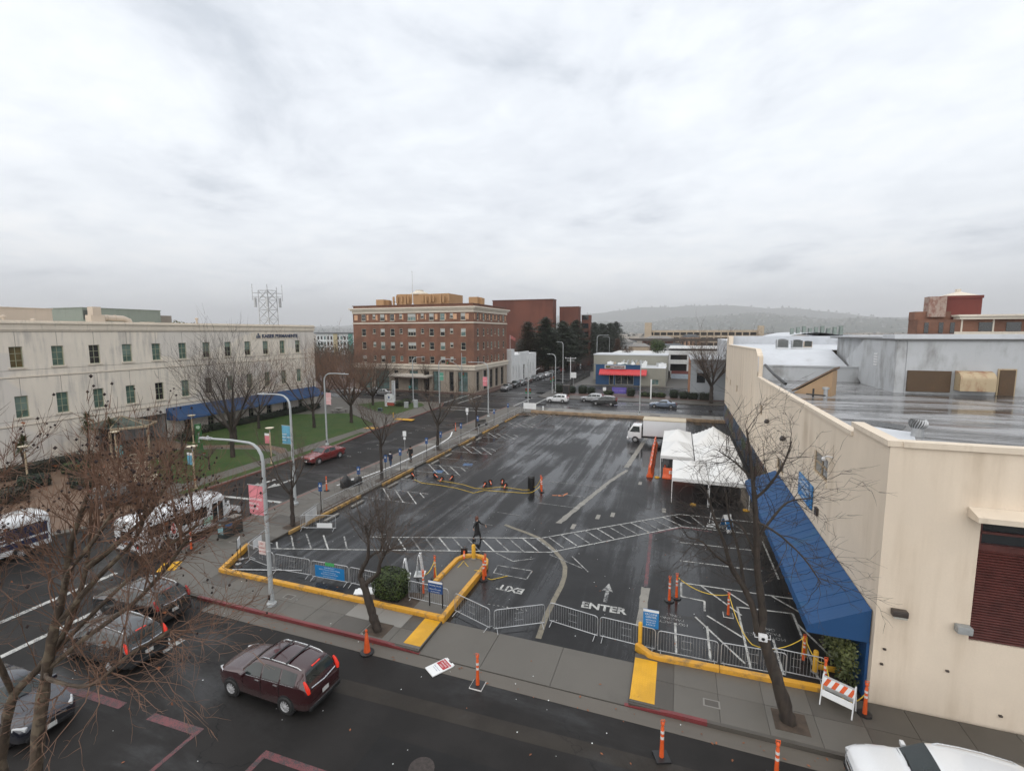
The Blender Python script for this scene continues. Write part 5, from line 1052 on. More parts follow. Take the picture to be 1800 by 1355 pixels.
for L_ in ends:
    for k in range(7):
        i = rg.randrange(int(len(L_)*.55), len(L_)); shoot(tw_, L_[i], (rg.uniform(-.35, .35), rg.uniform(-.35, .35), 1), min(rg.uniform(1.2, 2.4), max(.5, (12.4-L_[i].z)*.62)), rg.uniform(.014, .022), 2, rg, .3, .08, 5, 3, .55, tips, (.35, .6))
tw_.build('twigs', TWIGT, T1)['kind'] = 'stuff'
pd = MB(); scatter(pd, [t_ for t_ in tips if t_[0].z > 8.2 or (t_[0].z > 6.6 and rg.random() < .25)], 620, rg, .036); pd.build('seed_balls', POD, T1)['kind'] = 'stuff'
lf = MB(); scatter(lf, tips, 55, rg, .085, True); lf.build('dead_leaves', LEAFD, T1)['kind'] = 'stuff'
# ---- pollarded tree beside the near street lamp
rg = random.Random(8); base = Vector((-12.88, 17.65, .15)); T2 = thing('street_tree', 'dark pollarded street tree with two crooked limbs on the front pavement', 'tree', base); W = lambda x, z, y=17.65: Vector((x, y, z))-base
tk = MB(); limb(tk, [W(-12.85, 0), W(-12.95, .5), W(-13.16, 1.05), W(-13.45, 2.1), W(-13.7, 2.62)], .215, .15, 12, rng=rg)
E_ = [limb(tk, [W(-13.68, 2.5), W(-13.72, 2.75), W(-13.5, 3.2), W(-13.26, 3.62), W(-13.2, 4.1), W(-13.24, 4.55, 17.7), W(-13.45, 5.15, 17.8)], .125, .04, 9, rng=rg), limb(tk, [W(-13.45, 2.35), W(-13.05, 2.7), W(-12.7, 3.05), W(-12.62, 3.45), W(-12.4, 3.9), W(-12.05, 4.3, 17.5)], .11, .06, 9, 1.5, rng=rg), limb(tk, [W(-13.25, 3.6), W(-13.0, 3.85, 17.8), W(-12.75, 3.95, 17.9), W(-12.66, 4.4, 17.95), W(-12.7, 4.9, 18.0)], .065, .03, 7, rng=rg)]
tk.build('trunk', BARK, T2, smooth=True); tw_, tips = MB(), []
for L_, nn in zip(E_, (24, 28, 18)):
    n = len(L_)
    for k in range(nn):
        i = rg.randrange(int(n*.62), n); d = Vector((rg.uniform(-.55, .6), rg.uniform(-.6, .6), rg.uniform(.35, 1))).normalized()
        shoot(tw_, L_[i], d, rg.uniform(1.0, 2.4), rg.uniform(.014, .024), 2, rg, .25, .13, 4, 3, .6, tips, (.4, .65))
for k in range(14): shoot(tw_, E_[1][-1], (1, rg.uniform(-.3, .3), rg.uniform(.05, .6)), rg.uniform(1.0, 1.9), .018, 2, rg, .05, .18, 4, 3, .6, tips)
tw_.build('twigs', TWIGR, T2)['kind'] = 'stuff'; lf = MB(); scatter(lf, tips, 22, rg, .05, True); lf.build('dead_leaves', LEAFD, T2)['kind'] = 'stuff'
# ---- forked tree in front of the beige hall
rg = random.Random(14); base = Vector((4.17, 18.0, .15)); T3 = thing('street_tree', 'tall dark forked street tree in front of the blue awning', 'tree', base); W = lambda x, z, y=18.0: Vector((x, y, z))-base
tk = MB(); limb(tk, [W(4.17, 0), W(4.05, .5), W(3.71, 1.63), W(3.36, 2.63), W(3.05, 3.4)], .25, .17, 12, rng=rg)
E_ = [limb(tk, [W(3.08, 3.3), W(3.12, 4.1), W(2.9, 5.47), W(2.8, 6.75), W(2.66, 8.2), W(2.56, 8.95), W(2.46, 9.7), W(2.3, 10.6)], .15, .03, 9, rng=rg), limb(tk, [W(3.0, 3.35), W(2.86, 4.0), W(2.54, 4.8), W(2.04, 5.6), W(1.75, 6.5), W(1.45, 7.2), W(1.1, 8.3)], .14, .03, 9, rng=rg),
      limb(tk, [W(2.5, 4.85), W(2.3, 6.0, 18.3), W(1.95, 7.2, 18.6), W(1.8, 8.2, 18.7)], .06, .02, 6, rng=rg), limb(tk, [W(2.66, 8.2), W(3.0, 8.7, 17.8), W(3.4, 9.6, 17.6), W(3.6, 10.4, 17.6)], .06, .02, 6, rng=rg), limb(tk, [W(2.8, 6.75), W(3.3, 7.4, 18.4), W(3.8, 8.0, 18.6), W(4.5, 8.2, 18.7)], .055, .02, 6, rng=rg),
      limb(tk, [W(2.0, 5.65), W(1.5, 6.1, 17.6), W(1.0, 6.6, 17.5), W(.5, 6.75, 17.4)], .05, .02, 6, rng=rg), limb(tk, [W(2.85, 6.0), W(2.4, 6.9, 18.5), W(2.0, 7.0, 18.8), W(1.2, 6.7, 19.0)], .05, .018, 6, rng=rg), limb(tk, [W(2.56, 8.9), W(2.0, 9.4, 18.2), W(1.5, 9.7, 18.4)], .045, .018, 6, rng=rg), limb(tk, [W(2.75, 7.4), W(3.4, 7.2, 17.5), W(4.1, 6.6, 17.3), W(4.6, 5.9, 17.2)], .045, .018, 6, rng=rg)]
tk.build('trunk', BARK, T3, smooth=True); tw_, tips = MB(), []
for j, L_ in enumerate(E_):
    n = len(L_)
    for k in range((34, 30, 16, 19, 19, 16, 16, 16, 18)[j]):
        i = rg.randrange(int(n*.35), n); d = (L_[min(i+1, n-1)]-L_[max(i-1, 0)]).normalized(); d = (d*rg.uniform(.2, 1)+perp(d, rg)+Vector((0, 0, rg.uniform(-.35, .3)))).normalized()
        shoot(tw_, L_[i], d, rg.uniform(.7, 1.7), rg.uniform(.009, .016), 2, rg, .1, .2, 4, 3, .8, tips, (.4, .7))
tw_.build('twigs', TWIGD, T3)['kind'] = 'stuff'
wb = thing('tree_camera', 'small white camera box strapped to the forked tree trunk', 'camera', (3.12, 17.72, 3.32)); MB().box(-.14, -.12, -.1, .14, .06, .12).build('body', mat('white_plastic', (.65, .65, .65)), wb, bevel=.02); MB().lathe((0, -.12, 0), [(.06, 0), (.06, .02)], 8, 'Y').build('lens', G_DARK, wb); MB().tube([(-.25, .3, -.05), (-.25, -.02, -.02), (.25, -.02, -.02), (.28, .3, -.05)], .015, 5).build('strap', mat('white_plastic', (.65, .65, .65)), wb)
# ---- generic bare trees
def bare_tree(seed, h, trunk_h, r, spread, nlimb, lvl, kids, twig_m, bark_m, up=.3, tw_r=.05, vase=.8, lean=0.0):
    rg = random.Random(seed); tk, tw = MB(), MB(); top = Vector((lean, 0, trunk_h)); tips = []
    limb(tk, [(0, 0, 0), (lean*.3+rg.uniform(-.04, .04), 0, trunk_h*.35), (lean*.6, rg.uniform(-.05, .05), trunk_h*.7), top], r, r*.72, 9, rng=rg)
    for k in range(nlimb):
        a = 2*math.pi*(k+rg.uniform(-.3, .3))/nlimb; d = Vector((math.cos(a)*vase, math.sin(a)*vase, 1.0)).normalized(); L = (h-trunk_h)*rg.uniform(.5, .75); p0 = top-Vector((0, 0, rg.uniform(0, trunk_h*.2)))
        e = [p0]; 
        for q in range(4): d = (d+Vector((rg.gauss(0, .13), rg.gauss(0, .13), .10))).normalized(); e.append(e[-1]+d*L/4)
        O_ = limb(tk, e, r*.5, r*.16, 6, rng=rg)
        for s_ in range(spread):
            i = rg.randrange(int(len(O_)*.3), len(O_)); dd = (O_[min(i+1, len(O_)-1)]-O_[max(0, i-1)]).normalized(); dd = (dd+perp(dd, rg)*rg.uniform(.4, 1.1)).normalized()
            shoot(tw, O_[i], dd, (h-trunk_h)*rg.uniform(.22, .5), tw_r*rg.uniform(.35, .6), lvl, rg, up, .15, 3, kids, .7, tips, (.4, .7))
    return tk.mesh('trunk', bark_m, True), tw.mesh('twigs', twig_m)
kinds_ = {'young': bare_tree(3, 6.6, 3.0, .13, 9, 5, 2, 3, TWIG, BARK, .3, .04, .55), 'young2': bare_tree(5, 6.8, 2.6, .14, 9, 5, 2, 3, TWIG, BARK, .25, .04, .7),
          'poll': bare_tree(11, 7.6, 1.9, .15, 17, 7, 2, 3, TWIGR, BARK, .5, .026, .7), 'poll2': bare_tree(12, 9.4, 2.3, .2, 19, 8, 2, 4, TWIGT, BARK, .45, .036, .95), 'poll3': bare_tree(17, 8.6, 1.9, .16, 16, 6, 2, 3, TWIGT, BARK, .5, .03, .8),
          'small': bare_tree(21, 3.6, 1.5, .11, 12, 5, 2, 3, TWIG, BARK, .1, .035, 1.3), 'dense': bare_tree(27, 9.0, 1.4, .2, 20, 9, 2, 4, TWIG, BARK, .4, .045, 1.0), 'fast': bare_tree(33, 6.0, 1.6, .12, 14, 8, 2, 3, mat('purple_brown_twig', (.075, .05, .048), .8, .3, 1), BARK, .9, .04, .35), 'big': bare_tree(41, 12.5, 3.2, .34, 16, 8, 2, 4, TWIG, BARK, .35, .08, .9)}
def plant(kind, x, y, label, sc_=1.0, rz=0, z=.15, group=None, name='bare_tree'):
    e = thing(name, label, 'tree', (x, y, z), rz, group); tk, tw = kinds_[kind]; put('trunk', tk, e); put('twigs', tw, e)['kind'] = 'stuff'; e.scale = (sc_,)*3; return e
plant('young2', -25.85, 26.0, 'bare pollarded tree on the side pavement behind the near banner lamp', 1.08, .4, name='street_tree')
plant('young', -26.1, 37.3, 'slim bare street tree beside the black covered scooter', 1.25, 2.2, name='street_tree'); plant('young2', -26.6, 49.4, 'slim bare street tree halfway along the side pavement', 1.35, 4.0, name='street_tree'); plant('young', -27.0, 61.7, 'slim bare street tree by the pavement bench', 1.0, 1.0, name='street_tree')
for i, (k, x, y, s_, l) in enumerate([('poll', -46.9, 39.1, 1.7, 'tall bare pollarded tree on the lawn before the blue clinic awning'), ('small', -52.1, 37.2, 1.3, 'low spreading bare tree by the clinic entrance'), ('small', -44.7, 34.5, .9, 'small dark knobbly tree in the middle of the near lawn'), ('small', -43.8, 30.0, 1.35, 'squat bare tree at the lawn corner by the white bench'),
                                    ('poll2', -47.5, 60.5, 1.3, 'broad vase-shaped bare tree at the tip of the second lawn'), ('dense', -55.1, 76.7, 1.25, 'bushy bare tree behind the white monument sign'), ('poll3', -63.2, 74.0, 1.35, 'bare tree at the far corner of the clinic'), ('poll3', -50.2, 55.5, 1.45, 'bare tree on the second lawn near the awning end'), ('poll', -53.1, 44.8, 1.5, 'bare tree on the lawn close to the blue awning start'), ('poll3', -57.5, 52.5, 1.25, 'bare tree close to the clinic wall beyond the green pylon')]):
    plant(k, x, y, l, s_, i*1.3)
plant('young', -56.0, 98.6, 'thin dark tree on the pavement in front of the hotel', 1.3, .7, name='street_tree'); plant('big', 6.2, 99.6, 'tall bare tree standing by the far street end of the beige hall', 1.12, .3)
for i, (x, y) in enumerate(((-29.8, 142), (-29.9, 160), (-30.2, 175))): plant('fast', x, y, 'narrow upright leafless tree along the road past the restaurant, %s one' % ('nearest', 'middle', 'furthest')[i], .8, i)
for i, (x, y, s_) in enumerate(((-66, 88, 1.05), (-72, 104, 1.0), (-80, 92, 1.2), (-83, 112, 1.1), (-78, 84.8, .9))): plant('dense', x if i else -69, y if i else 86, 'bare twiggy tree filling the gap between clinic and hotel, %s' % ('nearest the clinic corner', 'beside the hotel flank', 'in the middle of the gap', 'furthest back', 'low one by the kerb')[i], s_, i*2.1)
for i, (x, y, s_) in enumerate(((10, 262, 1.0), (24, 255, .9), (-12, 275, .9), (40, 262, 1.1), (0, 330, 1.0))): plant('big', x, y, 'leafless tree among the far houses, %s' % ('behind the parking structure', 'right of the far structure', 'beside the cedar end', 'over the narrow block', 'by the elevated railway')[i], s_, i)
# ---- leafy plants
def leafcloud(n, rng, shape, size, flat=.3):
    mb = MB()
    for i in range(n):
        c, nrm = shape(rng); nrm = (nrm+Vector((rng.gauss(0, .5), rng.gauss(0, .5), rng.gauss(0, .5)))).normalized(); a = nrm.orthogonal().normalized(); a = (Matrix.Rotation(rng.uniform(0, 6.28), 3, nrm) @ a); b = nrm.cross(a); s = size*rng.uniform(.6, 1.3)
        mb.add([c-a*s*.5, c-b*s*.28, c+a*s*.5, c+b*s*.28], [(0, 1, 2, 3)])
    return mb
def leafmat(name, c1, c2):
    t = NT(name); p = t.pos(); a = t.noise(p, 1.3, 4); b = t.noise(p, 9, 3); t.set(col=t.mix(t.step(a, .35, .65), t.mix(t.step(b, .3, .7), c1, c2), sh(c1, .6)), rough=.5, spec=.4); return t.m
LG = leafmat('glossy_leaf', (.030, .055, .012), (.085, .115, .025)); LD = leafmat('dark_leaf', (.012, .026, .012), (.030, .048, .018)); LC = leafmat('cedar_needles', (.017, .028, .014), (.046, .056, .024)); LB = leafmat('bamboo_leaf', (.09, .115, .035), (.24, .25, .10)); LCB = leafmat('bronze_conifer', (.035, .028, .012), (.06, .045, .02)); LP = leafmat('palm_leaf', (.05, .055, .02), (.11, .11, .04)); LY = leafmat('yellow_green_leaf', (.08, .085, .02), (.15, .14, .04))
def boxy(rx, ry, rz, pw=4):
    def f(r):
        while True:
            v = Vector((r.uniform(-1, 1), r.uniform(-1, 1), r.uniform(-1, 1)))
            k = (abs(v.x)**pw+abs(v.y)**pw+abs(v.z)**pw)**(1/pw)
            if .2 < k: break
        q = v/k*r.choice((1, 1, 1, .95, .85, .7))*(1+.05*noise.noise(v*5)); return Vector((q.x*rx, q.y*ry, q.z*rz+rz)), Vector((v.x, v.y, v.z)).normalized()
    return f
def shrub(name, label, loc, rx, ry, rz, n, size, m, pw=4, seed=1, group=None, stems=True):
    e = thing(name, label, 'shrub', loc, group=group); rg = random.Random(seed)
    leafcloud(n, rg, boxy(rx, ry, rz, pw), size).build('foliage', m, e)['kind'] = 'stuff'
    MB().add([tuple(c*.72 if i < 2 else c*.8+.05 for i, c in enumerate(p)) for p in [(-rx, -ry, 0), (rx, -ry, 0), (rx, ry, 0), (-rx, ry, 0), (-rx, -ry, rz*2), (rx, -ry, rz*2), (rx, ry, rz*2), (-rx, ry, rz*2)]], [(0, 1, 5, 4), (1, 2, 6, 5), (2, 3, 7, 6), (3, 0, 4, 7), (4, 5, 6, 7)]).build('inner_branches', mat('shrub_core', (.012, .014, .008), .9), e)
    MB().tube([(0, 0, 0), (.02, 0, rz*.7)], .06, 6).build('stem', BARK, e); return e
shrub('clipped_bush', 'rounded clipped green bush behind the yellow wall beside the street tree', (-14.0, 20.55, .05), .95, .72, .74, 5200, .10, LG, 3.2, 3)
for i, (x, y, r_, h) in enumerate(((-26.0, 107.5, 1.2, 1.0), (-22.9, 106.9, .95, .8), (-20.3, 106.7, 1.05, .9), (-18.4, 106.9, .9, .75), (-9.6, 105.7, .95, .85), (-.7, 105.4, 1.0, .85), (1.2, 104.9, .95, .75), (3.0, 104.9, 1.15, .75), (5.3, 104.6, 1.4, .8))):
    shrub('round_hedge_bush', 'clipped dark bush in the strip before the restaurant, %s counting from the side road' % ('first', 'second', 'third', 'fourth', 'fifth', 'sixth', 'seventh', 'eighth', 'ninth')[i], (x, y, .15), r_, r_, h, 900, .22, LD, 2.6, 20+i, 'round bushes before the restaurant')
for i, (x, y) in enumerate(((-5.3, 105.6), (-3.4, 105.6), (-14.5, 106.4), (-6.8, 105.9))): shrub('loose_shrub', 'loose leafy shrub low between the clipped bushes, %s' % ('right of the white post', 'left of the blue coupe', 'left of the purple banner', 'right of the purple banner')[i], (x, y, .15), 1.2, .8, .5, 600, .25, LG, 2, 50+i, 'loose shrubs before the restaurant')
def hedge(label, a, b, wd, h, seed, m=LD):
    a, b = Vector(a), Vector(b); c = (a+b)/2; L = (b-a).length; e = shrub('hedge', label, (c.x, c.y, .14), L/2, wd/2, h/2, int(L*260), .17, m, 7, seed); e.rotation_euler.z = math.atan2((b-a).y, (b-a).x); return e
hedge('long dark hedge along the foot of the clinic wall under the awning', (-62.6, 45.5), (-62.6, 70.5), 1.4, 1.0, 61); hedge('clipped hedge beside the white monument sign', (-49.6, 76.4), (-49.8, 81.2), 1.6, 1.0, 62, LG); hedge('short dark hedge below the clinic entrance path', (-58.5, 43.4), (-62, 44.0), 1.2, .9, 63)
hedge('low tan-brown hedge in the entrance garden behind the plane tree', (-60, 24), (-60, 33), 2.0, 1.3, 64, leafmat('brown_shrub_leaf', (.04, .035, .018), (.08, .06, .03)))
for i, (x, y) in enumerate(((-55, 25.5), (-56.5, 29.5), (-52, 22.5), (-50.5, 27.0))): shrub('garden_shrub', 'brownish garden shrub seen through the plane tree, %s' % ('left one', 'right one by the wall', 'lowest one', 'one nearest the kerb')[i], (x, y, .14), 1.2, 1.1, .6, 900, .2, (LD, LG, leafmat('brown_shrub_leaf2', (.05, .04, .02), (.1, .07, .035)), LD)[i], 2.2, 70+i)
# conifers behind the side road
def conifer(seed, h, rad, m, n=170, drop=.15):
    rg = random.Random(seed); tk, fo = MB(), MB(); tk.tube([(0, 0, 0), (.1, 0, h*.5), (0, 0, h*.97)], [.45, .3, .05], 7)
    for k in range(n):
        t = (k/n)**.8; z = h*(.12+.86*t); L = rad*(1-t)**.6*(.75+.4*t)*rg.uniform(.55, 1.1)+.4; a = k*2.399+rg.uniform(-.5, .5); d = Vector((math.cos(a), math.sin(a), -drop+rg.uniform(-.12, .2)))
        tk.tube([(0, 0, z), (d.x*L, d.y*L, z+d.z*L)], [.06, .015], 3, False)
        for j in range(int(18+L*13)):
            s = rg.uniform(.2, 1.05); c = Vector((0, 0, z))+d*L*s+Vector((rg.gauss(0, .26+.10*L*s), rg.gauss(0, .26+.10*L*s), rg.gauss(-.1, .16))); w_ = rg.uniform(.28, .6)
            u_ = Vector((d.x+rg.gauss(0, .6), d.y+rg.gauss(0, .6), rg.gauss(-.25, .25))).normalized(); v_ = u_.cross(Vector((rg.gauss(0, .3), rg.gauss(0, .3), 1))).normalized(); fo.add([c-u_*w_*.6, c+v_*w_*.28, c+u_*w_*.6, c-v_*w_*.28], [(0, 1, 2, 3)])
    return tk.mesh('trunk', BARK, True), fo.mesh('crown', m)
cons = [conifer(1, 20, 8.2, LC, 210), conifer(2, 17, 8.0, LC, 190), conifer(3, 18, 5.4, LCB, 170, .05), conifer(4, 15, 8.0, LC, 180)]
for i, (k, x, y, s_, l) in enumerate([(0, -43.6, 160, .97, 'tallest dark cedar by the white building'), (1, -47.5, 158, .85, 'dark cedar just right of the white building'), (2, -47.2, 151, .98, 'bronze-green conifer behind the flag'), (3, -50.5, 157, .8, 'low bronze cedar behind the white building roof'), (1, -40.5, 172, 1.08, 'second tall cedar along the road'), (0, -38.8, 188, .95, 'third cedar along the road'), (3, -41.5, 184, 1.1, 'broad cedar set back in the row'), (1, -37.8, 203, 1.1, 'fourth cedar along the road'), (0, -36.9, 219, .93, 'fifth cedar along the road'), (3, -35.9, 236, 1.22, 'sixth cedar along the road'), (1, -34.4, 254, 1.12, 'seventh cedar along the road'), (0, -33.6, 272, 1.0, 'cedar at the far end of the row'), (3, -46, 172, 1.1, 'cedar before the tall brick block')]):
    e = thing('cedar_tree', l, 'tree', (x, y, .1), i*1.7, 'dark cedars along the side road'); put('trunk', cons[k][0], e); put('crown', cons[k][1], e)['kind'] = 'stuff'; e.scale = (s_*1.1, s_*1.1, s_)
e = thing('cypress_tree', 'small rust-brown cypress at the end of the cedar row', 'tree', (-27.6, 230, .1)); tk_, fo_ = conifer(9, 11, 2.2, leafmat('rust_needles', (.10, .05, .025), (.16, .085, .045)), 90, -.1); put('trunk', tk_, e); put('crown', fo_, e)['kind'] = 'stuff'
def broad(label, loc, r_, h, m, n, seed, size=.4):
    e = thing('leafy_tree', label, 'tree', loc); rg = random.Random(seed); MB().tube([(0, 0, 0), (.1, 0, h*.5)], [.25, .15], 7).build('trunk', BARK, e); cl = [(Vector((rg.uniform(-1, 1), rg.uniform(-1, 1), rg.uniform(-.6, .8)))*r_*.6, r_*rg.uniform(.35, .6)) for k in range(9)]
    def f(r):
        c, q = r.choice(cl); v = Vector((r.gauss(0, 1), r.gauss(0, 1), r.gauss(0, 1))).normalized(); return c+v*q*r.uniform(.6, 1.05)+Vector((0, 0, h*.65)), v
    leafcloud(n, rg, f, size).build('crown', m, e)['kind'] = 'stuff'
broad('round yellow-green tree on the terrace behind the restaurant', (-6.5, 160, 6.6), 3.2, 3.6, LG, 1800, 3, .45); broad('thin grey-green tree left of the round green one behind the restaurant', (-15.5, 156, 6.6), 2.0, 2.2, TWIG, 500, 4, .3); broad('yellow-green tree top showing over the clinic roof', (-104, 78, .1), 4.2, 19.2, LY, 2600, 5, .5)
for i, (x, y, r_, h) in enumerate(((-84, 118, 5, 10.5), (-92, 108, 5, 9.5), (-96, 125, 6, 11), (-105, 115, 6, 11.5))): broad('dark evergreen crown between clinic and hotel, %s' % ('nearest the hotel', 'middle low one', 'furthest back', 'behind the clinic corner')[i], (x, y, .1), r_, h, LD, 2200, 80+i, .5)
# cabbage palms by the clinic
def palm(label, loc, h, heads, seed):
    e = thing('cabbage_palm', label, 'palm', loc); rg = random.Random(seed); tk = MB(); fo = MB()
    for k in range(heads):
        top = Vector((rg.uniform(-.5, .5)*(heads > 1), rg.uniform(-.5, .5)*(heads > 1), h*(1-.18*k))); tk.tube([(0, 0, 0), (top.x*.5, top.y*.5, h*.5), top], [.13, .11, .09], 7)
        for j in range(70):
            a = rg.uniform(0, 6.28); el = rg.uniform(-.6, 1.4); d = Vector((math.cos(a)*math.cos(el), math.sin(a)*math.cos(el), math.sin(el))); L = rg.uniform(.8, 1.35); sd = d.cross(Vector((0, 0, 1))).normalized()*.05; m_ = top+d*L*.55; t_ = top+d*L+Vector((0, 0, -.22*L)); fo.add([top-sd, top+sd, m_+sd, m_-sd, t_], [(0, 1, 2, 3), (3, 2, 4)])
    tk.build('trunk', BARK, e, smooth=True); fo.build('crown', LP, e)['kind'] = 'stuff'
palm('two-headed cabbage palm left of the clinic entrance', (-60.5, 32.9, .14), 4.6, 2, 1); palm('cabbage palm beside the taller one near the entrance', (-60.2, 35.0, .14), 3.8, 1, 2); palm('low cabbage palm far left by the clinic wall', (-60.5, 27.6, .14), 3.2, 2, 3)
# bamboo-like planting under the near end of the awning
e = thing('bamboo_planting', 'leafy pale-green planting against the blue wall under the awning', 'shrub', (6.7, 21.9, .014)); rg = random.Random(6)
def bsh(r): return Vector((r.uniform(-.3, .3), r.uniform(-1.5, 1.6), r.uniform(.15, 1.9)**1.0)), Vector((r.uniform(-1, 0), r.uniform(-1, 1), .5))
leafcloud(1500, rg, bsh, .16).build('foliage', LB, e)['kind'] = 'stuff'; st = MB()
for k in range(22): y = rg.uniform(-1.4, 1.5); st.tube([(rg.uniform(-.1, .1), y, 0), (rg.uniform(-.2, .2), y+rg.uniform(-.2, .2), 1.8)], .012, 3)
st.build('canes', LB, e)['kind'] = 'stuff'
# ---------------------------------------------------------------- street furniture
POLE = weathered('pale_grey_pole', (.36, .38, .385), (.22, .22, .21), .5, (3, 3, .5), 1.5, .45); GALV = mat('galvanised_tube', (.45, .46, .47), .38, .15, 3, metal=.55)
PINK = mat('pink_banner', (.60, .20, .23), .7, .1); BNB = mat('blue_banner', (.10, .30, .42), .7, .1); BNG = mat('green_banner', (.10, .30, .22), .7, .1); BNP = mat('pale_pink_banner', (.60, .36, .36), .7, .1)
BLK = mat('black_plastic', (.014, .014, .015), .45, .2, 4); ORG = mat('orange_plastic', (.62, .095, .02), .45, .15, 3); REFL = mat('reflective_white', (.62, .6, .58), .35, .05); CHAIN = mat('yellow_chain', (.62, .42, .04), .5, .1)
def lamp(label, x, y, h, ad, al, banner=None, bz=(5.1, 6.6), z0=.15, sign=None):
    e = thing('street_lamp', label, 'street lamp', (x, y, z0)); a = Vector((ad[0], ad[1], 0)).normalized()
    MB().tube([(0, 0, .1), (0, 0, h*.5), (0, 0, h-1.1)], [.115, .10, .085], 12).build('pole', POLE, e, smooth=True)
    MB().lathe((0, 0, 0), [(.24, 0), (.24, .12), (.15, .2), (.13, .55), (.12, .6)], 12).build('base', POLE, e, smooth=True); MB().box(-.06, -.16, .35, .06, -.1, .6).build('hand_hole', BLK, e)
    P = [(0, 0, h-1.15)]+[tuple(a*(.9*(1-math.cos(t)))+Vector((0, 0, h-1.1+.9*math.sin(t)))) for t in (.4, .8, 1.2, 1.5)]+[tuple(a*(al*.6)+Vector((0, 0, h-.16))), tuple(a*al+Vector((0, 0, h-.2)))]
    MB().tube(P, [.085, .08, .075, .07, .065, .055, .05], 8).build('arm', POLE, e, smooth=True)
    rz = math.atan2(a.y, a.x); hd = MB(); hd.obox(tuple(a*(al+.3)+Vector((0, 0, h-.2))), (.75, .26, .09), rz).obox(tuple(a*(al-.02)+Vector((0, 0, h-.19))), (.26, .16, .13), rz); hd.build('lamp_head', POLE, e, bevel=.03)
    MB().lathe(tuple(a*(al+.12)+Vector((0, 0, h-.16))), [(.05, 0), (.05, .1), (0, .12)], 8).build('photocell', STEEL, e)
    if banner:
        bm, bd, w_, lines = banner; bb = Vector((bd[0], bd[1], 0)).normalized(); m = MB(); n = 6; z1, z2 = bz[0]-z0, bz[1]-z0; side = Vector((-bb.y, bb.x, 0))
        V = []
        for i in range(n+1):
            for j in range(n+1): u_, v_ = i/n, j/n; V.append(tuple(bb*(.14+w_*u_)+Vector((0, 0, z1+(z2-z1)*v_))+side*(.05*math.sin(3*u_)*math.sin(math.pi*v_))))
        m.add(V, [(i*(n+1)+j, (i+1)*(n+1)+j, (i+1)*(n+1)+j+1, i*(n+1)+j+1) for i in range(n) for j in range(n)]); m.build('banner', bm, e, smooth=True)
        MB().tube([(0, 0, z2), tuple(bb*(w_+.2)+Vector((0, 0, z2)))], .018, 5).build('banner_arm', STEEL, e); MB().tube([(0, 0, z1), tuple(bb*(w_+.2)+Vector((0, 0, z1)))], .018, 5).build('banner_arm', STEEL, e)
        f = Vector((0, -1, 0)); xd = bb if bb.x > 0 else -bb; st = .14 if bb.x > 0 else .14+w_
        for k, s_ in enumerate(lines): text(s_, .16, SW, 'lettering', e, tuple(bb*st+xd*.08+Vector((0, 0, z2-.5-.24*k))+f*.09), tuple(xd), (0, 0, 1), .002)
    for z in (2.9, 4.9): MB().lathe((0, 0, z), [(.11, -.03), (.125, 0), (.11, .03)], 12).build('band', STEEL, e)
    return e
L1 = lamp('near street lamp with pink banner at the corner pavement', -19.26, 17.7, 8.6, (-1, .02), 3.6, (PINK, (-1, 0), .92, ('', 'RICHMOND', 'MEDICAL', 'CENTER')), (4.85, 6.4))
m = MB().box(-.5, -.12, 2.72, -.06, -.09, 3.4); m.build('notice', mat('pale_red_notice', (.55, .45, .42), .6), L1)
for k, s_ in enumerate(('NO', 'PARKING', 'ANY TIME')): text(s_, .13 if k == 0 else .095, mat('red_letters', (.4, .04, .03), .5), 'lettering', L1, (-.28, -.125, 3.24-.2*k), (1, 0, 0), (0, 0, 1), .001, 'CENTER')
lamp('street lamp with blue banner across from the shuttle bus', -29.05, 29.6, 9.1, (-1, .02), 2.6, (BNB, (-1, 0), .82, ('', 'KAISER', 'PERMANENTE', 'thrive')), (5.1, 6.6)); lamp('street lamp with pale pink banner on the clinic lawn verge', -40.9, 47.3, 9.1, (1, 0), 2.9, (BNP, (1, 0), .75, ('', 'RICHMOND', 'CENTER')), (5.2, 6.7))
lamp('street lamp beside the grey cabinet near the monument sign', -50.6, 84.0, 9.0, (.6, 1), 2.2); lamp('street lamp with green banner at the intersection corner', -42.0, 79.0, 9.1, (1, .15), 2.6, (BNG, (1, 0), .75, ('', 'RICHMOND')), (5.1, 6.6)); lamp('street lamp with pink banner opposite the hotel corner', -29.4, 72.2, 9.1, (-1, .1), 3.0, (PINK, (-1, 0), .8, ('', 'RICHMOND')), (5.2, 6.7))
lamp('tall street lamp behind the box truck on the far pavement', -5.9, 81.6, 9.0, (.05, 1), 2.8); lamp('street lamp at the restaurant corner with traffic signals', -26.5, 105.9, 9.0, (-.9, .3), 1.6); lamp('street lamp reaching over the road beside the cedars', -27.6, 118, 11.5, (-.7, .7), 2.4); lamp('street lamp with white sign box behind the restaurant roof', -24.6, 152, 13.0, (1, .2), 3.0); lamp('street lamp on the kerb far up the side road', -28.6, 210, 12.0, (-1, 0), 2.4)
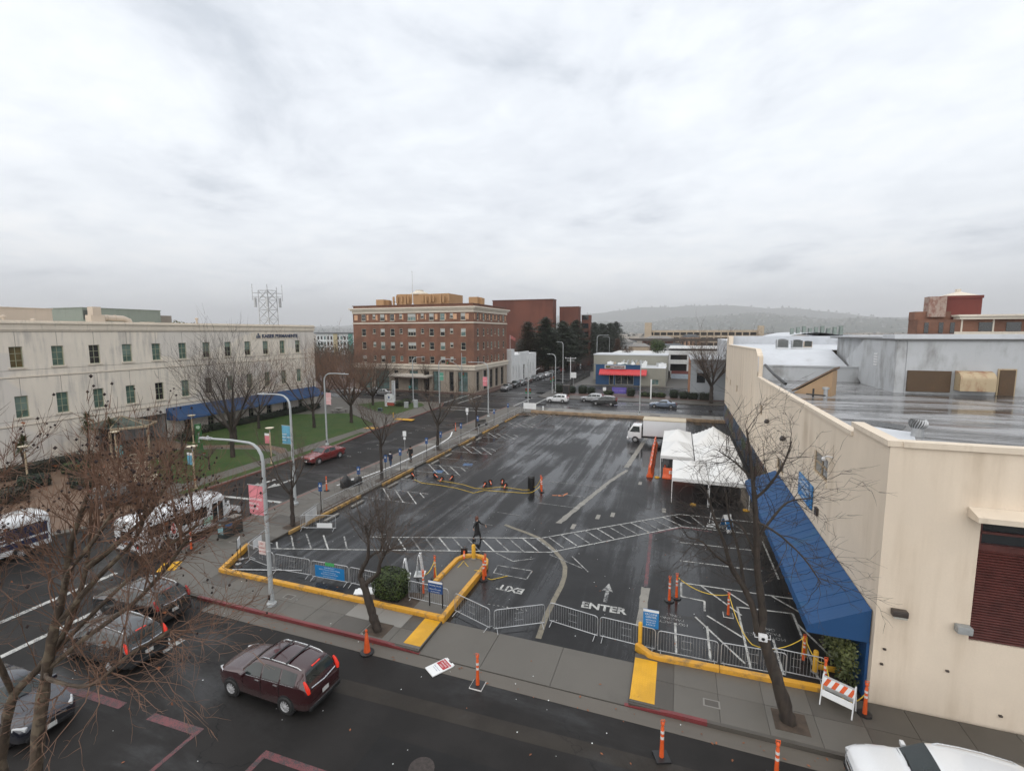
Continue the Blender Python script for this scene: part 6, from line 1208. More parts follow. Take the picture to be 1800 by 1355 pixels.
def signal(label, x, y, h, arm=None, heads=()):
    e = thing('traffic_signal', label, 'traffic light', (x, y, .15)); MB().tube([(0, 0, 0), (0, 0, h)], [.12, .07], 10).build('pole', POLE, e, smooth=True)
    if arm: MB().tube([(0, 0, h*.55), (arm[0]*.4, arm[1]*.4, h*.72), (arm[0]*.8, arm[1]*.8, h*.8), (arm[0], arm[1], h*.81)], .06, 8).build('mast_arm', POLE, e, smooth=True)
    for i, (dx, dy, z, big) in enumerate(heads):
        s_ = .17 if big else .2; hb = MB().box(dx-s_, dy-.14, z-.5 if big else z-.22, dx+s_, dy+.14, z+.5 if big else z+.22).build('signal_head', BLK, e, bevel=.03)
        if big:
            for k, c in enumerate(((.3, .02, .01), (.25, .15, .01), (.02, .35, .2))):
                mm = mat('lens_%d' % k, c, .3, .05); MB().lathe((dx, dy-.14, z+.32-.32*k), [(.12, -.04), (.12, 0), (0, 0)], 10, 'Y').build('signal_lens', mm, hb)
    return e
signal('traffic signal pole with curved arm at the lot corner', -25.7, 82.4, 9.0, (1.8, 1.5), ((-.35, 0, 3.2, 1), (.4, 0, 3.2, 1), (-.38, -.1, 2.05, 0), (.4, -.1, 2.05, 0)))
signal('traffic signal on the hotel corner showing green', -46.6, 98.6, 9.2, (-3.2, -.6), ((.5, -.2, 4.2, 1), (-.4, -.2, 3.0, 0), (-3.2, -.6, 7.2, 1))); signal('traffic signal at the restaurant corner beside the dark cabinet', -26.9, 104.6, 4.6, None, ((-.3, -.1, 3.1, 1), (.3, 0, 3.4, 1)))
# ---- barricades
def barricade(label, a, b, z=.014, board=None, plate=True):
    a, b = Vector(a), Vector(b); L = (b-a).length; rz = math.atan2((b-a).y, (b-a).x); e = thing('crowd_barricade', label, 'barricade', (a.x, a.y, z), rz, 'steel crowd barricades')
    r = .02; H = 1.08; c = .12
    MB().tube([(0, 0, .14), (0, 0, H-c), (c*.3, 0, H-c*.3), (c, 0, H), (L-c, 0, H), (L-c*.3, 0, H-c*.3), (L, 0, H-c), (L, 0, .14)], r, 8).tube([(0, 0, .16), (L, 0, .16)], r, 8).build('frame', GALV, e, smooth=True)
    m = MB(); n = int(L/.115)
    for i in range(1, n): x = L*i/n; m.tube([(x, 0, .16), (x, 0, H)], .0065, 4, False)
    m.build('bars', GALV, e)['kind'] = 'stuff'
    for x in (.12, L-.12): MB().tube([(x, -.32, .02), (x, -.05, .13), (x, .05, .13), (x, .32, .02)], .017, 6).build('foot', GALV, e)
    if plate: MB().box(L*.40, -.005, .45, L*.58, .005, .457).box(L*.40, -.005, .80, L*.58, .005, .807).box(L*.43, -.005, .38, L*.434, .005, .86).box(L*.55, -.005, .38, L*.554, .005, .86).build('name_plate_frame', GALV, e)
    if board:
        for (x0, x1, z0, z1, mm) in board: MB().box(x0, -.035, z0, x1, -.025, z1).build('board', mm, e)
    return e
barricade('barricade meeting at the lot corner near the pink banner lamp', (-24.6, 21.15), (-22.2, 20.72)); barricade('barricade behind the near lamp post, left of the blue notice', (-22.05, 20.67), (-19.57, 20.78))
cb = barricade('barricade carrying a large blue covid testing notice', (-19.4, 20.72), (-16.95, 20.81), board=((.25, 2.2, .2, .88, VB), (.95, 1.55, .93, 1.12, mat('green_notice', (.05, .32, .10), .5))), plate=False)
for k, (s_, sz) in enumerate((('KAISER PERMANENTE', .07), ('COVID-19 Vaccine / COVID-19 Testing', .085), ('drive-up or walk-in by appointment', .06), ('Blood Pressure Check / Flu Shot', .085), ('follow the signs to the check-in tent', .06))): text(s_, sz, SW, 'lettering', cb, (1.22, -.038, .78-.125*k), (1, 0, 0), (0, 0, 1), .001, 'CENTER')
for i, (l, a, b) in enumerate([('barricade half hidden behind the pollarded tree', (-16.85, 20.8), (-14.4, 20.72)), ('barricade standing on the island by the clipped bush', (-12.97, 20.6), (-10.62, 20.5)), ('barricade slanting out from the island across the exit', (-10.15, 20.3), (-7.98, 19.56)), ('barricade across the exit lane, angled back', (-7.75, 19.56), (-5.65, 20.79)), ('barricade at the end of the tan centre line', (-5.46, 21.04), (-3.09, 20.63)), ('barricade below the painted word ENTER', (-2.98, 20.66), (-.55, 20.5)), ('barricade behind the yellow wall right of the entrance sign', (-.44, 20.46), (1.97, 20.48)), ('barricade just left of the forked tree', (2.1, 20.47), (4.52, 20.58)), ('barricade just right of the forked tree, overlapping its neighbour', (4.0, 20.8), (5.9, 20.76))]): barricade(l, a, b)
barricade('barricade with white boards turned back along the lot edge', (-24.75, 21.25), (-25.5, 23.5), board=((.5, 1.5, .45, 1.0, SW),)); barricade('barricade across the lot beside the street tree, with white board', (-25.1, 25.95), (-22.66, 26.69), board=((1.2, 2.3, .18, .52, SW),)); barricade('barricade with white panel along the yellow kerb', (-25.6, 28.4), (-25.05, 26.05), board=((.3, 1.9, .2, .95, SW),))
for i in range(8):
    y0 = 28.8+i*6.1; e = thing('pipe_railing', 'section of grey pipe railing between pavement and lot, %s from the corner' % ('first', 'second', 'third', 'fourth', 'fifth', 'sixth', 'seventh', 'eighth')[i], 'railing', (-25.6, y0, .15), R(90), 'pipe railing along the lot')
    MB().tube([(0, 0, 1.0), (6.0, 0, 1.0)], .022, 6).build('top_rail', GALV, e); MB().tube([(0, 0, .15), (6, 0, .15)], .016, 5).build('bottom_rail', GALV, e)
    for k in range(3): MB().tube([(k*3.0, 0, 0), (k*3.0, 0, 1.0)], .022, 6).build('post', GALV, e)
    m = MB()
    for k in range(1, 40 if i < 2 else 20): x = 6*k/(40 if i < 2 else 20); m.tube([(x, 0, .15), (x, 0, 1.0)], .006, 3, False)
    m.build('bars', GALV, e)['kind'] = 'stuff'
# ---- delineator posts
def deli_mesh():
    post = MB().lathe((0, 0, 0), [(.065, .04), (.05, .5), (.045, .92), (.03, .95), (.03, .98), (.05, 1.0), (.05, 1.05), (.02, 1.09)], 12).mesh('post', ORG, True)
    base = MB().prism([(.21*math.cos(R(a)), .21*math.sin(R(a))) for a in range(0, 360, 45)], 0, .045).mesh('base', BLK)
    bsq = MB().box(-.2, -.2, 0, .2, .2, .05).mesh('base', BLK); band = MB().lathe((0, 0, .75), [(.0505, 0), (.05, .08)], 12).mesh('reflective_band', REFL, True); handle = MB().tube([(-.05, 0, 1.06), (-.05, 0, 1.14), (.05, 0, 1.14), (.05, 0, 1.06)], .013, 5).mesh('handle', ORG)
    edge = MB().box(-.22, -.22, 0, .22, -.17, .03).box(-.22, .17, 0, .22, .22, .03).box(-.22, -.17, 0, -.17, .17, .03).box(.17, -.17, 0, .22, .17, .03).mesh('base_edge', REFL)
    return post, base, bsq, band, handle, edge
DM = deli_mesh()
def deli(label, x, y, z=.014, sq=False, edge=False, rot=None, s_=1.05, rz=0):
    e = thing('delineator_post', label, 'delineator', (x, y, z), rz, 'orange delineator posts'); e.scale = (s_,)*3
    if rot: e.rotation_euler = rot
    put('post', DM[0], e); put('base', DM[2] if sq else DM[1], e); put('handle', DM[4], e)
    b = put('reflective_band', DM[3], e); c = put('reflective_band', DM[3], e); c.location.z = -.17
    if edge: put('base_edge', DM[5], e)
for a in [('orange post behind the bush beside the vaccine sign', -12.54, 21.34, .014), ('orange post on the lot just left of the island kerb', -12.75, 23.03, .014), ('front one of two orange posts at the island tip', -10.05, 23.75, .014), ('rear one of two orange posts at the island tip', -10.1, 24.15, .014), ('orange post beside the black litter bin in the lot', -11.2, 39.75, .014), ('second orange post leaning against its twin near the litter bin', -11.0, 39.3, .014), ('left of two orange posts near the painted word ENTER', -.04, 24.96, .014), ('right of two orange posts near the painted word ENTER', .31, 25.37, .014)]: deli(a[0], *a[1:], s_=1.2)
deli('orange post with white-edged base in the motorcycle bays', 2.74, 24.55, .014, True, True); deli('orange post in front of the awning corner bollards', 5.47, 22.02); deli('orange post at the end of the yellow wall beside the striped barrier', 5.85, 20.46, s_=1.15); deli('orange post on the pavement against the beige wall corner', 6.82, 19.26, .15, s_=1.15); deli('orange post on white-edged base in the street by the fallen sign', -7.13, 16.15, 0, True, True, s_=1.2); deli('orange post on square black base in the street, lower right of centre', -.09, 15.15, 0, True, s_=1.2, rz=.4); deli('orange post in the street in front of the white car', 3.33, 15.5, 0, True, s_=1.2); deli('orange post by the shuttle bus rear wheel', -29.2, 20.9, .15); deli('orange post on the pavement left of the blue parking signs', -28.9, 33.1, .15, s_=1.15); deli('orange post at the kerb where the white line ends', -29.4, 59.9, .15)
for i, (bx, by, tx, ty, l) in enumerate(((-24.4, 39.9, -23.4, 38.7, 'toppled orange post nearest the yellow kerb'), (-22.1, 40.3, -21.2, 39.3, 'toppled orange post, second from the kerb'), (-20.9, 39.5, -20.5, 38.3, 'toppled orange post, third from the kerb'), (-20.2, 40.3, -19.9, 39.2, 'toppled orange post, fourth from the kerb'), (-16.4, 39.4, -16.1, 38.2, 'toppled orange post, leftmost of the middle four'), (-16.2, 40.1, -15.6, 38.9, 'toppled orange post, second of the middle four'), (-15.2, 40.7, -14.8, 39.5, 'toppled orange post, third of the middle four'), (-14.5, 39.6, -14.2, 38.4, 'toppled orange post, last before the litter bin'), (-12.3, 26.0, -11.8, 24.9, 'toppled orange post lying on the island tip'))):
    an = math.atan2(ty-by, tx-bx); deli(l, bx, by, .21 if i < 8 else .36, sq=i == 8, rot=(0, R(86), an))
kc = thing('traffic_cone', 'orange cone with round black base at the red kerb by the tree', 'traffic cone', (-12.5, 16.35, .008)); MB().lathe((0, 0, .06), [(.15, 0), (.1, .45), (.06, .85), (.03, .9), (.06, .96), (.06, 1.0), (.02, 1.05)], 14).build('cone', ORG, kc, smooth=True); MB().lathe((0, 0, 0), [(.3, 0), (.3, .06), (.16, .08)], 16).build('base', BLK, kc); MB().lathe((0, 0, .6), [(.091, 0), (.077, .12)], 14).build('reflective_band', mat('dark_band', (.05, .02, .02), .5), kc)
def chain(label, pts, sag=.25):
    m = MB(); out = []
    for i in range(len(pts)-1):
        a, b = Vector(pts[i]), Vector(pts[i+1])
        for k in range(8): t = k/8; p = a.lerp(b, t); p.z = max(.03, p.z-sag*4*t*(1-t)*(1 if max(a.z, b.z) > .2 else 0)); out.append(p)
    out.append(Vector(pts[-1])); m.tube(out, .02, 4); m.build('barrier_chain', CHAIN, label=label, cat='chain')
chain('yellow chain from post to post round the island', [(-12.54, 21.34, 1.1), (-12.75, 23.03, 1.1), (-12.4, 22.6, .3), (-11.8, 24.85, .35), (-10.4, 24.1, .4), (-9.6, 23.9, .05), (-8.9, 24.6, .03)]); chain('yellow chain lying along the toppled posts in the lot', [(-23.4, 38.6, .1), (-22.3, 38.1, .03), (-20.4, 38.0, .05), (-18.6, 37.8, .03), (-16.57, 37.1, .03), (-15.9, 38.0, .05), (-14.2, 38.2, .05), (-12.4, 38.5, .03), (-11.1, 39.2, .6)]); chain('second yellow chain looping loose towards the litter bin', [(-21.2, 39.2, .06), (-19.9, 39.1, .05), (-18.4, 38.9, .03), (-17, 38.3, .03), (-16.1, 38.4, .05), (-14.8, 39.4, .06), (-12.9, 39.2, .06), (-11.9, 39.6, .3), (-11.2, 39.75, 1.15)], .3)
chain('yellow chain round the motorcycle bays to the beige wall', [(.31, 25.37, 1.2), (2.74, 24.55, 1.1), (3.3, 20.9, 1.0), (5.47, 22.02, 1.1), (5.85, 20.46, 1.1), (6.1, 19.6, .5), (6.82, 19.26, 1.0)], .35)
# ---- signs
def board_sign(name, label, loc, rz, w_, z0, z1, panel, lines, posts, cat='sign', head=None, th=.03):
    e = thing(name, label, cat, loc, rz); MB().box(-w_/2, -th, z0, w_/2, 0, z1).build('panel', panel, e)
    if head: MB().box(-w_/2, -th-.004, z1-head[0], w_/2, -th, z1).build('header', head[1], e)
    for s_, sz, z, mm in lines: text(s_, sz, mm, 'lettering', e, (0, -th-.006, z), (1, 0, 0), (0, 0, 1), .001, 'CENTER')
    for x, h in posts: MB().box(x-.025, 0.001, 0, x+.025, .05, h).build('post', BLK, e)
    return e
board_sign('vaccine_sign', 'blue vaccine centre sign on two dark posts on the island', (-11.2, 20.25, .17), 0, .8, .75, 1.38, SNAV, (('VACCINE CENTER', .085, 1.12, SW), ('&', .07, 1.02, SW), ('RESPIRATORY CLINIC', .068, .93, SW), ('BY APPOINTMENT', .06, .80, SW)), ((-.37, 1.4), (.37, 1.4)), head=(.11, SW))
v2 = board_sign('vaccine_entrance_sign', 'blue vaccine centre entrance sign beside the yellow bollard', (-.77, 20.68, .014), 0, .66, 1.0, 1.85, VB, (('VACCINE', .125, 1.60, SW), ('CENTER', .125, 1.47, SW), ('ENTRANCE', .085, 1.34, SW), ('DROP-OFF', .085, 1.23, SW), ('& PICK-UP', .085, 1.12, SW)), ((0, 1.1),), head=(.11, SW)); MB().lathe((0, .03, 0), [(.22, 0), (.22, .04), (.04, .06)], 14).build('base', BLK, v2)
e = thing('sign_stand', 'slim two-post stand with small white notice inside the lot corner', 'sign', (-25.1, 20.9, .014), R(-55))
for x in (-.33, .33): MB().lathe((x, 0, 0), [(.17, 0), (.17, .03), (.03, .05)], 14).build('base', STEEL, e); MB().tube([(x, 0, .04), (x, 0, 1.55)], .018, 6).build('post', BLK, e)
MB().box(-.33, -.012, .95, .33, .012, 1.5).build('panel', SW, e)
st = thing('stop_sign', 'red octagonal stop sign on the corner, seen through plane tree twigs', 'sign', (-28.9, 19.75, .15), R(-15)); MB().tube([(0, 0, 0), (0, 0, 2.2)], .03, 6).build('post', STEEL, st)
oc = [(.4*math.cos(R(22.5+45*k)), .4*math.sin(R(22.5+45*k))) for k in range(8)]; MB().add([(x, -.04, 1.95+z) for x, z in oc]+[(x, -.06, 1.95+z) for x, z in oc], [tuple(range(8)), tuple(range(8, 16))[::-1]]+[(i, (i+1) % 8, 8+(i+1) % 8, 8+i) for i in range(8)]).build('plate_edge', SW, st)
MB().add([(x*.92, -.066, 1.95+z*.92) for x, z in oc], [tuple(range(8))]).build('plate', mat('stop_red', (.45, .015, .02), .4, .08), st); text('STOP', .27, SW, 'lettering', st, (0, -.07, 1.86), (1, 0, 0), (0, 0, 1), .001, 'CENTER', bold=.006)
af = thing('fallen_sandwich_board', 'white and red ambulance parking board lying flat in the gutter', 'sign', (-9.05, 16.55, .01), R(-33)); MB().box(-.33, -.5, 0, .33, .5, .05).box(-.3, .5, 0, -.12, .56, .05).box(.12, .5, 0, .3, .56, .05).build('panel', SW, af, bevel=.015); MB().box(-.28, .02, .05, .28, .42, .054).build('header', mat('sign_red', (.38, .03, .035), .45), af)
for k, s_ in enumerate(('AMBULANCE', 'PARKING', 'ONLY')): text(s_, .095, SW, 'lettering', af, (0, .30-.12*k, .056), (1, 0, 0), (0, 1, 0), .001, 'CENTER')
for k, s_ in enumerate(('Violators will be towed', 'at owner expense')): text(s_, .05, SNAV, 'lettering', af, (0, -.12-.09*k, .052), (1, 0, 0), (0, 1, 0), .001, 'CENTER')
af = thing('fallen_white_board', 'white plastic sign lying behind the yellow wall by the clipped bush', 'sign', (-15.5, 20.4, .10), R(25)); MB().box(-.5, -.32, 0, .5, .32, .07).build('panel', SW, af, bevel=.02); MB().box(-.62, -.25, .0, -.5, .25, .05).build('foot', SW, af)
for l, x, y, rz, h in (('lower white sandwich board seen edge-on behind the clipped bush', -14.47, 22.63, R(116), .98), ('taller white sandwich board seen edge-on beside the delineator', -13.79, 23.13, R(110), 1.2), ('white sandwich board in the lot left of the blue one by the awning', 2.65, 36.2, R(80), 1.1)):
    e = thing('sandwich_board', l, 'sign', (x, y, .014), rz); w_ = .3
    for s_ in (-1, 1): MB().add([(-w_, s_*.16, 0), (w_, s_*.16, 0), (w_, s_*.03, h), (-w_, s_*.03, h), (-w_, s_*.19, 0), (w_, s_*.19, 0), (w_, s_*.06, h), (-w_, s_*.06, h)], [(0, 1, 2, 3), (4, 5, 6, 7), (0, 1, 5, 4), (1, 2, 6, 5), (2, 3, 7, 6), (3, 0, 4, 7)]).build('panel', SW, e)
    MB().box(-w_-.05, -.3, 0, w_+.05, .3, .05).build('base', SW, e); MB().box(-w_*.5, -.03, h, w_*.5, .03, h+.06).build('handle', SW, e)
e = thing('blue_sandwich_board', 'blue and white A-frame sign near the awning end', 'sign', (3.6, 35.7, .014), R(35))
for s_ in (-1, 1): MB().add([(-.32, s_*.45, 0), (.32, s_*.45, 0), (.32, s_*.03, 1.15), (-.32, s_*.03, 1.15)], [(0, 1, 2, 3)]).build('panel', SW, e); MB().add([(-.26, s_*.38-.012, .22), (.26, s_*.38-.012, .22), (.26, s_*.16-.012, .82), (-.26, s_*.16-.012, .82)], [(0, 1, 2, 3)]).build('printed_face', VB, e)
sb = thing('striped_barrier', 'orange and white striped folding barrier on the pavement by the yellow wall', 'barrier', (5.55, 19.55, .15), math.atan2(-.45, .85))
for s_ in (-1, 1):
    for x in (0, 1.0): MB().tube([(x, s_*.3, 0), (x, s_*.03, 1.1)], .025, 6).build('leg', SW, sb)
    b = MB().add([(-.02, s_*.13, .72), (1.02, s_*.13, .72), (1.02, s_*.06, 1.0), (-.02, s_*.06, 1.0), (-.02, s_*.11, .72), (1.02, s_*.11, .72), (1.02, s_*.04, 1.0), (-.02, s_*.04, 1.0)], [(0, 1, 2, 3), (7, 6, 5, 4), (3, 2, 6, 7), (0, 4, 5, 1)]).build('striped_board', SW, sb)
    m = MB()
    for k in range(4):
        x = .02+k*.26; y0, y1 = s_*.135, s_*.065; m.quad((x, y0, .72), (x+.13, y0, .72), (min(x+.25, 1.02), y1, 1.0), (x+.12, y1, 1.0))
    m.build('orange_stripe', ORG, b); MB().add([(-.02, s_*.22, .33), (1.02, s_*.22, .33), (1.02, s_*.16, .55), (-.02, s_*.16, .55)], [(0, 1, 2, 3)]).build('lower_board', SW, sb)
# ---- bollards, bins, hydrants
YB = mat('yellow_bollard_paint', (.62, .34, .03), .5, .12)
def bollard(label, x, y, h, r_=.1, z=.014):
    e = thing('yellow_bollard', label, 'bollard', (x, y, z)); MB().lathe((0, 0, .0), [(r_, 0), (r_, h-.06), (r_*.8, h-.01), (0, h+.02)], 14).build('post', YB, e, smooth=True); MB().lathe((0, 0, 0), [(r_*1.5, 0), (r_*1.4, .04), (r_, .05)], 14).build('collar', CONC_L, e)
bollard('stout yellow bollard on the tip of the island', -11.5, 25.65, .9, .12, .17); bollard('tall yellow bollard at the start of the right-hand yellow wall', -1.2, 20.55, 1.25, .09); bollard('yellow bollard under the awning corner, front one', 5.75, 21.4, .95); bollard('yellow bollard under the awning corner, rear one', 5.55, 22.3, .95); bollard('thin yellow post beside the clinic driveway', -43.7, 66.2, .9, .07, .15)
e = thing('yellow_parking_stop', 'yellow concrete stop block under the near end of the awning', 'parking block', (6.35, 21.7, .014)); MB().box(-.6, -.1, 0, .6, .1, .15).build('block', YB, e, bevel=.03); MB().lathe((-.4, 0, .15), [(.03, 0), (.03, .012), (0, .014)], 8).build('bolt', STEEL, e); MB().lathe((.4, 0, .15), [(.03, 0), (.03, .012), (0, .014)], 8).build('bolt', STEEL, e)
e = thing('litter_bin', 'round black litter bin standing alone in the parking lot', 'bin', (-12.1, 39.75, .014)); MB().lathe((0, 0, 0), [(.27, 0), (.29, .05), (.29, 1.0), (.31, 1.02), (.31, 1.1), (.2, 1.12), (.2, 1.0), (0, 1.0)], 22).build('drum', BLK, e, smooth=True)
m = MB()
for k in range(24): a = R(k*15); m.obox((.3*math.cos(a), .3*math.sin(a), .52), (.012, .03, .9), a)
m.build('slats', BLK, e)['kind'] = 'stuff'; MB().lathe((0, 0, 1.1), [(.31, 0), (.24, .14), (.1, .16)], 22).build('lid', BLK, e, smooth=True)
DG = mat('dark_bin_green_grey', (.028, .034, .034), .45, .15)
for i, (y, l) in enumerate(((23.1, 'dark solar waste bin with blue hopper beside the shuttle bus, nearer one'), (23.85, 'dark solar waste bin with pale lid beside the shuttle bus, farther one'))):
    e = thing('compactor_bin', l, 'bin', (-28.85, y, .15), R(0)); MB().add([(-.34, -.34, 0), (.34, -.34, 0), (.34, .34, 0), (-.34, .34, 0), (-.34, -.34, 1.18), (.34, -.34, 1.12), (.34, .34, 1.12), (-.34, .34, 1.18)], [(3, 2, 1, 0), (4, 5, 6, 7), (0, 1, 5, 4), (1, 2, 6, 5), (2, 3, 7, 6), (3, 0, 4, 7)]).build('casing', DG, e, bevel=.04)
    MB().box(.34, -.26, .75, .355, .26, .98).build('hopper_door', mat('hopper_blue', (.02, .12, .3), .4) if i == 0 else BLK, e, bevel=.006); MB().box(.35, -.2, .98, .40, .2, 1.02).build('handle', STEEL, e); MB().box(-.26, -.355, .3, .2, -.345, 1.0).build('poster', mat('teal_poster', (.25, .42, .45), .5, .2), e); MB().box(-.33, -.33, 1.165, .30, .33, 1.2).build('lid', mat('solar_lid', (.04, .045, .05), .2) if i == 0 else CONC_L, e)
def hydrant(label, x, y, m):
    e = thing('fire_hydrant', label, 'hydrant', (x, y, .15)); MB().lathe((0, 0, 0), [(.17, 0), (.17, .06), (.11, .08), (.11, .5), (.14, .52), (.14, .56), (.1, .66), (.03, .72), (.03, .77)], 12).build('barrel', m, e, smooth=True)
    for s_ in (-1, 1): MB().lathe((s_*.1, 0, .42), [(.06, -.06), (.06, .06)], 8, 'X').build('outlet', m, e)
hydrant('white hydrant on the far pavement of the lot', -22.6, 81.4, SW); hydrant('pale hydrant near the restaurant corner', -28.0, 113.5, YB)
# ---- blue permit-parking signs
def wheelchair(parent, z): 
    m = MB().lathe((-.02, -.018, z-.04), [(.075, 0), (.075, .004), (.055, .004), (.055, 0)], 14, 'Y'); m.box(-.03, -.02, z-.02, -.005, -.016, z+.1).box(-.03, -.02, z-.02, .07, -.016, z+.005).lathe((-.017, -.018, z+.13), [(.022, 0), (.022, .004)], 8, 'Y'); m.build('symbol', SW, parent)
PB = mat('parking_sign_blue', (.02, .075, .22), .4, .08)
for i, (x, y) in enumerate(((-25.85, 28.9), (-25.85, 33.6), (-25.9, 37.7), (-25.95, 40.3), (-25.9, 45.5), (-25.95, 48.9), (-25.95, 54.4), (-25.95, 59.8), (-25.95, 66.0), (-25.95, 72.2))):
    e = thing('disabled_parking_sign', 'blue wheelchair parking sign on dark post along the lot, %s from the corner' % ('first', 'second', 'third', 'fourth', 'fifth', 'sixth', 'seventh', 'eighth', 'ninth', 'tenth')[i], 'sign', (x, y, .15), R(25), 'blue disabled parking signs'); MB().box(-.025, 0, 0, .025, .05, 2.45).build('post', BLK, e); p_ = MB().box(-.14, -.012, 1.85, .14, -.002, 2.35).build('plate', PB, e); wheelchair(e, 2.12); MB().box(-.14, -.012, 1.66, .14, -.002, 1.82).build('lower_plate', PB, e)
for l, x, y, m_ in (('white kerbside sign on a thin pole halfway along the side street', -29.6, 47.0, SW), ('small white and red kerbside sign near the intersection', -29.75, 64.6, SW)):
    e = thing('kerb_sign', l, 'sign', (x, y, .15), R(20)); MB().tube([(0, 0, 0), (0, 0, 2.6)], .025, 6).build('post', STEEL, e); MB().box(-.2, -.035, 1.95, .2, -.025, 2.55).build('plate', m_, e); MB().box(-.13, -.035, 1.55, .13, -.025, 1.85).build('lower_plate', m_, e)
e = thing('black_stub_post', 'short black post standing in the lot by the toppled markers', 'post', (-24.1, 40.15, .014)); MB().tube([(0, 0, 0), (0, 0, .95)], .04, 8).build('post', BLK, e); MB().box(-.2, -.2, 0, .2, .2, .03).build('base', BLK, e)
# covered scooter, bench, lid of white lane line
e = thing('covered_scooter', 'black covered scooter with white mark parked on the side pavement', 'scooter', (-27.7, 34.9, .155), R(60)); rg = random.Random(2)
m = MB(); nx, ny = 14, 10
def cov(u_, v_):
    x = -.95+1.9*u_; a = math.pi*v_; prof_ = .62+.42*math.exp(-((u_-.28)/.16)**2)+.12*math.sin(u_*9); wd_ = .36*(1-.4*abs(2*u_-1)**3)*(1+.15*math.sin(u_*7+v_*5)); return (x, -wd_*math.cos(a), .05+prof_*math.sin(a)**.55)
for i in range(nx+1):
    for j in range(ny+1): m.v.append(cov(i/nx, j/ny))
m.f = [(i*(ny+1)+j, (i+1)*(ny+1)+j, (i+1)*(ny+1)+j+1, i*(ny+1)+j+1) for i in range(nx) for j in range(ny)]+[tuple(range(ny+1)), tuple(range(nx*(ny+1), (nx+1)*(ny+1)))]
m.build('cover', mat('black_tarpaulin', (.012, .012, .013), .35, .2, 3, bump=.4), e, smooth=True)
for x in (-.65, .65): MB().lathe((x, 0, .24), [(.1, -.06), (.25, -.06), (.25, .06), (.1, .06)], 16, 'Y').build('wheel', BLK, e, smooth=True)
MB().box(-.15, -.35, .62, .15, -.335, .8).build('white_mark', SW, e)
wl = [(-29.05, 34.6), (-28.7, 36), (-28.3, 37.6), (-27.95, 40), (-27.8, 42), (-27.75, 46), (-27.8, 50), (-27.9, 53), (-28.15, 55), (-28.5, 56.5), (-29.1, 58), (-29.6, 59.2)]
MB().strip(wl, .16, .168, .168).build('painted_curve', SW, lp)
e = thing('pavement_bench', 'dark slatted bench on the side pavement by the railing', 'bench', (-27.1, 64.3, .152), R(65))
for k in range(4): MB().box(-.9, -.22+k*.12, .43, .9, -.13+k*.12, .46).build('seat_slat', BLK, e)
for k in range(3): MB().box(-.9, .24+.03*k, .55+k*.13, .9, .27+.03*k, .65+k*.13).build('back_slat', BLK, e)
for x in (-.75, .75): MB().box(x-.03, -.22, 0, x+.03, .26, .43).build('leg', BLK, e)
# ---- clinic garden furniture
TANP_ = mat('tan_lamp_paint', (.42, .33, .22), .5, .12)
def gardenlamp(label, x, y, banner=None, h=3.9):
    e = thing('garden_lamp', label, 'garden lamp', (x, y, .15)); MB().lathe((0, 0, 0), [(.17, 0), (.17, .08), (.08, .12), (.075, h-.5)], 12).build('post', TANP_, e, smooth=True); MB().tube([(0, 0, h-.5), (0, 0, h-.05)], .045, 8).build('stem', STEEL, e); MB().lathe((0, 0, h-.1), [(.12, -.12), (.42, .05), (.44, .09), (.2, .13), (0, .14)], 20).build('disc_shade', mat('cream_lamp_shade', (.62, .55, .42), .5, .05), e, smooth=True)
    if banner: MB().box(-.72, -.01, 2.15, -.1, .01, 3.25).build('banner', banner, e); MB().box(-.72, -.012, 3.0, -.1, .012, 3.252).build('banner_header', SW, e)
gardenlamp('tan garden lamp with blue banner on the verge by the near lawn', -40.5, 29.8, BNB); gardenlamp('tan garden lamp with small pink banner beside the side street', -40.6, 38.4, PINK); gardenlamp('tan garden lamp in front of the clinic entrance porch', -56.8, 33.4, None, 3.4); gardenlamp('tan garden lamp at the entrance edge of the clinic wall', -57.6, 42.6, None, 3.6); gardenlamp('tan garden lamp far left behind the plane tree', -57.5, 26.2, None, 3.4)
e = thing('poster_drum', 'round teal poster drum beside the clinic entrance', 'poster column', (-58.9, 34.9, .146)); MB().lathe((0, 0, 0), [(.36, .05), (.36, 1.4)], 16).build('drum', mat('teal_poster2', (.15, .36, .38), .5, .4, 3), e, smooth=True); MB().lathe((0, 0, 0), [(.4, 0), (.4, .06)], 16).build('base', BLK, e); MB().lathe((0, 0, 1.4), [(.39, 0), (.39, .06), (0, .1)], 16).build('cap', BLK, e)
e = thing('green_pylon_sign', 'tall narrow green pylon sign on the clinic lawn', 'sign', (-51.2, 38.5, .15), R(60)); GRN = mat('pylon_green', (.02, .13, .035), .45, .08); MB().add([(-.45, -.12, .12), (.45, -.12, .12), (.45, .12, .12), (-.45, .12, .12), (-.32, -.1, 1.2), (.32, -.1, 1.2), (.32, .1, 1.2), (-.32, .1, 1.2), (-.32, -.1, 3.6), (.32, -.1, 3.6), (.32, .1, 3.6), (-.32, .1, 3.6)], [(0, 1, 5, 4), (1, 2, 6, 5), (2, 3, 7, 6), (3, 0, 4, 7), (4, 5, 9, 8), (5, 6, 10, 9), (6, 7, 11, 10), (7, 4, 8, 11), (8, 9, 10, 11)]).build('panel', GRN, e); MB().box(-.5, -.25, 0, .5, .25, .13).build('plinth', CONC_L, e)
MB().lathe((0, -.11, 3.25), [(.2, 0), (.2, .01), (.1, .012)], 16, 'Y').build('emblem', mat('pale_green', (.4, .55, .4), .5), e); text('Richmond', .26, SW, 'lettering', e, (.08, -.125, 1.5), (0, 0, 1), (-1, 0, 0), .002)
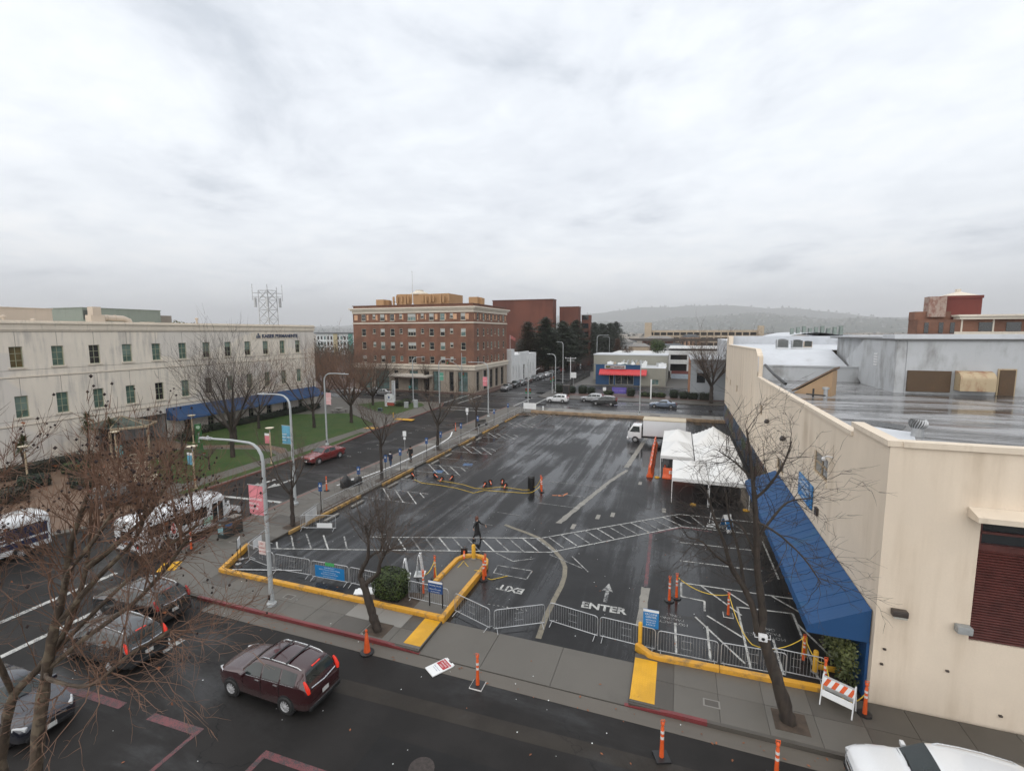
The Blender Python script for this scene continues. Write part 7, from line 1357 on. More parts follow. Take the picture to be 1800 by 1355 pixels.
def bench(label, x, y, rz):
    e = thing('garden_bench', label, 'bench', (x, y, .15), rz); CR = mat('cream_bench', (.55, .50, .38), .5, .1); MB().box(-1.1, -.3, .42, 1.1, .22, .47).build('seat', CR, e, bevel=.01); MB().add([(-1.1, .2, .5), (1.1, .2, .5), (1.1, .35, .95), (-1.1, .35, .95), (-1.1, .24, .5), (1.1, .24, .5), (1.1, .39, .95), (-1.1, .39, .95)], [(0, 1, 2, 3), (4, 5, 6, 7), (2, 3, 7, 6), (0, 1, 5, 4)]).build('backrest', CR, e)
    for s_ in (-1, 1): MB().tube([(s_*1.1, -.28, 0), (s_*1.1, -.28, .62), (s_*1.1, .25, .66), (s_*1.1, .3, 0)], .03, 6).build('leg', CR, e)
bench('cream bench facing the street at the near lawn corner', -45.9, 28.9, R(20)); 
for i, (x, y, rz) in enumerate(((-50.8, 31.4, R(35)), (-53.8, 34.2, R(40)))):
    e = thing('cream_handrail', 'cream tubular handrail beside the entrance path, %s' % ('lower one', 'upper one')[i], 'handrail', (x, y, .15), rz); MB().tube([(-1.3, 0, 0), (-1.3, 0, .85), (-1.15, 0, 1.0), (1.15, 0, 1.0), (1.3, 0, .85), (1.3, 0, 0)], .04, 8).build('rail', mat('cream_bench', (.55, .5, .38)), e, smooth=True); MB().tube([(-1.3, 0, .5), (1.3, 0, .5)], .025, 6).build('mid_rail', mat('cream_bench', (.55, .5, .38)), e)
pt = thing('picnic_table', 'round concrete picnic table with seats on the clinic terrace', 'table', (-55.8, 67.9, .15)); MB().lathe((0, 0, .7), [(.75, 0), (.8, .05), (.75, .1)], 18).build('top', CONC_L, pt); MB().lathe((0, 0, 0), [(.35, 0), (.15, .15), (.15, .7)], 12).build('pedestal', CONC_L, pt)
for k in range(4): MB().obox((1.15*math.cos(R(45+90*k)), 1.15*math.sin(R(45+90*k)), .4), (.42, .9, .1), R(45+90*k)).obox((1.1*math.cos(R(45+90*k)), 1.1*math.sin(R(45+90*k)), .17), (.2, .3, .35), R(45+90*k)).build('seat', CONC_L, pt)
ms = thing('monument_sign', 'white monument sign with red panel and tall slab on the corner lawn', 'sign', (-51.2, 77.5, .15), 0); WM = mat('white_sign_metal', (.66, .67, .68), .4, .05); MB().box(-.9, -1.3, .62, 1.05, -1.05, 2.2).box(-.9, -1.28, 0, -.4, -1.07, .62).box(-.4, -1.25, 2.2, .6, -1.1, 2.4).build('panel', WM, ms); MB().box(-.4, -1.32, .2, 1.05, -1.02, .78).build('red_panel', mat('sign_brick_red', (.35, .07, .05), .5), ms); MB().box(-1.0, 1.3, 0, -.45, 1.7, 4.6).build('tall_slab', WM, ms)
text('Richmond Medical Center', .13, SNAV, 'lettering', ms, (.1, -1.31, 1.2), (1, 0, 0), (0, 0, 1), .002, 'CENTER'); MB().box(-.1, -1.32, 1.55, .2, -1.3, 1.95).build('emblem', SNAV, ms); text('KAISER PERMANENTE', .24, SNAV, 'lettering', ms, (-.62, 1.28, 1.4), (0, 0, 1), (-1, 0, 0), .002)
for i, (x, y) in enumerate(((-47.3, 76.0), (-45.6, 76.5), (-49.5, 71.0))):
    e = thing('utility_cabinet', ('grey cabinet on the corner lawn edge, left of the pair', 'grey tall cabinet on the corner lawn edge, right of the pair', 'low teal utility box in the corner lawn')[i], 'cabinet', (x, y, .15), R(10)); h = (1.1, 1.5, .6)[i]; MB().box(-.35, -.25, .05, .35, .25, h).build('casing', POLE if i < 2 else mat('teal_box', (.06, .14, .15), .5), e, bevel=.02); MB().box(-.3, -.26, .12, .3, -.245, h-.1).build('door', POLE if i < 2 else BLK, e); MB().box(-.4, -.3, 0, .4, .3, .06).build('plinth', CONC_L, e)
# ---- tents, water barriers
TW = mat('white_tent_fabric', (.66, .66, .65), .75, .05, .8, bump=.1); TG = mat('grey_tent_wall', (.34, .33, .32), .7, .15, .8)
def tent(label, x0, x1, y0, y1, z, pk, walls=()):
    e = thing('canopy_tent', label, 'tent', ((x0+x1)/2, (y0+y1)/2, .014), group='white canopy tents'); a, b = (x1-x0)/2, (y1-y0)/2; n = 12; m = MB()
    for i in range(n+1):
        for j in range(n+1):
            u_, v_ = 2*i/n-1, 2*j/n-1; k = max(abs(u_), abs(v_)); sag = .10*math.sin(math.pi*min(1, k))*(1-min(abs(u_), abs(v_))/max(k, .01)); m.v.append((u_*a, v_*b, z+(pk-z)*(1-k)**1.12-sag))
    m.f = [(i*(n+1)+j, (i+1)*(n+1)+j, (i+1)*(n+1)+j+1, i*(n+1)+j+1) for i in range(n) for j in range(n)]; m.build('roof', TW, e, smooth=True)
    q = [(-a, -b), (a, -b), (a, b), (-a, b)]; m = MB()
    for i in range(4):
        p, r_ = q[i], q[(i+1) % 4]
        for k in range(8):
            t0, t1 = k/8, (k+1)/8; f = lambda t: (p[0]+(r_[0]-p[0])*t, p[1]+(r_[1]-p[1])*t); A_, B_ = f(t0), f(t1); m.quad(A_+(z+.004,), B_+(z+.004,), B_+(z-.28,), A_+(z-.28,))
    m.build('valance', TW, e)
    for c in q: MB().box(c[0]*.985-.025, c[1]*.99-.025, 0, c[0]*.985+.025, c[1]*.99+.025, z).build('leg', SW, e)
    for i in walls: p, r_ = q[i], q[(i+1) % 4]; MB().add([(p[0]*.99, p[1]*.99, .05), (r_[0]*.99, r_[1]*.99, .05), (r_[0]*.99, r_[1]*.99, z-.2), (p[0]*.99, p[1]*.99, z-.2)], [(0, 1, 2, 3)]).build('side_wall', TG, e)
tent('front tent of the narrow row behind the orange barriers', -1.35, 1.65, 47.0, 53.0, 2.2, 3.1); tent('rear tent of the narrow row next to the box truck', -1.35, 1.65, 53.05, 59.2, 2.2, 3.1)
tent('nearest white tent, left of the front pair', -.2, 2.6, 40.1, 46.0, 2.15, 2.95, (0,) if False else ()); tent('nearest white tent against the beige wall, with grey side wall', 2.65, 5.6, 40.1, 46.0, 2.15, 2.95, (2,)); tent('middle white tent beside the beige wall', 1.75, 5.7, 46.1, 51.9, 2.2, 3.2, (0,)); tent('tallest white tent at the back of the group', 1.75, 5.7, 52.0, 58.0, 2.25, 3.85)
WBm = MB(); pr2 = [(-.3, 0), (.3, 0), (.3, .14), (.12, .4), (.08, 1.02), (-.08, 1.02), (-.12, .4), (-.3, .14)]
WBm.add([(x, -.88, z) for x, z in pr2]+[(x, .88, z) for x, z in pr2], [tuple(range(8)), tuple(range(8, 16))[::-1]]+[(i, (i+1) % 8, 8+(i+1) % 8, 8+i) for i in range(8)]); WBm = WBm.mesh('body', ORG, bevel=.03); capm = MB().lathe((0, 0, 1.02), [(.06, 0), (.06, .05), (0, .06)], 10).mesh('filler_cap', REFL); slot = MB().box(-.31, -.5, .02, .31, -.3, .1).box(-.31, .3, .02, .31, .5, .1).mesh('fork_slot', BLK); plt = MB().box(-.135, -.3, .5, -.105, .3, .8).mesh('label_plate', REFL)
for i in range(8):
    e = thing('water_barrier', 'orange plastic water barrier in the line beside the tents, %s from the front' % ('first', 'second', 'third', 'fourth', 'fifth', 'sixth', 'seventh', 'eighth')[i], 'barrier', (-2.25-.02*i, 47.6+1.8*i, .014), R((-2, 1.5, -1, 2, 0, -2, 1, 0)[i]), 'orange water barriers'); put('body', WBm, e); put('filler_cap', capm, e); put('fork_slot', slot, e); put('label_plate', plt, e)
for i, (x, y, rz) in enumerate(((-.2, 46.9, R(80)), (1.2, 46.8, R(85)))): e = thing('water_barrier', 'orange plastic barrier under the front edge of the tents, %s' % ('left one', 'right one')[i], 'barrier', (x, y, .014), rz); put('body', WBm, e); put('filler_cap', capm, e); put('label_plate', plt, e)
deli('orange post under the narrow front tent', -.9, 47.3); deli('orange post beside the tent leg', -.35, 46.6)
for i, (x, y) in enumerate(((-1.6, 46.9), (1.5, 40.2), (5.4, 40.2))):
    e = thing('tent_weight', 'yellow weight disc on a tent leg, %s' % ('at the narrow row', 'between the front pair', 'by the beige wall')[i], 'weight', (x, y, .014)); MB().lathe((0, 0, 0), [(.24, 0), (.24, .08), (.06, .1), (.06, .16)], 14).build('disc', YB, e); MB().lathe((0, 0, .1), [(.05, 0), (.05, .1)], 8).build('collar', STEEL, e)
e = thing('folding_table', 'folding table and supplies in the shade under the front tents', 'table', (3.6, 44.6, .014)); MB().box(-.9, -.38, .71, .9, .38, .75).build('top', TAN, e)
for x in (-.8, .8):
    for y in (-.3, .3): MB().tube([(x, y, 0), (x, y, .71)], .018, 5).build('leg', BLK, e)
# pipe lying on the ground by the corner
MB().tube([(-24.6, 19.95, .05), (-20.6, 21.2, .05)], .035, 6).build('loose_pipe', GALV, label='long thin pipe lying on the ground inside the lot corner', cat='pipe')
pl = thing('timber_pile', 'small heap of broken timber in the far left lot corner', 'timber', (-24.4, 75.6, .014)); rg = random.Random(3)
for k in range(9): MB().obox((rg.uniform(-.9, .9), rg.uniform(-1.4, 1.4), .08+.07*(k//3)), (1.9, .18, .06), rg.uniform(-.5, .9)).build('board', mat('old_timber', (.12, .085, .06), .8, .4, 3), pl)
e = thing('white_fence_sign', 'white blank board on the railing at the far lot corner', 'sign', (-24.4, 79.2, .15)); MB().box(-1.15, -.04, .45, 1.15, 0, 1.5).build('panel', SW, e); MB().box(-1.0, 0, 0, -.93, .06, 1.5).build('post', STEEL, e); MB().box(.93, 0, 0, 1.0, .06, 1.5).build('post', STEEL, e)
for k, y in enumerate((42.0, 55.0, 68.0)):
    pass
# ---- far side furniture
for i, (x, y, h) in enumerate(((-30.0, 138, 6.5), (-47.4, 169, 4.7), (-43.8, 170, 5.4), (-45.5, 200, 5.2), (-43.2, 210, 5.4), (-38.4, 211, 3.6))):
    e = thing('twin_arm_post', 'white post with cross-arms by the side road, %s' % ('nearest, tallest one', 'leftmost behind the white building', 'before the first cedar', 'under the cedars, left', 'under the cedars, right', 'furthest short one')[i], 'post', (x, y, .14)); MB().tube([(0, 0, 0), (0, 0, h)], [.13, .09], 8).build('post', SW, e); MB().tube([(-1.6, 0, h-.35), (1.6, 0, h-.35)], .07, 6).build('cross_arm', SW, e); MB().tube([(-1.1, 0, h-1.0), (1.1, 0, h-1.0)], .05, 6).build('cross_arm', SW, e)
    for s_ in (-1, 1): MB().lathe((s_*1.5, 0, h-.35), [(.12, 0), (.16, .2), (0, .3)], 8).build('lamp', SW, e)
e = thing('white_sign_post', 'plain white square post in the strip before the restaurant', 'post', (-5.2, 101.6, .15)); MB().box(-.13, -.13, 0, .13, .13, 4.0).build('post', SW, e); MB().lathe((0, 0, 4.0), [(.16, 0), (.16, .1), (0, .14)], 8).build('cap', SW, e)
fe = thing('iron_fence', 'black iron railing along the side road beside the restaurant', 'fence', (-26.4, 112, .14)); m = MB()
for k in range(160): m.box(-.015, k*.24-.012, 0, .015, k*.24+.012, 1.5)
m.build('pickets', BLK, fe)['kind'] = 'stuff'; MB().box(-.02, 0, 1.35, .02, 38.3, 1.4).build('rail', BLK, fe); MB().box(-.02, 0, .15, .02, 38.3, .2).build('rail', BLK, fe)
for k in range(8): MB().box(-.06, k*5.45-.06, 0, .06, k*5.45+.06, 1.65).build('post', BLK, fe)
e = thing('purple_banner', 'purple banner stretched low among the bushes before the restaurant', 'banner', (-12.2, 106.6, .15)); MB().box(-1.6, -.02, .3, 1.6, .02, 1.7).build('cloth', mat('purple_cloth', (.10, .075, .32), .6, .12), e); MB().box(-1.64, -.03, 0, -1.58, .03, 1.8).build('post', BLK, e); MB().box(1.58, -.03, 0, 1.64, .03, 1.8).build('post', BLK, e); text('NOW HIRING', .4, mat('violet_letters', (.35, .25, .6), .5), 'lettering', e, (0, -.03, .85), (1, 0, 0), (0, 0, 1), .002, 'CENTER')
e = thing('small_white_notice', 'small white notice board among the bushes before the restaurant', 'sign', (-15.4, 106.4, .15)); MB().box(-.35, -.02, .8, .35, .02, 1.6).build('panel', SW, e); MB().box(-.03, .02, 0, .03, .06, 1.5).build('post', BLK, e)
e = thing('dark_cabinet', 'dark brown cabinet behind the white crossover at the restaurant corner', 'cabinet', (-23.6, 104.4, .15)); MB().box(-.7, -.5, 0, .7, .5, 2.0).build('casing', BRZ, e, bevel=.03); MB().box(-.6, -.52, .2, .6, -.5, 1.8).build('door', BLK, e); MB().box(-.78, -.56, 2.0, .78, .56, 2.08).build('lid', BRZ, e)
e = thing('grill_sign_board', 'white board sign on a post at the restaurant fence', 'sign', (-25.5, 121, .14)); MB().box(-.7, -.04, 2.1, .7, .04, 3.5).build('panel', SW, e); MB().tube([(0, 0, 0), (0, 0, 2.1)], .06, 6).build('post', STEEL, e)
fl = thing('flag', 'faded red and white flag on a pole above the white building', 'flag', (-44.6, 126, 9.2)); MB().tube([(0, 0, 0), (0, 0, 4.0)], .05, 6).build('pole', SW, fl); m = MB()
for i in range(7):
    for j in range(5): u_, v_ = i/6, j/4; m.v.append((.1+1.5*u_, .15*math.sin(5*u_), 3.0+.9*v_-.9*u_*.8))
m.f = [(i*5+j, (i+1)*5+j, (i+1)*5+j+1, i*5+j+1) for i in range(6) for j in range(4)]; m.build('cloth', mat('flag_cloth', (.45, .16, .15), .7, .5, 2.5), fl, smooth=True)
# litter and fallen leaves on street and pavement
rg = random.Random(66); m = MB()
for k in range(150):
    x, y = rg.uniform(-24, 8), rg.choice((rg.uniform(16.3, 17.0), rg.uniform(16.2, 16.9), rg.uniform(9, 19), rg.uniform(20, 34))); z = .16 if 17.15 < y < 19.2 and not -10.3 < x < -1.4 else (.055 if 17 < y < 19.5 else .022); s_ = rg.uniform(.03, .075); a = rg.uniform(0, 6.28); c, s2 = math.cos(a)*s_, math.sin(a)*s_
    m.add([(x-c, y-s2, z), (x+s2*.5, y-c*.5, z+.012), (x+c, y+s2, z+.004), (x-s2*.5, y+c*.5, z+.012)], [(0, 1, 2, 3)])
m.build('fallen_leaves', LEAFD, kind='stuff', label='scattered brown fallen leaves on street, pavement and lot', cat='leaves'); m = MB()
for k in range(150):
    x, y = rg.uniform(-26, 8), rg.uniform(8, 34); z = .16 if 17.15 < y < 19.2 and not -10.3 < x < -1.4 else (.055 if 17 < y < 19.5 else .02); s_ = rg.uniform(.008, .02); m.box(x-s_, y-s_, z, x+s_, y+s_, z+.01)
m.build('litter_specks', SW, kind='stuff', label='tiny pale litter specks on the asphalt', cat='litter')
# ---------------------------------------------------------------- vehicles
TYRE = mat('tyre_rubber', (.012, .012, .012), .7, .2, 6); RIMM = mat('alloy_rim', (.5, .5, .51), .35, .12, 5, metal=.3, obj=True); CGL = glass('car_glass', (.014, .020, .020), .03); CHR = mat('bright_trim', (.55, .56, .57), .2, .05, 4, metal=.9, obj=True); TAIL = mat('tail_lamp_red', (.30, .012, .01), .25, .1, 4, obj=True); HEADL = mat('head_lamp', (.45, .46, .47), .15, .1, 6, obj=True); TRIM = mat('black_car_trim', (.016, .016, .017), .5, .15, 4, obj=True); PLT = mat('number_plate', (.5, .5, .48), .5, .1, 9, obj=True)
def litmat(name, c, e):
    t = NT(name); t.set(col=c, emc=c, em=e, rough=.3); return t.m
LIT = litmat('lit_brake_lamp', (.5, .02, .008), .38)
STY = {  # t, zlo, wlo, zbelt, wbelt, ztop, wtop   (heights / full height, widths / half width)
 'suv': ([(0, .24, .60, .40, .66, .45, .56), (.02, .17, .82, .47, .84, .52, .70), (.09, .13, .95, .54, .93, .59, .78), (.2, .12, .985, .59, .96, .635, .82), (.285, .12, 1, .615, .965, .665, .84), (.42, .12, 1, .63, .965, .955, .68), (.55, .12, 1, .645, .97, 1, .69), (.72, .12, 1, .66, .97, .995, .69), (.88, .13, 1, .68, .97, .955, .67), (.915, .14, .99, .69, .96, .93, .66), (.965, .16, .96, .67, .93, .70, .82), (.99, .20, .88, .52, .88, .56, .80), (1, .26, .76, .40, .78, .44, .72)], (.30, .415), (.918, .962), ((.325, .505), (.52, .70), (.715, .86)), (.19, .775)),
 'sedan': ([(0, .26, .62, .42, .68, .46, .58), (.02, .17, .82, .48, .85, .53, .70), (.09, .13, .94, .56, .92, .60, .76), (.2, .12, .98, .62, .95, .655, .80), (.30, .12, 1, .66, .96, .70, .82), (.45, .12, 1, .67, .96, .97, .66), (.56, .12, 1, .675, .96, 1, .66), (.68, .12, 1, .69, .96, .97, .65), (.83, .13, .99, .70, .95, .745, .80), (.93, .15, .96, .70, .92, .735, .80), (.98, .2, .86, .62, .86, .66, .76), (1, .28, .72, .46, .76, .5, .68)], (.31, .44), (.70, .82), ((.345, .52), (.535, .70)), (.185, .79))}
STY['coupe'] = (STY['sedan'][0], (.32, .45), (.69, .82), ((.36, .66),), (.19, .79))
def interp(tab, t):
    for i in range(len(tab)-1):
        if t <= tab[i+1][0]: break
    a, b = tab[i], tab[i+1]; p = tab[max(i-1, 0)]; q = tab[min(i+2, len(tab)-1)]; h = b[0]-a[0]; s = (t-a[0])/h; out = []
    for k in range(1, 7):
        d = (b[k]-a[k])/h; m0 = d if i == 0 else ((b[k]-p[k])/(b[0]-p[0])); m1 = d if i == len(tab)-2 else ((q[k]-a[k])/(q[0]-a[0]))
        if k in (1, 3, 5) and d*m0 <= 0: m0 = 0
        if k in (1, 3, 5) and d*m1 <= 0: m1 = 0
        m0 = max(-2.2*abs(d), min(2.2*abs(d), m0)); m1 = max(-2.2*abs(d), min(2.2*abs(d), m1))
        s2, s3 = s*s, s*s*s; out.append((2*s3-3*s2+1)*a[k]+(s3-2*s2+s)*h*m0+(-2*s3+3*s2)*b[k]+(s3-s2)*h*m1)
    return out
_wc = {}
def wheel_meshes(r, w_):
    k = (r, w_)
    if k not in _wc:
        ty = MB().lathe((0, 0, 0), [(r*.62, -w_/2), (r*.92, -w_/2), (r, -w_*.36), (r, w_*.36), (r*.92, w_/2), (r*.62, w_/2)], 24, 'Y', False).mesh('tyre', TYRE, True)
        ri = MB().lathe((0, 0, 0), [(r*.66, -w_*.46), (r*.62, -w_*.5), (r*.56, -w_*.3), (r*.56, 0)], 24, 'Y', False)
        for i in range(10): a = R(36*i); c = Vector((math.cos(a), 0, math.sin(a))); ri.obox(tuple(c*r*.33+Vector((0, -w_*.42, 0))), (r*.52, .03, r*.10), 0, 0, -a)
        ri.lathe((0, -w_*.42, 0), [(r*.13, -.03), (r*.13, .03)], 10, 'Y'); _wc[k] = (ty, ri.mesh('rim', RIMM), MB().lathe((0, 0, 0), [(r*.6, -w_*.28), (r*.6, -w_*.2)], 16, 'Y').mesh('brake_disc', TRIM))
    return _wc[k]
def wheels(e, xs, yw, r, w_):
    ty, ri, bd = wheel_meshes(r, w_)
    for x in xs:
        for s in (-1, 1):
            o = put('wheel', ty, e, loc=(x, s*(yw-w_/2+.012), r)); o.rotation_euler.z = 0 if s < 0 else math.pi; put('rim', ri, o); put('brake_disc', bd, o)
def car(name, label, loc, heading, L, W, H, style, paint, cat='car', lit=False, rails=False, res=44, group=None, dark=CGL, plate=True, wr=None, chrome=False):
    tab, ws, rw, sw, wp = STY[style]; e = thing(name, label, cat, loc, heading, group); hw = W/2
    X = lambda t: L/2-t*L
    def st(t): q = interp(tab, t); return (X(t), q[0]*H, q[1]*hw, q[2]*H, q[3]*hw, q[4]*H, q[5]*hw)
    m = MB(); ts = sorted({i/res for i in range(res+1)} | {.005, .012, .99, .995}); rings = []
    for t in ts:
        x, zl, wl, zb, wb, zt, wt = st(t); cr = .025*H; hf = [(0, zl), (wl*.86, zl), (wl*.97, zl+.05), (wl, zl+.13*(zb-zl)+.05), (max(wl, wb)*1.0, zl+(zb-zl)*.55), (wb*1.005, zb-.05), (wb, zb), (wt+(wb-wt)*.06, zb+(zt-zb)*.94-.005), (wt*.9, zt), (wt*.5, zt+cr*.75), (0, zt+cr)]
        rings.append([(x, -y, z) for y, z in hf]+[(x, y, z) for y, z in hf[-2:0:-1]])
    n = len(rings[0]); m.v = [p for r_ in rings for p in r_]; k = len(rings)
    m.f = [(i*n+j, i*n+(j+1) % n, (i+1)*n+(j+1) % n, (i+1)*n+j) for i in range(k-1) for j in range(n)]+[tuple(range(n)), tuple(range((k-1)*n, k*n))[::-1]]
    me = m.mesh('body', paint, True); me.set_sharp_from_angle(angle=R(55)); put('body', me, e)
    def topglass(nm, t0, t1, mm, wd=.93, off=.012):
        g = MB(); a, b = 6, 8
        for i in range(a+1):
            t = t0+(t1-t0)*i/a; x, zl, wl, zb, wb, zt, wt = st(t)
            for j in range(b+1): s = 2*j/b-1; g.v.append((x+(off if nm == 'windscreen' else -off if nm == 'rear_window' else 0)*.7, s*wt*wd*.96, zt+.025*H*(1-s*s)*.8+off))
        g.f = [(i*(b+1)+j, i*(b+1)+j+1, (i+1)*(b+1)+j+1, (i+1)*(b+1)+j) for i in range(a) for j in range(b)]; return put(nm, g.mesh(nm, mm, True), e)
    topglass('windscreen', ws[0], ws[1], dark, 1.0); topglass('rear_window', rw[0], rw[1], dark, .98)
    for t0, t1 in sw:
        for s in (-1, 1):
            g = MB(); a = 6
            for i in range(a+1):
                t = t0+(t1-t0)*i/a; x, zl, wl, zb, wb, zt, wt = st(t); ze, ye = zb+(zt-zb)*.94-.005, wt+(wb-wt)*.06
                for v in (.10, .5, .90): g.v.append((x, s*(wb+(ye-wb)*v+.01), zb+(ze-zb)*v))
            g.f = [(i*3+j, (i+1)*3+j, (i+1)*3+j+1, i*3+j+1) for i in range(a) for j in (0, 1)]; w_o = put('side_window', g.mesh('side_window', dark, True), e)
            if chrome: x0, x1 = st(t0), st(t1); put('window_trim', MB().tube([(x0[0], s*(x0[4]+.012), x0[3]+.03), (x1[0], s*(x1[4]+.012), x1[3]+.03)], .012, 4).mesh('window_trim', CHR), w_o)
    r = wr or (.205*H if style == 'suv' else .225*H); xs = [X(wp[0]), X(wp[1])]
    for x in xs:
        for s in (-1, 1): put('wheel_arch', MB().lathe((x, s*(hw-.12), r*1.02), [(r*1.17, -.13), (r*1.17, .128), (r*1.05, .13), (0, .129)] if s > 0 else [(0, -.129), (r*1.05, -.13), (r*1.17, -.128), (r*1.17, .13)], 24, 'Y').mesh('wheel_arch', TRIM, True), e)
    wheels(e, xs, hw+.04, r, .22)
    x, zl, wl, zb, wb, zt, wt = st(.035)
    for s in (-1, 1): put('headlight', MB().obox((x-.04, s*wb*.88, zb-.0*H), (.42, .12, .13), s*-.5, 0, .12).mesh('headlight', HEADL, bevel=.03), e)
    put('grille', MB().obox((X(.004), 0, H*.38), (.06, W*.52, H*.11)).mesh('grille', TRIM, bevel=.015), e); put('grille_bar', MB().obox((X(.0)+.0, 0, H*.42), (.07, W*.5, .03)).mesh('grille_bar', CHR), e); put('front_bumper', MB().obox((X(.012), 0, H*.22), (.16, W*.72, H*.09)).mesh('front_bumper', TRIM, bevel=.03), e)
    tm = LIT if lit else TAIL
    for s in (-1, 1):
        if style == 'suv': a, b = st(.935), st(.985); put('taillight', MB().tube([(a[0]-.03, s*(a[4]*.5+a[6]*.5), a[5]-.03), (a[0]-.10, s*(a[4]-.10), a[3]+.16), (b[0]+.02, s*(b[4]-.05), b[3]+.16), (b[0]-.0, s*(b[4]-.07), b[3]+.02)], [.035, .055, .075, .06], 8).mesh('taillight', tm, True), e)
        else: a = st(.985); put('taillight', MB().obox((a[0]+.03, s*(a[4]-.12), a[3]-.03), (.16, .34, .15), s*.35).mesh('taillight', tm, bevel=.03), e)
        x, zl, wl, zb, wb, zt, wt = st(ws[0]+.045); put('mirror', MB().obox((x+.02, s*(wb+.10), zb+.07), (.12, .2, .14)).obox((x, s*(wb), zb+.03), (.06, .1, .05)).mesh('mirror', paint, bevel=.03), e)
        for t in (sw[0][1]-.03, sw[min(1, len(sw)-1)][1]-.03): a = st(t); put('door_handle', MB().obox((a[0], s*(a[4]+.012), a[3]-.09), (.2, .035, .035)).mesh('door_handle', CHR if chrome else paint), e)
        for t in [q[1]+.007 for q in sw[:2]]+[sw[0][0]-.012]: a = st(t); put('door_seam', MB().box(a[0]-.006, s*a[2]-.004, a[1]+.12, a[0]+.006, s*a[2]+.006, a[3]).mesh('door_seam', TRIM), e)
        if rails: put('roof_rail', MB().tube([(st(t)[0], s*(st(t)[6]*.9), st(t)[5]+(.045 if 0 < i < 5 else 0)) for i, t in enumerate((.45, .48, .58, .7, .84, .875))], .022, 6).mesh('roof_rail', CHR, True), e)
    if rails == 2:
        for t in (.56, .73): a = st(t); put('roof_crossbar', MB().obox((a[0], 0, a[5]+.075), (.07, a[6]*1.86, .03)).mesh('roof_crossbar', TRIM, bevel=.01), e)
    if style == 'suv':
        a, b = st(.968), st(.98); put('rear_garnish', MB().tube([(b[0]-.02, -b[4]*.74, a[5]-.05), (b[0]-.05, 0, a[5]-.10), (b[0]-.02, b[4]*.74, a[5]-.05)], .03, 6).mesh('rear_garnish', CHR, True), e); put('high_brake_light', MB().obox((st(.905)[0]-.02, 0, st(.905)[5]+.02), (.06, .42, .03)).mesh('high_brake_light', tm), e); put('rear_wiper', MB().tube([(a[0], .05, a[5]+.03), (st(.945)[0]-.03, .35, st(.945)[5]+.03)], .01, 4).mesh('rear_wiper', TRIM), e)
    a = st(ws[0]-.012); put('hood_seam', MB().tube([(a[0], -a[6]*.95, a[5]+.006), (a[0]-.02, 0, a[5]+.025*H+.004), (a[0], a[6]*.95, a[5]+.006)], .008, 4).mesh('hood_seam', TRIM), e)
    for s in (-1, 1): b = st(ws[0]+.004); put('wiper', MB().tube([(b[0]+.05, s*.12+.05, b[5]+.05), (b[0]-.01, s*.12-.42, b[5]+.06)], .011, 4).mesh('wiper', TRIM), e)
    put('rear_bumper', MB().obox((X(.985), 0, H*.22), (.2, W*.86, H*.10)).mesh('rear_bumper', TRIM, bevel=.04), e); put('bumper_trim', MB().obox((X(1.0)+.02, 0, H*.26), (.05, W*.66, .04)).mesh('bumper_trim', CHR if chrome else TRIM, bevel=.01), e)
    if plate: put('number_plate', MB().obox((X(1.0)+.005, 0, H*.40), (.03, .32, .16)).mesh('number_plate', PLT), e); put('number_plate', MB().obox((X(0)+.03, 0, H*.27), (.03, .32, .15)).mesh('number_plate', PLT), e)
    return e
CP = lambda n, c, f=.0: carpaint(n, c, f)
MAROON = CP('maroon_paint', (.030, .004, .006), .1); BLACKP = CP('black_car_paint', (.008, .009, .011)); DGREY = CP('dark_grey_car_paint', (.030, .033, .036), .3); NAVYP = CP('dark_navy_car_paint', (.010, .012, .022), .2); WHITEP = CP('white_car_paint', (.68, .69, .70)); REDP_ = CP('red_car_paint', (.20, .022, .022), .2); SILV = CP('silver_car_paint', (.34, .35, .36), .5); BLUES = CP('blue_grey_car_paint', (.16, .20, .27), .5); SILV2 = CP('dim_silver_car_paint', (.20, .21, .215), .5)
PI = math.pi
car('suv', 'dark red SUV with roof bars and lit tail lights in the near street', (-14.5, 13.45, 0), PI-.015, 4.6, 1.84, 1.66, 'suv', MAROON, 'suv', True, 2, 56, chrome=True)
car('suv', 'dark grey SUV with brake lights on, second in the waiting queue', (-23.1, 12.75, 0), PI, 4.6, 1.84, 1.62, 'suv', DGREY, 'suv', True, 1, 48, chrome=True); car('suv', 'black SUV at the corner kerb under the plane tree twigs', (-25.1, 15.2, 0), PI+.03, 4.7, 1.88, 1.68, 'suv', BLACKP, 'suv', False, 1, 48)
car('sedan', 'dark navy sedan facing right behind the plane tree trunks', (-22.75, 9.1, 0), 0, 4.85, 1.86, 1.47, 'sedan', NAVYP, 'car', False, 0, 48, chrome=True); wsuv = car('suv', 'white SUV parked at the lower right corner', (7.75, 15.75, 0), PI, 4.7, 2.02, 1.80, 'suv', WHITEP, 'suv', False, 1, 56, chrome=True, wr=.39)
gb_ = MB()
for k in range(4): gb_.obox((2.33, 0, .60+k*.07), (.05, 1.3, .025))
put('grille_bars', gb_.mesh('grille_bars', CHR), wsuv)['kind'] = 'stuff'
car('sedan', 'red sedan driving down the side street', (-36.75, 41.9, 0), -PI/2-.12, 4.8, 1.84, 1.46, 'sedan', REDP_, 'car', False, 0, 40); car('station_wagon', 'dark wagon turning at the clinic driveway behind the plane tree', (-42.6, 25.2, .15), R(55), 4.7, 1.82, 1.5, 'suv', BLACKP, 'car', False, 1, 36)
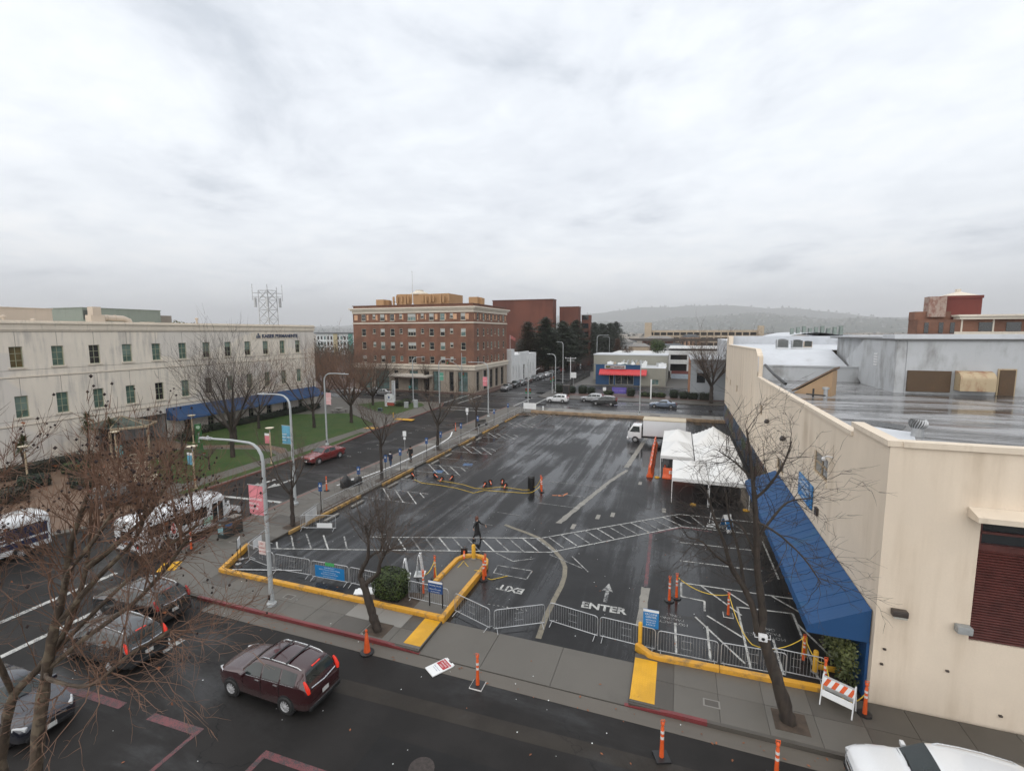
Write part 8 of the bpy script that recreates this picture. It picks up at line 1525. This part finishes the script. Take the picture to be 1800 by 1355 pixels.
car('crossover', 'white crossover waiting at the far intersection', (-22.7, 92.6, .005), PI, 4.45, 1.8, 1.6, 'suv', WHITEP, 'car', False, 1, 32); car('station_wagon', 'silver wagon behind the black wagon on the far street', (-16.3, 95.7, .005), PI, 4.75, 1.84, 1.6, 'suv', SILV, 'car', False, 1, 32); car('station_wagon', 'black wagon crossing in front of the silver one on the far street', (-13.3, 92.1, .005), PI, 4.9, 1.9, 1.7, 'suv', BLACKP, 'car', False, 1, 32); car('coupe', 'blue-grey coupe alone on the far street', (-2.5, 92.1, .005), PI, 4.85, 1.82, 1.4, 'coupe', BLUES, 'car', False, 0, 32)
for i, (y, p_, s_, l) in enumerate(((108.6, SILV, 'sedan', 'silver sedan first in the parked row beside the hotel'), (115.2, BLACKP, 'suv', 'black car second in the parked row beside the hotel'), (120.6, SILV2, 'sedan', 'grey sedan third in the parked row beside the hotel'), (126, CP('dark_red_car_paint', (.08, .015, .015), .2), 'sedan', 'dark red car fourth in the parked row beside the hotel'), (132.4, DGREY, 'suv', 'dark grey car fifth in the parked row'), (138.6, SILV, 'suv', 'silver crossover sixth in the parked row'), (145.2, WHITEP, 'sedan', 'white sedan seventh in the parked row'), (151.4, SILV2, 'suv', 'grey crossover eighth in the parked row'), (159, BLACKP, 'sedan', 'black sedan ninth in the parked row'), (165, CP('bright_red_car_paint', (.30, .02, .025)), 'sedan', 'bright red car at the far end of the parked row'))): car('parked_car', l, (-39.4, y, .001), -PI/2, 4.6, 1.8, 1.5 if s_ == 'sedan' else 1.66, s_, p_, 'car', False, 0, 24, 'cars parked beside the hotel', plate=False)
for i, (x, y, p_) in enumerate(((-62, 90.5, SILV), (-66, 92.8, SILV2), (-71, 90.6, WHITEP))): car('parked_car', 'car seen through the bare trees left of the hotel, %s' % ('nearest', 'middle grey one', 'furthest white one')[i], (x, y, .005), PI, 4.6, 1.8, 1.5, 'sedan', p_, 'car', False, 0, 20, plate=False)
# ---- shuttle bus
WHB = CP('white_bus_paint', (.62, .63, .64)); BGL = glass('tinted_bus_glass', (.016, .017, .018), .05)
def shuttle(label, loc, rz, body, stripe, words, words_m, L=7.4, W=2.35, H=2.62):
    e = thing('shuttle_bus', label, 'bus', loc, rz); h = W/2; bl = L*.8     # forward = +X; box body behind, cab hood in front
    n = 10; prof_ = [(-h, .42), (-h, 2.1)]+[(-h*math.cos(R(a))**.55 if a < 90 else 0, 2.1+(H-2.1)*math.sin(R(a))**.8) for a in range(9, 90, 9)]+[(0, H)]; prof_ = prof_+[(-y, z) for y, z in prof_[-2::-1]]
    xs = [-L/2, -L/2+.1, -L/2+.3, -L/2+bl-.5, -L/2+bl-.15, -L/2+bl]; sc_ = [.93, .975, 1, 1, .98, .92]; m = MB(); k = len(prof_)
    for x, s_ in zip(xs, sc_): m.v += [(x, y*(s_ if s_ < .96 else 1), .42+(z-.42)*s_) for y, z in prof_]
    m.f = [(i*k+j, i*k+j+1, (i+1)*k+j+1, (i+1)*k+j) for i in range(len(xs)-1) for j in range(k-1)]+[(i*k, (i+1)*k, (i+1)*k+k-1, i*k+k-1) for i in range(len(xs)-1)]+[tuple(range(k)), tuple(range((len(xs)-1)*k, len(xs)*k))[::-1]]; m.build('body', body, e, smooth=True)
    x0 = -L/2+bl; hd = MB().add([(x0-.1, -.95, .45), (L/2, -.88, .5), (L/2, .88, .5), (x0-.1, .95, .45), (x0-.1, -.95, 1.35), (L/2-.12, -.8, 1.02), (L/2-.12, .8, 1.02), (x0-.1, .95, 1.35), (L/2, -.86, .8), (L/2, .86, .8)], [(0, 1, 8, 5, 4), (1, 2, 9, 8), (8, 9, 6, 5), (2, 3, 7, 6, 9), (4, 5, 6, 7), (3, 2, 1, 0)]); hd.build('hood', body, e, bevel=.07)
    MB().add([(x0+.28, -.85, 1.33), (x0+.28, .85, 1.33), (x0-.16, .78, 2.02), (x0-.16, -.78, 2.02)], [(0, 1, 2, 3)]).build('windscreen', BGL, e); MB().add([(x0-.2, -.9, 1.3), (x0+.26, -.87, 1.3), (x0-.15, -.8, 2.02), (x0-.2, -.8, 2.02)], [(0, 1, 2, 3)]).add([(x0-.2, .9, 1.3), (x0+.26, .87, 1.3), (x0-.15, .8, 2.02), (x0-.2, .8, 2.02)], [(0, 1, 2, 3)]).build('cab_side', body, e)
    for s_ in (-1, 1):
        a0 = -L/2+.5
        for q in range(4 if s_ < 0 else 5): MB().box(a0+q*1.0, s_*h-.006, 1.28, a0+q*1.0+.95, s_*h+.006, 2.02).build('side_window', BGL, e)
        MB().box(L/2-.3, s_*.72-.13, .72, L/2-.02, s_*.72+.13, .95).build('headlight', HEADL, e, bevel=.03); MB().obox((x0+.15, s_*1.25, 1.65), (.12, .12, .42)).tube([(x0+.0, s_*.95, 1.7), (x0+.12, s_*1.22, 1.7)], .02, 5).build('mirror', WHB, e); MB().box(-L/2-.01, s_*.95-.09, .8, -L/2+.06, s_*.95+.09, 1.15).build('taillight', TAIL, e)
        MB().box(-L/2+.2, s_*(h+.003)-.004, .75, x0-1.2, s_*(h+.003)+.004, 1.12).build('side_graphic', stripe, e) if stripe else None
    dr = MB().box(x0-1.15, -h-.015, .5, x0-.2, -h+.02, 2.12).build('door', WHB, e)
    for q in (0, 1): MB().box(x0-1.08+q*.45, -h-.025, .6, x0-.70+q*.45, -h-.014, 2.02).build('door_glass', BGL, dr)
    MB().box(-L/2-.012, -.5, 1.35, -L/2+.02, .5, 1.8).build('rear_window', BGL, e); MB().box(-L/2-.06, -1.05, .42, -L/2+.1, 1.05, .6).build('rear_bumper', TRIM, e, bevel=.03); MB().box(L/2-.05, -.9, .4, L/2+.12, .9, .58).build('front_bumper', TRIM, e, bevel=.03); MB().box(L/2-.02, -.45, .68, L/2+.02, .45, .95).build('grille', TRIM, e); MB().box(-1.2, -.4, H-.01, -.2, .4, H+.12).build('roof_hatch', WHB, e, bevel=.04)
    wheels(e, [L/2-.75, -L/2+1.6], h, .38, .26)
    for x in (L/2-.75, -L/2+1.6):
        for s_ in (-1, 1): MB().lathe((x, s_*(h-.1 if x < 0 else .85), .4), [(.46, -.1), (.46, .1), (0, .1)] if s_ > 0 else [(0, -.1), (.46, -.1), (.46, .1)], 18, 'Y').build('wheel_arch', TRIM, e)
    for t_, sz, px_, pz in words: text(t_, sz, words_m, 'lettering', e, (px_, -h-.012, pz), (1, 0, 0), (0, 0, 1), .002)
    return e
s1 = shuttle('white shuttle bus stopped at the kerb of the side street', (-31.9, 22.55, 0), PI/2, WHB, None, (('SHUTTLE', .3, -2.4, .85), ('richmond medical', .16, -.6, .85)), mat('green_lettering', (.06, .25, .16), .5)); text('SHUTTLE', .28, SNAV, 'lettering', s1, (-3.715, .55, 1.0), (0, -1, 0), (0, 0, 1), .002); MB().box(.4, -1.192, .75, 1.5, -1.184, 1.2).build('side_graphic', mat('pale_green_graphic', (.25, .4, .33), .5), s1)
shuttle('blue and white bus entering the frame at the left edge', (-39.6, 14.9, 0), -PI/2, WHB, mat('blue_bus_stripe', (.010, .02, .06), .35), (), NAVY, 7.0)
s2 = [o for o in bpy.data.objects if o.name.startswith('shuttle_bus')][-1]; MB().box(-3.3, 1.182, 1.25, 2.0, 1.192, 1.95).build('side_wrap', mat('blue_bus_stripe', (.015, .04, .14)), s2); text('A    T C', .55, SW, 'lettering', s2, (-.3, 1.197, 1.4), (-1, 0, 0), (0, 0, 1), .002, 'CENTER')
# ---- box truck
tr_ = thing('box_truck', 'white box truck parked beside the tents', 'truck', (-2.4, 62.4, .014), PI); TB = weathered('white_truck_box', (.62, .63, .65), (.42, .41, .40), .35, (1, 1, .3))
MB().box(-3.5, -1.15, .95, 1.55, 1.15, 3.0).build('cargo_box', TB, tr_, bevel=.03); MB().box(-3.53, -1.17, 2.9, 1.6, 1.17, 3.06).build('box_roof_rail', weathered('cream_roof_edge', (.5, .44, .34), (.3, .25, .18), .6), tr_, bevel=.03); MB().box(-3.52, -1.17, .93, 1.58, 1.17, 1.03).build('box_sill', STEEL, tr_)
cbm = MB().add([(1.75, -1.0, .55), (3.4, -1.0, .55), (3.4, 1.0, .55), (1.75, 1.0, .55), (1.75, -1.0, 2.25), (2.85, -.95, 2.25), (2.85, .95, 2.25), (1.75, 1.0, 2.25), (3.45, -1.0, 1.3), (3.45, 1.0, 1.3)], [(0, 1, 8, 5, 4), (1, 2, 9, 8), (8, 9, 6, 5), (2, 3, 7, 6, 9), (4, 5, 6, 7), (3, 0, 4, 7), (3, 2, 1, 0)]); cbm.build('cab', WHITEP, tr_, bevel=.06)
MB().add([(3.42, -.9, 1.36), (3.42, .9, 1.36), (2.93, .86, 2.16), (2.93, -.86, 2.16)], [(0, 1, 2, 3)]).build('windscreen', CGL, tr_)
for s_ in (-1, 1): MB().add([(1.95, s_*1.006, 1.36), (3.2, s_*1.006, 1.36), (2.78, s_*.985, 2.08), (2.0, s_*.99, 2.08)], [(0, 1, 2, 3)]).build('side_window', CGL, tr_); MB().box(3.38, s_*.75-.16, .8, 3.47, s_*.75+.16, 1.0).build('headlight', HEADL, tr_); MB().obox((3.3, s_*1.22, 1.75), (.1, .14, .4)).tube([(3.2, s_*.98, 1.9), (3.3, s_*1.2, 1.9)], .02, 5).build('mirror', TRIM, tr_)
MB().box(-3.5, -.45, .55, 3.0, .45, .9).build('chassis', TRIM, tr_); MB().box(3.3, -1.0, .38, 3.55, 1.0, .62).build('front_bumper', WHITEP, tr_, bevel=.03); MB().box(1.56, -.9, .95, 1.74, .9, 2.0).build('cab_gap', TRIM, tr_); MB().box(-1.2, -1.0, .5, .2, -.7, .85).build('side_tank', TRIM, tr_); wheels(tr_, [2.5, -2.0], 1.05, .4, .28)
# ---------------------------------------------------------------- people
SKIN = mat('skin', (.42, .25, .18), .6, .05)
def skinmesh(verts, edges, radii, name, m, parent, root=0):
    me = bpy.data.meshes.new(name); me.from_pydata(verts, edges, []); me.materials.append(m); o = put(name, me, parent); me.skin_vertices or None
    md = o.modifiers.new('skin', 'SKIN'); 
    if not me.skin_vertices:
        bm = bmesh.new(); bm.from_mesh(me); bm.verts.layers.skin.verify(); bm.to_mesh(me); bm.free()
    for i, r_ in enumerate(radii): s = me.skin_vertices[0].data[i]; s.radius = r_ if isinstance(r_, tuple) else (r_, r_); s.use_root = i == root
    md.use_smooth_shade = True; sb_ = o.modifiers.new('smooth', 'SUBSURF'); sb_.levels = 1; sb_.render_levels = 1; return o
def person(label, loc, rz, h, stride, coat, trousers, coat_len, hair, hairlong=False, arms=((.12, .1), (-.1, .1)), shoes=BLK, hood=None, cane=False):
    e = thing('person', label, 'person', loc, rz); k = h/1.75; V = lambda *p: tuple(c*k for c in p)      # faces +X
    a = stride; J = {'pel': (0, 0, .93), 'che': (.02, 0, 1.22), 'shc': (.01, 0, 1.42), 'nek': (.02, 0, 1.5), 'hea': (.03, 0, 1.58), 'top': (.04, 0, 1.70)}
    hip = {s: (0, s*.09, .9) for s in (-1, 1)}; knee = {1: (a*.55, .09, .49), -1: (-a*.2, -.09, .47)}; ank = {1: (a*.75, .09, .08), -1: (-a*.95, -.09, .14)}; toe = {1: (a*.75+.17, .1, .04), -1: (-a*.95+.15, -.1, .05)}
    sho = {s: (0, s*.19, 1.40) for s in (-1, 1)}; elb = {s: (arms[0 if s > 0 else 1][0], s*.25, 1.13) for s in (-1, 1)}; han = {s: (arms[0 if s > 0 else 1][0]*1.5+arms[0 if s > 0 else 1][1], s*.24, .90+.5*max(0, arms[0 if s > 0 else 1][1]-.1)) for s in (-1, 1)}
    v, ed, r_ = [], [], []
    def add(p, rad, prev=None): v.append(V(*p)); r_.append(rad*k if not isinstance(rad, tuple) else tuple(q*k for q in rad)); (ed.append((prev, len(v)-1)) if prev is not None else None); return len(v)-1
    pl_ = add(J['pel'], (.10, .075)); ch = add(J['che'], (.10, .075), pl_); sc__ = add(J['shc'], (.09, .065), ch); nk = add(J['nek'], .05, sc__); hd_ = add(J['hea'], (.078, .088), nk); add(J['top'], (.07, .08), hd_)
    for s in (-1, 1):
        q = add(hip[s], .065, pl_); q = add(knee[s], .045, q); q = add(ank[s], .033, q); add(toe[s], .035, q); q = add(sho[s], .045, sc__); q = add(elb[s], .034, q); q = add(han[s], .032, q); hx, hy, hz_ = han[s]; q = add((hx+.02, hy, hz_-.06), (.035, .02), q)
        for f in range(4): g_ = add((hx+.01+.018*f, hy-s*.004, hz_-.11-.008*(f in (1, 2))), .009, q); add((hx+.005+.018*f, hy-s*.015, hz_-.145-.01*(f in (1, 2))), .007, g_)
        g_ = add((hx+.06, hy-s*.02, hz_-.07), .010, q); add((hx+.075, hy-s*.03, hz_-.10), .008, g_)
    skinmesh(v, ed, r_, 'body', SKIN, e)
    def cloth(name, chains, m):
        v2, e2, r2 = [], [], []
        for ci, chn in enumerate(chains):
            pv = None
            for p, rad in chn:
                if pv is None and ci > 0: pv = 0
                v2.append(V(*p)); r2.append(tuple(q*k for q in rad) if isinstance(rad, tuple) else rad*k)
                if pv is not None: e2.append((pv, len(v2)-1))
                pv = len(v2)-1
        return skinmesh(v2, e2, r2, name, m, e)
    cl = [[(J['pel'], (.155, .125)), (J['che'], (.16, .125)), (J['shc'], (.14, .10)), ((.02, 0, 1.47), .075)]]
    fl_ = .20 if coat_len > .7 else .235
    sk_ = MB().lathe((0, 0, 0), [(.155*k, 1.2*k), (.165*k, 1.05*k), (.185*k, .95*k), (fl_*k, (coat_len+.05)*k), (fl_*k, coat_len*k), (fl_*.9*k, (coat_len+.01)*k)], 14).build('coat_skirt', coat, e, smooth=True); sk_.scale.x = .85
    for s in (-1, 1): cl.append([((0, s*.12, 1.40), .09), (sho[s], .082), (elb[s], .06), ((han[s][0]*.95+elb[s][0]*.05, han[s][1], han[s][2]+.03), .047)])
    cloth('coat', cl, coat)
    cloth('trousers', [[(J['pel'], (.14, .115)), ((0, 0, .88), (.13, .11))], [(hip[1], .10), (knee[1], .075), ((ank[1][0], ank[1][1], ank[1][2]+.03), .055)], [(hip[-1], .10), (knee[-1], .075), ((ank[-1][0], ank[-1][1], ank[-1][2]+.03), .055)]], trousers)
    for s in (-1, 1): MB().obox(V(toe[s][0]-.07, toe[s][1], toe[s][2]+.01), V(.27, .10, .09)).mesh('shoe', shoes, bevel=.03) and put('shoe', MB().obox(V(toe[s][0]-.07, toe[s][1], toe[s][2]+.01), V(.27, .10, .09)).mesh('shoe', shoes, bevel=.03), e)
    hm_ = MB().lathe(V(.01, 0, 1.60), [(.0, .165*k), (.06*k, .15*k), (.1*k, .09*k), (.105*k, 0), (.085*k, -.06*k)], 12)
    if hairlong: hm_.lathe(V(-.035, 0, 1.40), [(.03*k, -.06*k), (.09*k, .0*k), (.105*k, .12*k), (.10*k, .24*k), (.06*k, .3*k)], 10)
    hm_.build('hair', hair, e, smooth=True)
    fm = mat('face_detail', (.05, .03, .028), .5)
    for s in (-1, 1): MB().obox(V(.115, s*.03, 1.63), V(.012, .022, .012)).build('eye', fm, e); MB().obox(V(.03, s*.088, 1.61), V(.04, .02, .05)).build('ear', SKIN, e, bevel=.006)
    MB().obox(V(.125, 0, 1.60), V(.03, .022, .04)).build('nose', SKIN, e, bevel=.006); MB().obox(V(.118, 0, 1.555), V(.012, .045, .01)).build('mouth', fm, e)
    if hood: MB().lathe(V(-.06, 0, 1.46), [(.05*k, -.05*k), (.11*k, 0), (.1*k, .06*k)], 10).build('hood', hood, e, smooth=True)
    if cane: MB().tube([V(han[-1][0]+.05, han[-1][1], han[-1][2]-.1), V(han[-1][0]+.12, han[-1][1]-.03, .0)], .012, 5).build('walking_stick', STEEL, e)
    return e
BKC = mat('black_coat', (.010, .010, .011), .8, .2); person('woman in long black coat striding across the parking lot', (-12.5, 28.5, .016), R(12), 1.66, .30, BKC, BKC, .42, mat('auburn_hair', (.10, .035, .022), .6), True, ((.20, .28), (-.16, .02)))
for o in bpy.data.objects:
    if o.name.startswith('person') and o.get('label', '').startswith('woman'): o['label'] = 'person with long auburn hair and black coat striding across the lot'
person('person in black jacket with stick walking on the side pavement', (-26.9, 43.8, .156), R(-75), 1.75, .14, BKC, BKC, .85, BKC, False, ((.08, .06), (.12, .16)), cane=True); person('person in navy hooded jacket and jeans walking away on the side pavement', (-27.7, 41.2, .156), R(95), 1.72, .20, mat('navy_jacket', (.012, .018, .045), .8, .1), mat('blue_jeans', (.045, .07, .12), .8, .1), .82, BKC, False, ((.1, .05), (-.1, .04)), SW, hood=SW)
person('person in teal top standing under the hotel canopy', (-59.6, 97.4, .145), R(-60), 1.7, .06, mat('teal_top', (.03, .22, .22), .7, .1), BKC, .85, BKC)
